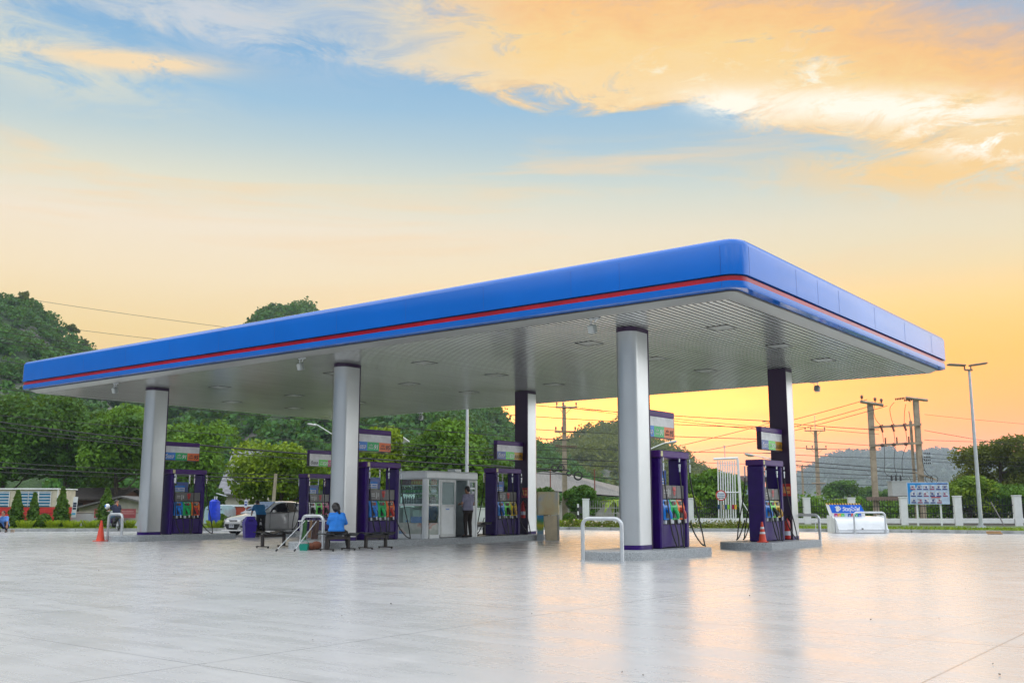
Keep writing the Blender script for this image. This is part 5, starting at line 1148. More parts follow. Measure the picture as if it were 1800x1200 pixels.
def crest(label, px, y, yt, w, D):
    p = at(px, y + 6, D); h = zat(px, yt, D) - p.z; root = thing('crest_tree', label, 'tree', p, 0, 'trees on the crest of the left hill'); R = w / FPX * D / 2
    lb = lobes_for((0, 0, h * .68), (R, R, h * .36), 14, .2, .36); P, N, T = crown_points(lb, 700, shell=.3, jit=1.3); V, F = leaf_quads(P, N, .75); np_obj('crown', V, F, LM['olive'], T, parent=root)
    mb = MB(); limbs(mb, Vector((0, 0, -2)), Vector((0, 0, h * .8)), (R * .8, R * .8, h * .3), 5, .28); obj('trunk', mb, M['bark'], root)
crest('lone thin tree standing highest on the crest of the left hill', 39, 545, 510, 30, 238)
crest('lone tree lower on the crest just above the canopy edge', 126, 600, 570, 22, 238)
crest('small crest tree between the two lone trees on the left hill', 74, 566, 548, 22, 238)
crest('last small crest tree on the right flank of the left hill', 146, 618, 596, 20, 238)

# ------------------------------------------------------------------ buildings on the left
def frame(px0, px1, D, dz=0):
    """local frame: X to the right in the picture plane, Y away; returns matrix origin at px0"""
    return L((px0 + px1) / 2, D, dz), YAW, (px1 - px0) / FPX * D
def zz(px, y, D): return zat(px, y, D)
# red and cream bus
c, rz, w = frame(-60, 99, 56); o = thing('bus', 'old red and cream bus with louvred blue windows behind the shrubs', 'bus', c, rz); zt, zm, zl = zz(50, 858, 56), zz(50, 891, 56), .45
MC = mat('cream_paint', (.62, .55, .42), .6, 0, var=.12)
mb = MB(); mb.box(-w / 2, w / 2, 0, 2.3, zl, zm - .003, 0, .03); obj('lower_body', mb, M['red_paint'], o)
mb = MB(); mb.box(-w / 2, w / 2, 0.01, 2.29, zm, zt - .07, 0, .03); obj('upper_body', mb, MC, o)
mb = MB(); mb.box(-w / 2 - .05, w / 2 + .08, -.1, 2.4, zt - .068, zt, 0, .03); obj('roof', mb, M['white'], o)
mb = MB(); mb.tube([(w / 2 + .02, -.05, zt - .05), (w / 2 + .02, -.05, zm + .2), (w / 2 - .04, -.05, zm + .1)], .03, 6); obj('roof_rail', mb, M['white'], o)
MBW = mat('blue_louvre', (.015, .16, .3), .3, 0, var=.25, scale=5)
for (a, b2) in ((-60, 15), (35, 48), (49, 65), (67, 87)):
    x0, x1 = (a - 19.5) / FPX * 56, (b2 - 19.5) / FPX * 56; mb = MB(); mb.box(x0, x1, -.02, .02, zm + .03, zt - .18); f = obj('window', mb, MBW, o)
    mb = MB()
    for k in range(5): z = zm + .03 + (zt - .21 - zm) * (k + .5) / 5; mb.box(x0, x1, -.05, -.021, z, z + .045)
    for x in (x0 - .03, x1): mb.box(x, x + .03, -.05, -.0205, zm + .03, zt - .18)
    obj('louvre_slats', mb, M['white'], f)
for x in (-w / 2 + 1.0, w / 2 - .9):
    MM = Matrix.Translation((x, .2, .42)) @ Matrix.Rotation(PI / 2, 4, 'X'); mb = MB(); mb.lathe([(.2, -.14), (.4, -.14), (.42, 0), (.4, .1), (.2, .1)], 20, (0, 0, 0), 0, MM); obj('wheel', mb, M['rubber'], o)
mb = MB(); mb.box(-w / 2, w / 2, -.012, .0, zm - .33, zm - .3); mb.box(.3, .33, -.012, 0, zl + .1, zm - .05); obj('trim_strip', mb, mat('dark_red_trim', (.25, .01, .02), .4), o)
# barn, gabled building, low wall
MW = mat('weathered_brown_boards', (.11, .05, .03), .85, 0, var=.4, scale=2, stretch=(.3, .3, 4), bump=.3); MRf = mat('grey_roof_sheet', (.13, .125, .12), .7, 0, var=.25, scale=1.2, stretch=(6, .4, 1)); MPl = mat('stained_pale_plaster', (.42, .4, .34), .9, 0, var=.25, scale=.7, bump=.2)
def house(name, label, px0, px1, D, yeave, yridge, depth, wm, rm, ov=.4, gable=True, cat='house'):
    c, rz, w = frame(px0, px1, D); o = thing(name, label, cat, c, rz); ze, zr = zz((px0 + px1) / 2, yeave, D), zz((px0 + px1) / 2, yridge, D); h = w / 2
    mb = MB()
    if gable:
        mb.prism([(-h, 0), (h, 0), (h, ze), (0, zr - .05), (-h, ze)], 0, depth, 'y'); obj('wall', mb, wm, o)
        for s in (-1, 1): mb = MB(); a = (s * (h + ov), ze - (zr - ze) / h * ov); mb.prism([(0, zr), a, (a[0], a[1] + .1), (0, zr + .1)], -ov, depth + ov, 'y'); obj('roof', mb, rm, o)
    else:
        mb.prism([(0, 0), (depth, 0), (depth, ze), (depth / 2, zr - .05), (0, ze)], -h, h, 'x'); obj('wall', mb, wm, o)
        for s in (0, 1):
            a = (-ov, ze - (zr - ze) / (depth / 2) * ov) if s == 0 else (depth + ov, ze - (zr - ze) / (depth / 2) * ov); mb = MB(); mb.prism([(depth / 2, zr), a, (a[0], a[1] + .1), (depth / 2, zr + .1)], -h - ov, h + ov, 'x'); obj('roof', mb, rm, o)
    return o, w, ze, zr
o, w, ze, zr = house('barn', 'dark brown timber barn under the mango trees', 112, 200, 71, 876, 858, 6, MW, mat('dark_rusty_roof', (.05, .04, .035), .85, 0, var=.3), gable=False)
for x in (-.9, .9): mb = MB(); mb.box(x, x + .5, -.03, .02, .3, ze - .3); obj('door', mb, mat('dark_opening', (.02, .015, .012), .9), o)
o, w, ze, zr = house('shed', 'low shed with pale stained gable wall behind the motorbike', 140, 290, 62, 893, 874, 7, MPl, MRf)
c, rz, w = frame(98, 250, 58); o = thing('low_wall', 'pale grey plaster wall behind the conical shrubs and motorbike', 'wall', c, rz); zt = zz(170, 901, 58)
mb = MB(); mb.box(-w / 2, w / 2, 0, .2, -.05, zt, 0, .02); obj('wall', mb, mat('pale_grey_wall', (.5, .52, .54), .85, 0, var=.15, scale=.8), o); mb = MB(); mb.box(-w / 2, w / 2, -.03, .23, zt + .001, zt + .08); obj('coping', mb, MPl, o)
o = thing('banner', 'faded red banner hung on the wall behind the motorbike', 'banner', L(203, 57.7, 0), YAW); zt, zb = zz(203, 894, 57.7), zz(203, 910, 57.7); ww = 36 / FPX * 57.7
mb = MB(); mb.box(-ww, ww, -.02, .0, zb, zt); obj('banner_sheet', mb, mat('faded_red_vinyl', (.33, .06, .07), .6, 0, var=.2), o); mb = MB(); mb.box(-ww * .9, ww * .95, -.025, -.021, zb + .22, zb + .28); mb.box(-ww * .3, ww * .9, -.025, -.021, zt - .18, zt - .1); obj('faded_stripe', mb, mat('faded_pink', (.45, .2, .2), .6), o)
p = L(131, 54.3, .1); o = thing('banner_flag', 'tall narrow white banner with dark lettering beside the conical shrub', 'banner', p, YAW); z1, z0 = zz(131, 876, 54.3), zz(131, 912, 54.3)
mb = MB(); mb.tube([(-.19, .02, -.1), (-.08, .02, z1)], .015, 6); obj('pole', mb, M['steel'], o)
Sh = Matrix(((1, 0, .06, -.06), (0, 1, 0, 0), (0, 0, 1, 0), (0, 0, 0, 1)))
mb = MB(); mb.box(-.12, .12, -.01, .01, z0, z1, 0, 0, Sh); pn = obj('banner_sheet', mb, M['white'], o); mb = MB()
for a, b2 in ((.62, .72), (.5, .6), (.38, .47)): mb.box(-.09, .09, -.016, -.011, z0 + (z1 - z0) * a, z0 + (z1 - z0) * b2, 0, 0, Sh)
obj('dark_print', mb, mat('navy_print', (.02, .03, .07), .6), pn); mb = MB(); mb.box(-.1, .1, -.016, -.011, z0 + (z1 - z0) * .12, z0 + (z1 - z0) * .22, 0, 0, Sh); obj('blue_print', mb, mat('sky_blue_print', (.1, .4, .65), .6), pn)
# shingled roof house, white gable house, van, red hoarding, white wall
o, w, ze, zr = house('house', 'house with steep grey roof between the two green trees', 390, 434, 84, 862, 790, 8, MPl, mat('grey_shingles', (.22, .22, .24), .75, 0, var=.3, scale=3, stretch=(1, 1, 5)), gable=False)
o, w, ze, zr = house('house', 'white gabled house roof above the light green tree', 648, 714, 112, 775, 752, 9, M['white'], mat('pale_roof', (.55, .56, .56), .6), ov=.9)
mb = MB(); mb.box(-w / 2 - .5, -w / 2 + .2, -.2, 0, ze - .9, ze + .4); obj('awning', mb, MW, o)
c, rz, w = frame(360, 394, 57.5); o = thing('van', 'pale blue van end behind the blue wrapped machine', 'van', c, rz); zt = zz(380, 888, 57.5); mb = MB(); mb.loft([[(-w / 2, 0, .3), (w / 2, 0, .3), (w / 2, 0, 1.0), (w / 2 - .06, 0, zt - .1), (w / 2 - .2, 0, zt), (-w / 2 + .2, 0, zt), (-w / 2 + .06, 0, zt - .1), (-w / 2, 0, 1.0)], [(-w / 2, 3.5, .3), (w / 2, 3.5, .3), (w / 2, 3.5, 1.0), (w / 2 - .06, 3.5, zt - .1), (w / 2 - .2, 3.5, zt), (-w / 2 + .2, 3.5, zt), (-w / 2 + .06, 3.5, zt - .1), (-w / 2, 3.5, 1.0)]]); obj('body', mb, mat('pale_blue_paint', (.4, .55, .62), .35, 0, coat=.5), o)
mb = MB(); mb.box(-w / 2 + .12, w / 2 - .12, -.02, .01, 1.05, zt - .2, 0, .01); obj('rear_window', mb, MATS['dark_car_glass'], o)
for x in (-w / 2 + .1, w / 2 - .3):
    MM = Matrix.Translation((x + .1, .5, .3)) @ Matrix.Rotation(PI / 2, 4, 'Y'); mb = MB(); mb.lathe([(.15, -.1), (.3, -.1), (.3, .1), (.15, .1)], 18, (0, 0, 0), 0, MM); obj('wheel', mb, M['rubber'], o)
c, rz, w = frame(386, 470, 60); o = thing('hoarding', 'red hoarding with white lower band behind the front of the white car', 'hoarding', c, rz); z2, z1, z0 = zz(420, 890, 60), zz(420, 905, 60), .05
mb = MB(); mb.box(-w / 2, w / 2, 0, .1, z1, z2); obj('upper_band', mb, mat('tomato_red', (.5, .07, .03), .6), o); mb = MB(); mb.box(-w / 2, w / 2, 0, .1, z0, z1 - .003); obj('lower_band', mb, mat('pinkish_white', (.6, .5, .48), .6), o); mb = MB(); mb.box(-w / 2, w / 2 - .6, -.1, .15, z2 + .003, z2 + .12); obj('top_sheet', mb, M['white'], o)
c, rz, w = frame(560, 905, 61); o = thing('boundary_wall', 'white boundary wall behind the kiosk', 'wall', c, rz); zt = zz(700, 894, 61); mb = MB(); mb.box(-w / 2, w / 2, 0, .18, -.05, zt); obj('wall', mb, mat('white_wall_paint', (.62, .63, .62), .8, 0, var=.1, scale=.6), o); mb = MB()
for k in range(9): x = -w / 2 + w * k / 8; mb.box(x - .14, x + .14, -.05, .23, -.05, zt + .05)
mb.box(-w / 2, w / 2, -.03, .21, zt + .002, zt + .06); obj('wall_piers', mb, M['white'], o)
# blue wrapped machine and dark stand pipe beside it
p = L(377, 52.2, .1); o = thing('wrapped_machine', 'blue tarpaulin-wrapped machine with a small solar panel on top', 'machine', p, YAW)
mb = MB(); rings = []
for z, r, j in ((0, .2, 0), (.25, .28, .3), (.7, .3, .8), (1.1, .27, 1.2), (1.4, .25, 1.9), (1.5, .12, 2.2)): rings.append([(r * (1 + .12 * math.sin(5 * t + j)) * math.cos(t), r * (1 + .12 * math.cos(4 * t + j)) * math.sin(t), z) for t in np.linspace(0, 2 * PI, 19)[:-1]])
mb.loft(rings); obj('tarpaulin', mb, mat('blue_tarpaulin', (.01, .05, .6), .4, 0, var=.2, scale=5, bump=.5, bscale=8), o)
mb = MB(); mb.tube([(0, 0, 1.45), (0, 0, 1.66)], .035, 8); mb.tube([(.1, 0, 1.45), (.1, 0, 1.66)], .035, 8); obj('posts', mb, M['white'], o); mb = MB(); mb.box(-.3, .22, -.2, .2, 1.66, 1.69, 0, 0, Matrix.Translation((.05, 0, .55)) @ Matrix.Rotation(.28, 4, 'Y') @ Matrix.Translation((0, 0, -.45))); obj('panel', mb, mat('pale_panel', (.5, .55, .6), .25, .2), o)
p = L(432, 47, 0); o = thing('signpost', 'small white sign with dark print behind the car bonnet', 'sign', L(432, 53.5, .1), YAW); z1, z0 = zz(432, 881, 53.5), zz(432, 895, 53.5); mb = MB(); mb.tube([(0, .02, -.1), (0, .02, z1)], .02, 6); obj('post', mb, M['steel'], o); mb = MB(); mb.box(-.08, .08, -.01, .01, z0, z1); q = obj('sign_plate', mb, M['paper'], o); mb = MB(); mb.box(-.06, .06, -.014, -.0105, z0 + .1, z0 + .2); mb.box(-.06, .06, -.014, -.0105, z0 + .26, z0 + .32); obj('print', mb, M['p_slate'], q)
p = L(478, 55, 0); mb = MB(); b_ = at(485, 832, 55); mb.tube([p, b_], [.11, .08], 8); obj('leaning_post', mb, mat('bleached_timber', (.33, .28, .2), .85, 0, var=.25, scale=4, stretch=(1, 1, .2)), label='leaning bleached timber post behind the white car', cat='post')
# corrugated roof shed behind the tall pole
c, rz, w = frame(945, 1120, 92); o = thing('shed', 'large shed with grey corrugated roof behind the tall power pole', 'shed', c, rz)
zl, zr_, ze = zz(980, 822, 92), zz(1120, 850, 92), zz(1000, 868, 92); mb = MB(); x0, x1 = -w / 2, w / 2
mb.add([(x0, 0, zz(950, 860, 92)), (x1, 0, ze - .3), (x1, 7, zr_ - .3), (x0 + 1.8, 7, zl), (x0, 7, zl - .2)], [(0, 1, 2, 3, 4)]); mb.add([(x0, 0, zz(950, 860, 92) - .12), (x1, 0, ze - .42), (x1, 7, zr_ - .42), (x0 + 1.8, 7, zl - .12), (x0, 7, zl - .32)], [(4, 3, 2, 1, 0)]); obj('roof', mb, mat('weathered_corrugated_sheet', (.17, .16, .145), .7, .1, var=.2, scale=2.2, stretch=(9, .2, .2)), o)
mb = MB(); mb.box(x0 + .3, x1 - .3, 1, 6.8, 0, ze - .6); obj('wall', mb, MPl, o)
for px in (968, 1045): x = (px - 1032) / FPX * 92; mb = MB(); mb.tube([(x, -.1, 0), (x, -.1, zz(px, 824, 92) )], .06, 6); obj('post', mb, mat('rusty_post', (.22, .07, .04), .8), o)
c, rz, w = frame(1292, 1345, 118); o = thing('building', 'flat grey building behind the white gate', 'building', c, rz); zt = zz(1310, 836, 118); mb = MB(); mb.box(-w / 2, w / 2, 0, 8, 0, zt - .7); obj('wall', mb, mat('blue_grey_wall', (.32, .36, .42), .7), o); mb = MB(); mb.box(-w / 2 - .5, w / 2 + .4, -.6, 8.4, zt - .7, zt, 0, .05); obj('roof', mb, mat('brown_grey_roof', (.2, .15, .14), .8), o)
for k in range(3): mb = MB(); x = -w / 2 + .3 + k * 1.15; mb.box(x, x + .9, -.05, .02, zt - 2.3, zt - 1.1); obj('window', mb, mat('pale_window', (.4, .48, .55), .15), o)
# ------------------------------------------------------------------ fence on the right
FEN = [(1030, 66), (1213, 67.5), (1418, 68), (1497, 66.8), (1588, 65.4), (1683, 64), (1788, 62.5), (1900, 61)]
fence = thing('fence', 'white pillared fence with dark iron railings along the right side', 'fence', (0, 0, 0))
MI = mat('dark_iron_railing', (.03, .032, .035), .5, .3); MLow = mat('grey_brown_plinth', (.26, .23, .2), .85, 0, var=.2, scale=1)
def seg_frame(a, b):
    d = (b - a); l = d.length; r = math.atan2(d.y, d.x); return a, r, l
fpt = [L(x, d, .05) for x, d in FEN]; FEN_TOP = [zat(x, y, d) for (x, d), y in zip(FEN, (876, 875, 874, 874, 873, 871, 870, 868))]
for i in range(len(FEN)):
    p = fpt[i]; mb = MB(); Mx = Matrix.Translation((p.x, p.y, 0)) @ Matrix.Rotation(YAW - .1, 4, 'Z'); mb.box(-.22, .22, -.2, .2, 0, FEN_TOP[i] - .06, 0, .015, Mx); mb.box(-.25, .25, -.23, .23, FEN_TOP[i] - .058, FEN_TOP[i], 0, .015, Mx); obj('pillar', mb, M['white'], fence)
for i in range(len(FEN) - 1):
    a, r, l = seg_frame(fpt[i], fpt[i + 1]); Mx = Matrix.Translation((a.x, a.y, 0)) @ Matrix.Rotation(r, 4, 'Z'); zb0 = zat(FEN[i][0], 919, FEN[i][1]); zb1 = zat(FEN[i][0], 910.5, FEN[i][1]); zt = FEN_TOP[i] - .12
    mb = MB(); mb.box(.225, l - .225, -.13, .13, zb0, zb1, 0, .01, Mx); obj('base_beam', mb, M['white'], fence)
    mb = MB(); mb.box(.0, l, -.09, .09, -.05, zb0 - .002, 0, 0, Mx); obj('plinth', mb, MLow, fence)
    mb = MB(); n = int(l / .16)
    for k in range(1, n): x = l * k / n; mb.box(x - .013, x + .013, -.013, .013, zb1, zt, 0, 0, Mx)
    for z in (zb1 + .3, zt - .5): mb.box(.2, l - .2, -.016, .02, z, z + .045, 0, 0, Mx)
    obj('railing', mb, MI if i else mat('pale_railing', (.35, .34, .33), .5, .2), fence)
c, rz, w = frame(1018, 1046, 66.5); o = thing('low_wall', 'short pale wall end left of the fence, beside a black and white post', 'wall', L(1032, 68, 0), YAW); zt = zz(1032, 894, 67); mb = MB(); mb.box(-1.2, .6, 0, .2, 0, zt); obj('wall', mb, MPl, o); mb = MB(); mb.box(-1.25, .65, -.04, .24, zt + .001, zt + .09); obj('coping', mb, MRf, o)
o = thing('marker_post', 'black and white marker post with a small dark flag', 'post', L(1016, 60, .1), YAW); zt = zz(1016, 888, 60)
mb = MB(); n = 6
for k in range(n): mb.lathe([(.05, zt * k / n), (.05, zt * (k + 1) / n - .002)], 10, (0, 0, 0), k % 2)
obj('post', mb, [M['black'], M['white']], o); mb = MB(); mb.prism([(.05, zt - .05), (.25, zt - .2), (.25, zt - .55), (.05, zt - .6)], -.01, .01, 'y'); obj('flag', mb, M['dgrey'], o)

# tall white gate with flags
c, rz, w = frame(1262, 1304, 58); gt = thing('gate', 'tall white gate of vertical bars beside the round sign', 'gate', c, rz); zt = zz(1283, 806, 58); k_ = 58 / FPX
mb = MB()
for k in range(8): x = (-20 + k * 4.2) * k_; mb.tube([(x + .06, 0, zt - .1), (x, 0, .12)], .036, 7)
obj('bars', mb, M['white'], gt)
mb = MB(); mb.tube([(16.5 * k_, 0, zt), (20 * k_, 0, .12)], .08, 8); obj('gate_post', mb, M['white'], gt)
mb = MB(); mb.tube([(-26 * k_, 0, zt - .02), (17 * k_, 0, zt + .04)], .07, 8); mb.tube([(-20 * k_, 0, zt - .38), (17 * k_, 0, zt - .35)], .03, 6); mb.tube([(-14 * k_, 0, zt - .75), (17 * k_, 0, zt - .75)], .025, 6); mb.tube([(-14 * k_, -.02, zz(1283, 865, 58)), (19 * k_, -.02, zz(1283, 865, 58))], .04, 6); obj('cross_rail', mb, M['white'], gt)
mb = MB(); mb.tube([(20 * k_, 0, zz(1283, 878, 58)), (36 * k_, .1, zz(1283, 906, 58))], .03, 6); obj('brace', mb, M['white'], gt)
mb = MB(); mb.tube([(-5 * k_, .05, zt), (-5.5 * k_, .05, zz(1283, 784, 58))], .025, 6); mb.box(-5.5 * k_ - .05, -5.5 * k_ + .05, .0, .1, zz(1283, 786, 58), zz(1283, 783, 58)); obj('lightning_rod', mb, M['steel'], gt)
zf1, zf0 = zz(1283, 886.5, 58), zz(1283, 894.5, 58)
for k, cname, cc in ((0, 'navy', (.01, .05, .12)), (2, 'tan', (.45, .36, .25)), (3, 'dark_blue', (.03, .07, .2)), (4, 'lime', (.25, .55, .02)), (6, 'crimson', (.35, .01, .06)), (7, 'amber', (.75, .42, .03))):
    x = (-20 + k * 4.2) * k_; mb = MB(); mb.box(x - .055, x + .07, -.05, -.041, zf0, zf1); obj('flag', mb, mat('flag_' + cname, cc, .7), gt)
# round sign
p = L(1268, 56.5, .1); o = thing('round_sign', 'round white sign with red rim and a black double arrow', 'sign', p, YAW); zc = zz(1268, 873.5, 56.5); r = 9.2 / FPX * 56.5
MM = Matrix.Translation((0, 0, zc)) @ Matrix.Rotation(PI / 2, 4, 'X')
mb = MB(); mb.lathe([(r, -.01), (r, .012)], 32, (0, 0, 0), 0, MM); d_ = obj('disc', mb, M['red_paint'], o); mb = MB(); mb.lathe([(r * .8, .0125), (r * .8, .016)], 32, (0, 0, 0), 0, MM); f_ = obj('face', mb, M['white'], d_)
MT = Matrix.Translation((0, -.019, 0)) @ Matrix(((1, 0, 0, 0), (0, 0, -1, 0), (0, 1, 0, 0), (0, 0, 0, 1)))
mb = MB(); mb.merge(text_mb('ห้ามจอด', .12, Matrix.Translation((0, 0, zc + .09)) @ MT, bold=.004)); mb.merge(text_mb('ตลอดแนว', .12, Matrix.Translation((0, 0, zc - .03)) @ MT, bold=.004)); obj('lettering', mb, mat('blue_letter', (.05, .15, .35), .5), o)
mb = MB(); mb.box(-.1, .1, -.022, -.0175, zc - .16, zc - .125)
for s in (-1, 1): mb.prism([(s * .16, zc - .1425), (s * .09, zc - .1), (s * .09, zc - .185)], -.022, -.0175, 'y')
obj('arrow', mb, M['ink'], o); mb = MB(); mb.tube([(0, .03, -.1), (0, .03, zc)], .03, 8); obj('post', mb, M['steel'], o)

# flammable sign and white fuel filling ramp
D_ = 47.6; p = L(1502, D_, .02); o = thing('filling_point', 'white curved tank filling point with blue sloping sign, mirrored hand symbol and lettering', 'filling point', p, YAW); k_ = D_ / FPX
X = lambda px: (px - 1502) * k_
Z = lambda y: zat(1502, y, D_)
# curved hood: side outline (y,z), extruded across
mb = MB(); prof = [(0.9, .0), (-.62, .0), (-.62, .16), (-.5, .2), (-.42, .38), (-.28, .56), (-.05, .68), (.2, .74), (.9, .76)]
for s0, s1, sh in ((X(1466), X(1551), 0),): mb.prism(prof, s0, s1, 'x', 0, None, True)
obj('hood', mb, mat('white_gloss_metal', (.74, .76, .78), .2, 0, var=.04, coat=.5), o)
mb = MB()
for x in (X(1463.5), X(1551.5)): mb.prism([(-.1, 0), (.9, 0), (.9, .8), (.2, .8), (-.1, .66)], x, x + .05, 'x')
obj('side_cheek', mb, mat('pale_side', (.6, .62, .58), .6), o)
mb = MB(); mb.box(X(1505) - .02, X(1505) + .06, -.66, -.62, .17, .22); mb.box(X(1480), X(1548), -.625, -.621, .15, .165); obj('latch', mb, M['dgrey'], o)
ta, tb = Z(887.5), Z(902); 
sg = MB(); sg.add([(X(1461), .25, ta), (X(1516), .25, ta), (X(1523), .25, tb), (X(1466), .25, tb), (X(1461), .29, ta), (X(1516), .29, ta), (X(1523), .29, tb), (X(1466), .29, tb)], [(0, 3, 2, 1), (4, 5, 6, 7), (0, 1, 5, 4), (1, 2, 6, 5), (2, 3, 7, 6), (3, 0, 4, 7)]); s_ = obj('sign_board', sg, mat('vivid_blue_sign', (.0, .13, .72), .3, 0, coat=.4), o)
wb = MB(); wb.add([(X(1455), .26, Z(886)), (X(1460.6), .26, ta), (X(1465.6), .26, tb), (X(1465.6), .26, Z(910)), (X(1462), .26, Z(910))], [(0, 4, 3, 2, 1)]); wb.box(X(1466), X(1523), .26, .3, Z(910), tb - .004); obj('white_margin', wb, M['white'], o)
st = MB()
for k in range(26):
    a, b2 = X(1455.5) + (X(1516.5) - X(1455.5)) * k / 26, X(1455.5) + (X(1516.5) - X(1455.5)) * (k + 1) / 26
    st.add([(a + .03, .249, Z(887.4)), (b2 + .03, .249, Z(887.4)), (b2, .249, Z(884.8)), (a, .249, Z(884.8)), (a + .03, .28, Z(887.4)), (b2 + .03, .28, Z(887.4)), (b2, .28, Z(884.8)), (a, .28, Z(884.8))], [(0, 1, 2, 3), (7, 6, 5, 4), (3, 2, 6, 7), (0, 4, 5, 1)], k % 2)
obj('hazard_stripe', st, [mat('amber_stripe', (.8, .5, .12), .5), mat('dark_brown_stripe', (.05, .02, .01), .5)], o)
TM = lambda x, z: Matrix(((1, 0, 0, x), (0, 0, -1, .247), (0, 1, 0, z), (0, 0, 0, 1)))
zc = (ta + tb) / 2; lt = text_mb('วัตถุไวไฟ', .235, TM(X(1499), zc - .02), bold=.007); obj('lettering', lt, M['white'], s_)
hd = MB()   # a stylised open hand
hx = X(1476); 
hd.prism([(hx - .02 + .085 * math.cos(t), zc - .04 + .1 * math.sin(t)) for t in np.linspace(0, 2 * PI, 17)[:-1]], .243, .249, 'y')
for k in range(4): a = math.radians(128 - k * 26); hd.tube([(hx - .02 + .05 * math.cos(a), .246, zc - .02 + .05 * math.sin(a)), (hx - .02 + .19 * math.cos(a), .246, zc - .02 + (.17 if k in (1, 2) else .15) * math.sin(a))], [.03, .022], 6)
hd.tube([(hx + .02, .246, zc - .06), (hx + .1, .246, zc - .02), (hx + .14, .246, zc + .04)], [.035, .03, .02], 6); obj('hand_symbol', hd, M['white'], s_)
for k, (nm, cc) in enumerate((('magenta', (.5, .0, .2)), ('amber', (.8, .42, .02)), ('green', (.1, .65, .12)), ('sky', (.45, .6, .75)), ('blue', (.0, .1, .4)), ('red', (.65, .05, .01)), ('teal', (.0, .42, .2)), ('navy', (.0, .12, .55)))):
    a = X(1469.3 + k * 5.9); mb = MB(); mb.box(a, a + 5.6 * k_, .25, .259, Z(908), Z(903)); q = obj('colour_tile', mb, mat('tile_' + nm, cc, .4), o); mb = MB(); mb.box(a + 2 * k_, a + 4 * k_, .246, .2495, Z(907.5), Z(906)); obj('tile_mark', mb, M['white'], q)

# photo board on two legs
D_ = 59; p = L(1634, D_, .1); o = thing('notice_board', 'blue and white board with rows of small pictures on two white legs', 'notice board', p, YAW); k_ = D_ / FPX; X = lambda px: (px - 1634) * k_; Z = lambda y: zat(1634, y, D_)
mb = MB(); mb.box(X(1597), X(1670), 0, .06, Z(889), Z(850.5), 0, .01); bd = obj('board', mb, mat('pale_blue_board', (.5, .6, .78), .35), o)
mb = MB(); mb.prism([(X(1598), Z(888)), (X(1600.5), Z(888)), (X(1601.5), Z(869)), (X(1613), Z(859)), (X(1622), Z(854)), (X(1668), Z(854)), (X(1668), Z(851.5)), (X(1598), Z(851.5))], -.005, -.001, 'y'); obj('blue_swoosh', mb, mat('cyan_blue_print', (.01, .25, .65), .35), bd)
mb = MB(); mb.box(X(1650), X(1668), -.009, -.0055, Z(853.8), Z(852.2)); obj('title_strip', mb, mat('navy_title', (.03, .05, .25), .4), bd)
for r in range(3):
    for c_ in range(6):
        if r == 2 and c_ == 5: continue
        a = 1602.8 + c_ * 11.1; b2 = 855.2 + r * 11.7; mb = MB(); mb.box(X(a), X(a + 8.4), -.012, -.0065, Z(b2 + 8.4), Z(b2)); hue = rnd.random()
        pi = obj('picture', mb, mat('picture_tone_%d' % ((r * 6 + c_) % 4), [(.55, .55, .6), (.4, .4, .46), (.62, .6, .66), (.48, .5, .58)][(r * 6 + c_) % 4], .4, 0, var=.5, scale=6), bd)
        mb = MB(); mb.box(X(a), X(a + 8.4), -.016, -.0125, Z(b2 + 8.4), Z(b2 + 6.4)); mb.box(X(a + 1 + hue * 3), X(a + 4 + hue * 3), -.016, -.0125, Z(b2 + 5), Z(b2 + 2)); obj('caption', mb, mat('navy_title', (.03, .05, .25), .4) if (r + c_) % 3 else mat('plum_print', (.3, .06, .15), .5), pi)
mb = MB(); mb.box(X(1638), X(1654), -.013, -.0066, Z(877.6), Z(876)); obj('red_strip', mb, M['red_paint'], bd)
for px in (1613.5, 1654.5): mb = MB(); mb.box(X(px) - .045, X(px) + .045, .065, .13, -.1, Z(852)); obj('leg', mb, M['white'], o)

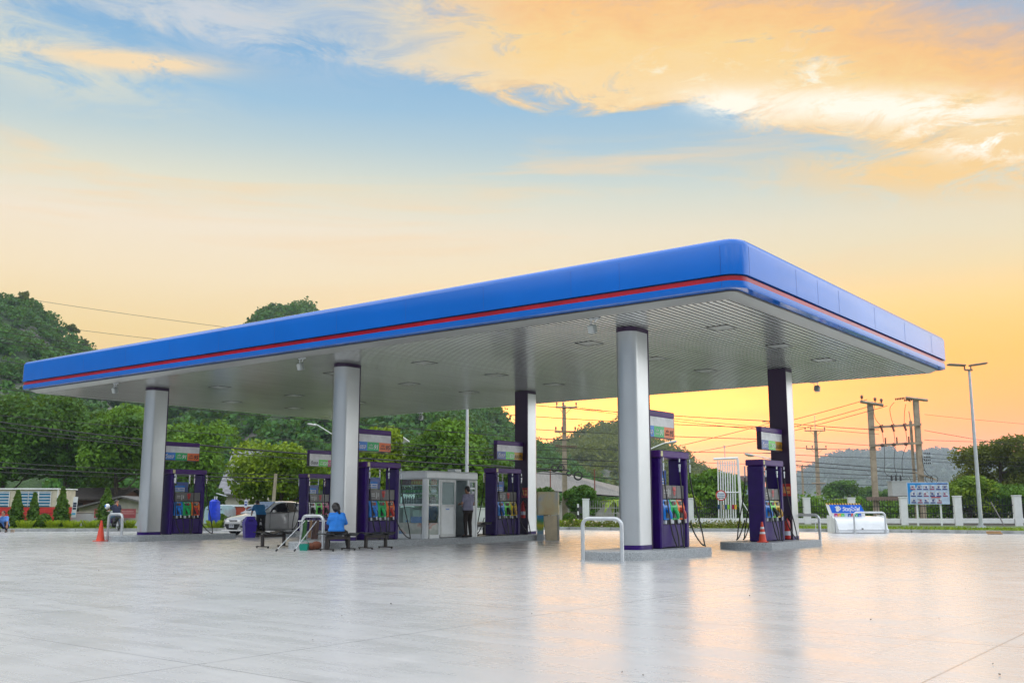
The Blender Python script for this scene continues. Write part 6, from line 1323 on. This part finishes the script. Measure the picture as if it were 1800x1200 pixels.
# lamp masts
def mast(label, px, D, ytop, heads=True, base=True, r=.11, dx=0):
    p = L(px, D, .08); zt = zat(px, ytop, D); o = thing('lamp_mast', label, 'lamp mast', p, YAW, 'tall grey lamp masts')
    mb = MB(); mb.tube([(0, 0, .05), (0, 0, zt * .5), (0, 0, zt)], [r, r * .85, r * .62], 12); obj('mast', mb, M['steel'], o)
    mb = MB(); mb.box(-.42, .42, -.42, .42, -.1, .05, 0, .03); obj('foundation', mb, M['kerb'], o); mb = MB(); mb.box(-.2, .2, -.2, .2, .051, .075)
    for k in range(4): a = PI / 4 + k * PI / 2; mb.tube([(.2 * math.cos(a), .2 * math.sin(a), .07), (.2 * math.cos(a), .2 * math.sin(a), .14)], .025, 6); mb.prism([(.11 * math.cos(a) , .08), (.2 * math.cos(a), .08), (.11 * math.cos(a), .3)], .11 * math.sin(a), .11 * math.sin(a) + .015, 'y')
    obj('base_plate', mb, M['steel'], o)
    if heads:
        MH = mat('brown_grey_lamp_housing', (.25, .2, .15), .5, .3); mb = MB(); mb.tube([(-.25, 0, zt + .08), (.18, 0, zt + .08)], .05, 8); mb.tube([(0, 0, zt - .05), (0, 0, zt + .1)], .07, 8); mb.tube([(-.25, 0, zt + .08), (-.25, 0, zt + .3)], .04, 6); mb.tube([(.1, 0, zt + .08), (.1, 0, zt + .3)], .04, 6); obj('bracket', mb, MH, o)
        for s, tl in ((-1, -.06), (1, -.14)):
            mb = MB(); MM = Matrix.Translation((-.22 if s < 0 else .05, 0, zt + .33)) @ Matrix.Rotation(s * tl, 4, 'Y'); mb.box(0, s * .95, -.2, .2, -.045, .05, 0, .03, MM); h = obj('lamp_head', mb, MH, o); mb = MB(); mb.box(s * .3, s * .9, -.16, .16, -.055, -.046, 0, 0, MM); obj('lens', mb, M['lens'], h)
mast('tall grey lamp mast with two flat lamp heads at the right', 1722, 55, 655)
mast('grey mast rising directly behind the glass kiosk', 820, 58, 700, False, True, .12)
def street_lamp(label, hx, hy, px, D, ybase_top, flip):
    h = at(hx, hy, D); p = L(px, D, 0); o = thing('street_lamp', label, 'street lamp', p, 0, 'street lamps on curved arms'); hh = h - p; zt = zat(px, ybase_top, D)
    mb = MB(); mb.tube([(0, 0, 0), (0, 0, zt)], [.1, .06], 8); obj('pole', mb, M['steel'], o); dr = Vector((hh.x, hh.y, 0)).normalized()
    mb = MB(); mb.tube(spline([(0, 0, zt - .1), hh * .35 + Vector((0, 0, (zt) * .66 - .0)), hh - dr * .3 + Vector((0, 0, -.02)), hh], 5), .035, 7); obj('arm', mb, M['white'], o)
    mb = MB(); R_ = Matrix.Translation(hh) @ Matrix.Rotation(math.atan2(dr.y, dr.x), 4, 'Z') @ Matrix.Rotation(-.2, 4, 'Y'); mb.sphere((.18, 0, 0), (.36, .14, .09), 14, 0, R_); hd = obj('lamp_head', mb, mat('grey_lamp_head', (.5, .5, .48), .35), o); mb = MB(); mb.sphere((.2, 0, -.045), (.26, .11, .08), 12, 0, R_); obj('lens', mb, M['lens'], hd)
street_lamp('white street lamp on a slanting arm left of the middle column', 552, 747, 640, 74, 800, 1)
street_lamp('street lamp head above the pump beside the nearest column', 1176, 778, 1120, 62, 800, 1)
street_lamp('street lamp head above the far right pump', 1322, 800, 1385, 66, 815, 1)

# ------------------------------------------------------------------ power poles and cables
MP = M['wood_pole']; MIn = mat('brown_insulator', (.11, .05, .03), .3, 0, coat=.4); MCab = mat('black_cable', (.02, .018, .018), .6)
def power_pole(label, px, D, ytop, arms, spike=None, w=.13, coils=(), lean=0, braces=True):
    p = L(px, D, 0); zt = zat(px, ytop, D); k = D / FPX; o = thing('power_pole', label, 'power pole', p, YAW, 'concrete power poles')
    mb = MB(); mb.loft([[(-w * 1.25, -w, -.1), (w * 1.25, -w, -.1), (w * 1.25, w, -.1), (-w * 1.25, w, -.1)], [(-w * .8 + lean, -w * .7, zt), (w * .8 + lean, -w * .7, zt), (w * .8 + lean, w * .7, zt), (-w * .8 + lean, w * .7, zt)]], 0, True, True, False); obj('shaft', mb, MP, o)
    for y, x0, x1, pins, tilt in arms:
        z = zat(px, y, D); mb = MB(); a, b2 = (x0 - px) * k, (x1 - px) * k; mb.tube([(a, -w - .05, z - tilt), (b2, -w - .05, z + tilt)], .06, 4)
        if braces: mb.tube([(a * .6, -w - .05, z), (0, -w - .03, z - .55)], .02, 5); mb.tube([(b2 * .6, -w - .05, z), (0, -w - .03, z - .55)], .02, 5)
        ca = obj('crossarm', mb, MP, o)
        for q in pins: x = (q - px) * k; zq = z + tilt * (x - (a + b2) / 2) / max(.1, (b2 - a) / 2); mb = MB(); mb.lathe([(.025, .05), (.03, .16), (.07, .17), (.05, .22), (.075, .23), (.05, .3), (.06, .31), (.02, .36)], 8, (x, -w - .05, zq)); obj('insulator', mb, MIn, ca)
    if spike: mb = MB(); mb.tube([(lean, 0, zt), (lean, 0, zat(px, spike, D))], .03, 6); obj('lightning_rod', mb, M['steel'], o)
    for cx, cy, r in coils:
        mb = MB(); x, z = (cx - px) * k, zat(px, cy, D); R = r * k * .55
        for q in range(4): rr = R * (1 - .08 * q); mb.tube([(x + rr * math.cos(t), -w - .1 - .03 * q, z + rr * math.sin(t)) for t in np.linspace(0, 2 * PI, 21)], .018, 6, 0, False)
        obj('cable_coil', mb, MCab, o)
    return o
up = power_pole('tall concrete power pole with coiled cables seen left of the nearest column', 993, 68, 712, [(716, 978, 1016, (980, 991, 1014), 0), (759, 976, 1013, (978, 989, 1012), 0)], 702, .15, ((975, 823, 11), (987, 822, 10), (1000, 832, 8), (1016, 836, 14)))
mb = MB(); k = 68 / FPX
for x0, x1, z0, z1 in ((-16, 4, 782, 785), (-2, 22, 784, 788)): mb.tube([(x0 * k, -.3, zat(993, z0, 68)), (x1 * k, -.3, zat(993, z1, 68))], .03, 5)
for q in range(11): x = -15 + q * 3.5; mb.sphere((x * k, -.3, zat(993, 784.5, 68)), (.05, .05, .07), 8)
obj('strain_insulators', mb, MIn, up)
power_pole('concrete power pole with two crossarms and a spike right of the far column', 1440, 98, 757, [(757, 1420, 1456, (1421, 1431, 1455), 0), (789, 1421, 1457, (1422, 1432, 1456), 0), (849, 1428, 1452, (), 0)], 730, .16)
power_pole('small distant power pole beside the far right column', 1413, 165, 818, [(820, 1403, 1424, (1404, 1413, 1423), 0)], None, .15)
# transformer structure between two poles
D_ = 70; k = D_ / FPX; o = thing('transformer_station', 'pole-mounted grey transformer between two concrete poles with crossbeams', 'transformer', L(1580, D_, 0), YAW); X = lambda px: (px - 1580) * k; Z = lambda y: zat(1580, y, D_)
for px, yt in ((1540.5, 706), (1621.5, 703)):
    mb = MB(); mb.box(X(px) - .18, X(px) + .18, -.14, .14, -.1, Z(yt), 0, .02); obj('pole', mb, MP, o)
mb = MB(); mb.box(X(1613) - .09, X(1613) + .07, .2, .34, -.1, Z(739)); mb.tube([(X(1612.5), .27, Z(739)), (X(1611), .27, Z(722))], .03, 6); obj('thin_pole', mb, MP, o)
mb = MB(); mb.tube([(X(1522), -.2, Z(706)), (X(1562), -.2, Z(712.5))], .11, 4); ca = obj('crossarm', mb, MP, o)
for px, y in ((1525, 705), (1548, 709), (1559, 711)): mb = MB(); mb.lathe([(.03, 0), (.03, .15), (.12, .2), (.06, .26), (.13, .3), (.05, .42)], 8, (X(px), -.2, Z(y) )); obj('insulator', mb, MIn, ca)
mb = MB(); mb.tube([(X(1602), -.25, Z(699)), (X(1640), -.25, Z(704))], .1, 4); mb.tube([(X(1608), .25, Z(698)), (X(1640), .25, Z(703))], .08, 4); mb.tube([(X(1602), -.2, Z(700)), (X(1613), .1, Z(705))], .06, 4); ca = obj('crossarm', mb, MP, o)
mb = MB()
for px0, y0 in ((1584, 702), (1600, 704)):
    for q in range(6): mb.sphere((X(px0 + q * 2.9), -.25, Z(y0 - q * .35)), (.045, .09, .09), 8)
obj('strain_insulators', mb, MIn, ca)
for y0, y1, nm in ((751.5, 746.5, 'beam'), (783, 778.5, 'beam')):
    mb = MB(); mb.box(X(1535), X(1626), -.28, -.16, 0, .16, 0, 0, Matrix(((1, 0, 0, 0), (0, 1, 0, 0), ((Z(y1) - Z(y0)) / (X(1621) - X(1540)), 0, 1, Z(y0) + (Z(y1) - Z(y0)) * .5 - .08), (0, 0, 0, 1)))); bm_ = obj('beam', mb, MP, o)
    for px in (1555, 1575, 1596):
        mb = MB(); zc = Z(y0 + (y1 - y0) * (px - 1540) / 81)
        if y0 < 770: mb.tube([(X(px) - .06, -.34, zc + .12), (X(px) + .08, -.34, zc - .38)], .075, 8); mb.tube([(X(px) + .05, -.3, zc + .15), (X(px) + .12, -.34, zc + .1)], .04, 6); obj('fuse_holder', mb, mat('red_brown_ceramic', (.17, .05, .03), .3, 0, coat=.5), bm_)
        else: mb.sphere((X(px), -.34, zc - .02), (.15, .1, .13), 12); mb.tube([(X(px + 6), -.3, zc + .08), (X(px + 6), -.3, zc + .5)], .05, 6); obj('arrester', mb, MIn, bm_)
mb = MB(); mb.box(X(1567), X(1596), -.35, .5, Z(872), Z(847), 0, .02); mb.box(X(1566), X(1597), -.38, .53, Z(847) + .002, Z(846) + .03)
for q in range(8): x = X(1568.5 + q * 3.6); mb.box(x, x + .02, -.37, -.352, Z(871), Z(849))
tf = obj('transformer_tank', mb, mat('pale_grey_tank', (.5, .51, .5), .5, 0, var=.06), o)
for px in (1570.5, 1578, 1586): mb = MB(); mb.lathe([(.06, 0), (.09, .03), (.06, .1), (.09, .13), (.06, .2), (.09, .23), (.04, .32), (.04, .42)], 10, (X(px), 0, Z(846) + .03)); obj('bushing', mb, M['black'], tf)
mb = MB(); mb.box(X(1530), X(1604), -.5, .6, Z(879), Z(873)); 
for q in range(14): x = X(1531 + q * 5.2); mb.box(x, x + .06, -.53, -.502, Z(880), Z(872.5))
obj('platform', mb, mat('brown_timber', (.23, .16, .13), .8), o)
mb = MB()
for pts in ([(1545, 713), (1543, 725), (1546, 738), (1553, 747)], [(1580, 708), (1572, 718), (1573, 735), (1576, 746)], [(1600, 711), (1597, 725), (1595, 745)], [(1556, 757), (1557, 778)], [(1576, 757), (1577, 778)], [(1597, 757), (1598, 776)], [(1558, 785), (1557, 810), (1556, 830), (1566, 838), (1571, 838)], [(1577, 785), (1573, 815), (1577, 838)], [(1597, 783), (1588, 805), (1586, 838)], [(1588, 838), (1597, 838), (1602, 850)], [(1622, 800), (1625, 825), (1632, 836)]):
    mb.tube(spline([(X(a), -.36, Z(b2)) for a, b2 in pts], 4), .018, 5, 0, False)
obj('jumper_wires', mb, MCab, o)
mb = MB(); mb.box(X(1610), X(1645), -.3, -.2, -.06, .06, 0, 0, Matrix(((1, 0, 0, 0), (0, 1, 0, 0), (-.35, 0, 1, Z(836) + .35 * X(1626)), (0, 0, 0, 1)))); br = obj('lower_bracket', mb, MP, o); mb = MB()
for px in (1632, 1641): mb.tube([(X(px) + .26 * math.cos(t), -.34, Z(842) + .26 * math.sin(t)) for t in np.linspace(0, 2 * PI, 17)], .02, 5, 0, False)
obj('cable_coil', mb, MCab, br)
mb = MB()
for y in (797, 803, 808, 814):
    for q in range(4): mb.sphere((X(1628 + q * 3.2), -.2, Z(y)), (.05, .06, .06), 6)
obj('side_insulators', mb, M['black'], o)
# cables
CB = [
 ('thin power line high across the sky at the left, left of the canopy', [(-60, 508, 470, 584, 150, .03), (-60, 552, 330, 602, 150, .03)]),
 ('power line crossing the green hill at the left edge', [(-60, 571, 170, 609, 82, .03), (-60, 585, 150, 616, 82, .03), (-60, 592, 150, 622, 82, .03), (-60, 622, 200, 664, 82, .03), (-60, 652, 200, 680, 82, .026), (-60, 658, 200, 686, 82, .026)]),
 ('pale power line running below the canopy ceiling before the wooded hill', [(-60, 676, 1000, 774, 64, .026), (-60, 724, 900, 796, 63, .02)]),
 ('bundle of dark cables crossing the trees behind the pumps', [(-60, 733, 330, 780, 58, .035), (-60, 741, 330, 787, 58.3, .025), (-60, 749, 330, 790, 58.6, .025), (330, 780, 1000, 826, 58, .045), (330, 790, 1000, 834, 58.3, .022), (-60, 817, 560, 842, 57, .03), (-60, 808, 560, 836, 57.4, .018), (-60, 826, 560, 847, 57.2, .018), (600, 782, 1000, 806, 61, .018), (600, 772, 1000, 792, 61.5, .018), (600, 792, 1000, 812, 60.6, .02)]),
 ('power line strung past the tall pole and the nearest column against the sunset', [(860, 705, 1360, 740, 67, .022), (860, 726, 1360, 752, 67, .022), (860, 749, 1360, 772, 67, .02), (1010, 715, 1360, 752, 67.5, .016), (1012, 718, 1360, 757, 67.8, .016), (860, 780, 1360, 796, 67, .018), (860, 798, 1130, 812, 66.5, .03), (860, 806, 1130, 822, 66.5, .03), (860, 816, 1130, 846, 66, .03), (1120, 800, 1360, 742, 69, .016), (1120, 812, 1360, 768, 69.3, .014), (1140, 808, 1360, 816, 66.8, .014)]),
 ('power line strung right of the far column before the mountain', [(1340, 751, 1524, 702, 69.4, .018), (1340, 764, 1548, 708, 69.6, .018), (1340, 770, 1560, 713, 69.8, .018), (1340, 740, 1545, 755, 69, .022), (1340, 742, 1545, 763, 69.2, .014), (1340, 768, 1560, 784, 69, .016), (1340, 784, 1545, 790, 69, .014), (1340, 796, 1625, 806, 70, .018), (1340, 804, 1625, 826, 70.2, .026), (1340, 812, 1625, 832, 70.2, .026), (1340, 824, 1625, 838, 70.4, .02), (1340, 834, 1625, 842, 70.4, .016), (1340, 848, 1625, 852, 70.4, .014)]),
 ('power line leading off to the right of the transformer poles', [(1625, 756, 1900, 800, 70, .016), (1625, 773, 1900, 778, 70, .014), (1625, 797, 1900, 806, 70, .014), (1625, 804, 1900, 815, 70, .014), (1625, 810, 1900, 822, 70, .014), (1625, 728, 1900, 752, 75, .01)]),
]
for lb, ls in CB:
    for x0, y0, x1, y1, D, r in ls:
        a, b2 = at(x0, y0, D), at(x1, y1, D + rnd.uniform(-.1, .1)); n = 14; sag = (b2 - a).length * .006; mb = MB()
        mb.tube([a.lerp(b2, k / n) - Vector((0, 0, sag * 4 * (k / n) * (1 - k / n) - 0)) for k in range(n + 1)], r, 5, 0, False)
        obj('power_line', mb, MCab, label=lb, cat='power line', group=lb, fixn=False)

# ------------------------------------------------------------------ small things
# cream display cabinet with landscape poster
p = L(964, 37.4, 0); o = thing('display_cabinet', 'cream upright display stand with a blue and yellow landscape poster', 'display stand', p, YAW + .05); k = 37.4 / FPX; zt = zat(964, 864, 37.4)
def soft_mat():
    m, t, b = new_mat('faded_cream_print'); g = t.n('ShaderNodeTexCoord').outputs['Object']; n_ = t.noise(t.mapv(g, (1.5, 1.5, 1)), 1.4, 2); t.put(b.inputs['Base Color'], t.ramp(n_, [(.3, (.82, .6, .3)), (.5, (.88, .75, .45)), (.62, (.8, .74, .6)), (.72, (.45, .58, .7))])); b.inputs['Roughness'].default_value = .6; return m
def land_mat():
    m, t, b = new_mat('landscape_poster'); g = t.n('ShaderNodeTexCoord').outputs['Object']; sp = t.n('ShaderNodeSeparateXYZ'); t.put(sp.inputs[0], g)
    h = t.m('ADD', sp.outputs[2], t.m('MULTIPLY', t.noise(g, 6, 3), .18)); t.put(b.inputs['Base Color'], t.ramp(t.m('DIVIDE', h, 1.4), [(.28, (.25, .4, .5)), (.36, (.3, .45, .05)), (.45, (.65, .55, .04)), (.56, (.1, .35, .12)), (.66, (.05, .3, .55)), (.85, (.0, .14, .5))])); b.inputs['Roughness'].default_value = .5; return m
mb = MB(); mb.box(-19 * k, 19 * k, 0, .35, zt * .52, zt, 0, .03); obj('head_panel', mb, soft_mat(), o)
mb = MB(); mb.loft([[(-4 * k, .0, 0), (15 * k, 0, 0), (15 * k, .3, 0), (-4 * k, .3, 0)], [(-8 * k, .02, zt * .5), (15 * k, .02, zt * .5), (15 * k, .32, zt * .5), (-8 * k, .32, zt * .5)]], 0, True, True, False); obj('stem', mb, mat('cream_stem', (.8, .66, .44), .6, 0, var=.15, scale=1.5), o)
mb = MB(); mb.box(15.5 * k, 19 * k, .02, .3, 0, zt * .515); obj('side_panel', mb, mat('pale_stone_panel', (.5, .48, .42), .6), o)
mb = MB(); mb.box(-20 * k, -8.5 * k, -.02, .02, .22, zt * .515); obj('poster', mb, land_mat(), o); mb = MB(); mb.box(-20 * k, -8.5 * k, .0, .03, .0, .215); obj('poster_foot', mb, mat('pale_foot', (.5, .55, .58), .6), o)
# timber offcuts, diagonal pole, litter
p = L(1744, 45.4, .0); o = thing('timber_pile', 'small pile of timber offcuts at the right kerb', 'timber', p, YAW - .2); 
for q, (x, y, z, r) in enumerate(((-.3, 0, .02, .05), (-.25, .15, .0, -.1), (-.3, .05, .08, .12))): mb = MB(); mb.box(x, x + .62, y, y + .1, z, z + .06, 0, .005, Matrix.Rotation(r, 4, 'Z')); obj('plank', mb, mat('fresh_timber', (.42, .25, .12), .8, 0, var=.25, scale=4, stretch=(.3, 4, 4)), o)
a, b2 = at(1742, 882, 60), at(1768, 928, 56); mb = MB(); mb.tube([a, b2], .035, 6); obj('pole', mb, mat('dark_pole', (.09, .08, .08), .7), label='dark pole leaning against the railing right of the lamp mast', cat='pole')
o = thing('standpipe', 'thin pale standpipe tap on the verge beside the hoop', 'tap', L(1432, 49.6, .05), YAW); mb = MB(); mb.tube([(0, 0, 0), (0, 0, .45), (.12, 0, .5), (.2, 0, .42)], .022, 7); obj('pipe', mb, M['steel'], o)
pts = []; 
for i in range(46):
    px, D = rnd.uniform(60, 1790), rnd.uniform(6, 26); q = L(px, D); 
    if not (q.x < XR and q.y > 19): pts.append((q.x, q.y, .012))
P = np.array(pts); V, F = leaf_quads(P, NR.normal(size=P.shape) * [.35, .35, .2] + [0, 0, 1], .028, .6); np_obj('dry_leaf_litter', V, F, [mat('dry_leaf', (.07, .045, .03), .9)], None, kind='stuff')
c, rz, w = frame(40, 48, 49.6); o = thing('cup', 'pair of small pale cups on the ground by the crouching man', 'cup', L(25, 49.2, 0)); mb = MB(); mb.lathe([(.04, 0), (.055, .13)], 10, (-.06, 0, 0)); mb.lathe([(.04, 0), (.055, .13)], 10, (.08, .03, 0)); obj('cups', mb, mat('beige_cup', (.5, .38, .28), .5), o)

# ------------------------------------------------------------------ evening haze in the air
hz = MB(); hz.box(-2450, 2450, -2450, 2450, -1.2, 134); ho = obj('haze', hz, [], kind='stuff')
hm = bpy.data.materials.new('haze_air'); hm.use_nodes = True; hm.node_tree.nodes.clear(); t = NT(hm.node_tree); pv = t.n('ShaderNodeVolumePrincipled'); pv.inputs['Color'].default_value = (.72, .85, 1, 1); pv.inputs['Density'].default_value = HAZE; pv.inputs['Anisotropy'].default_value = .2
ou = t.n('ShaderNodeOutputMaterial'); hm.node_tree.links.new(pv.outputs[0], ou.inputs['Volume']); ho.data.materials.append(hm)
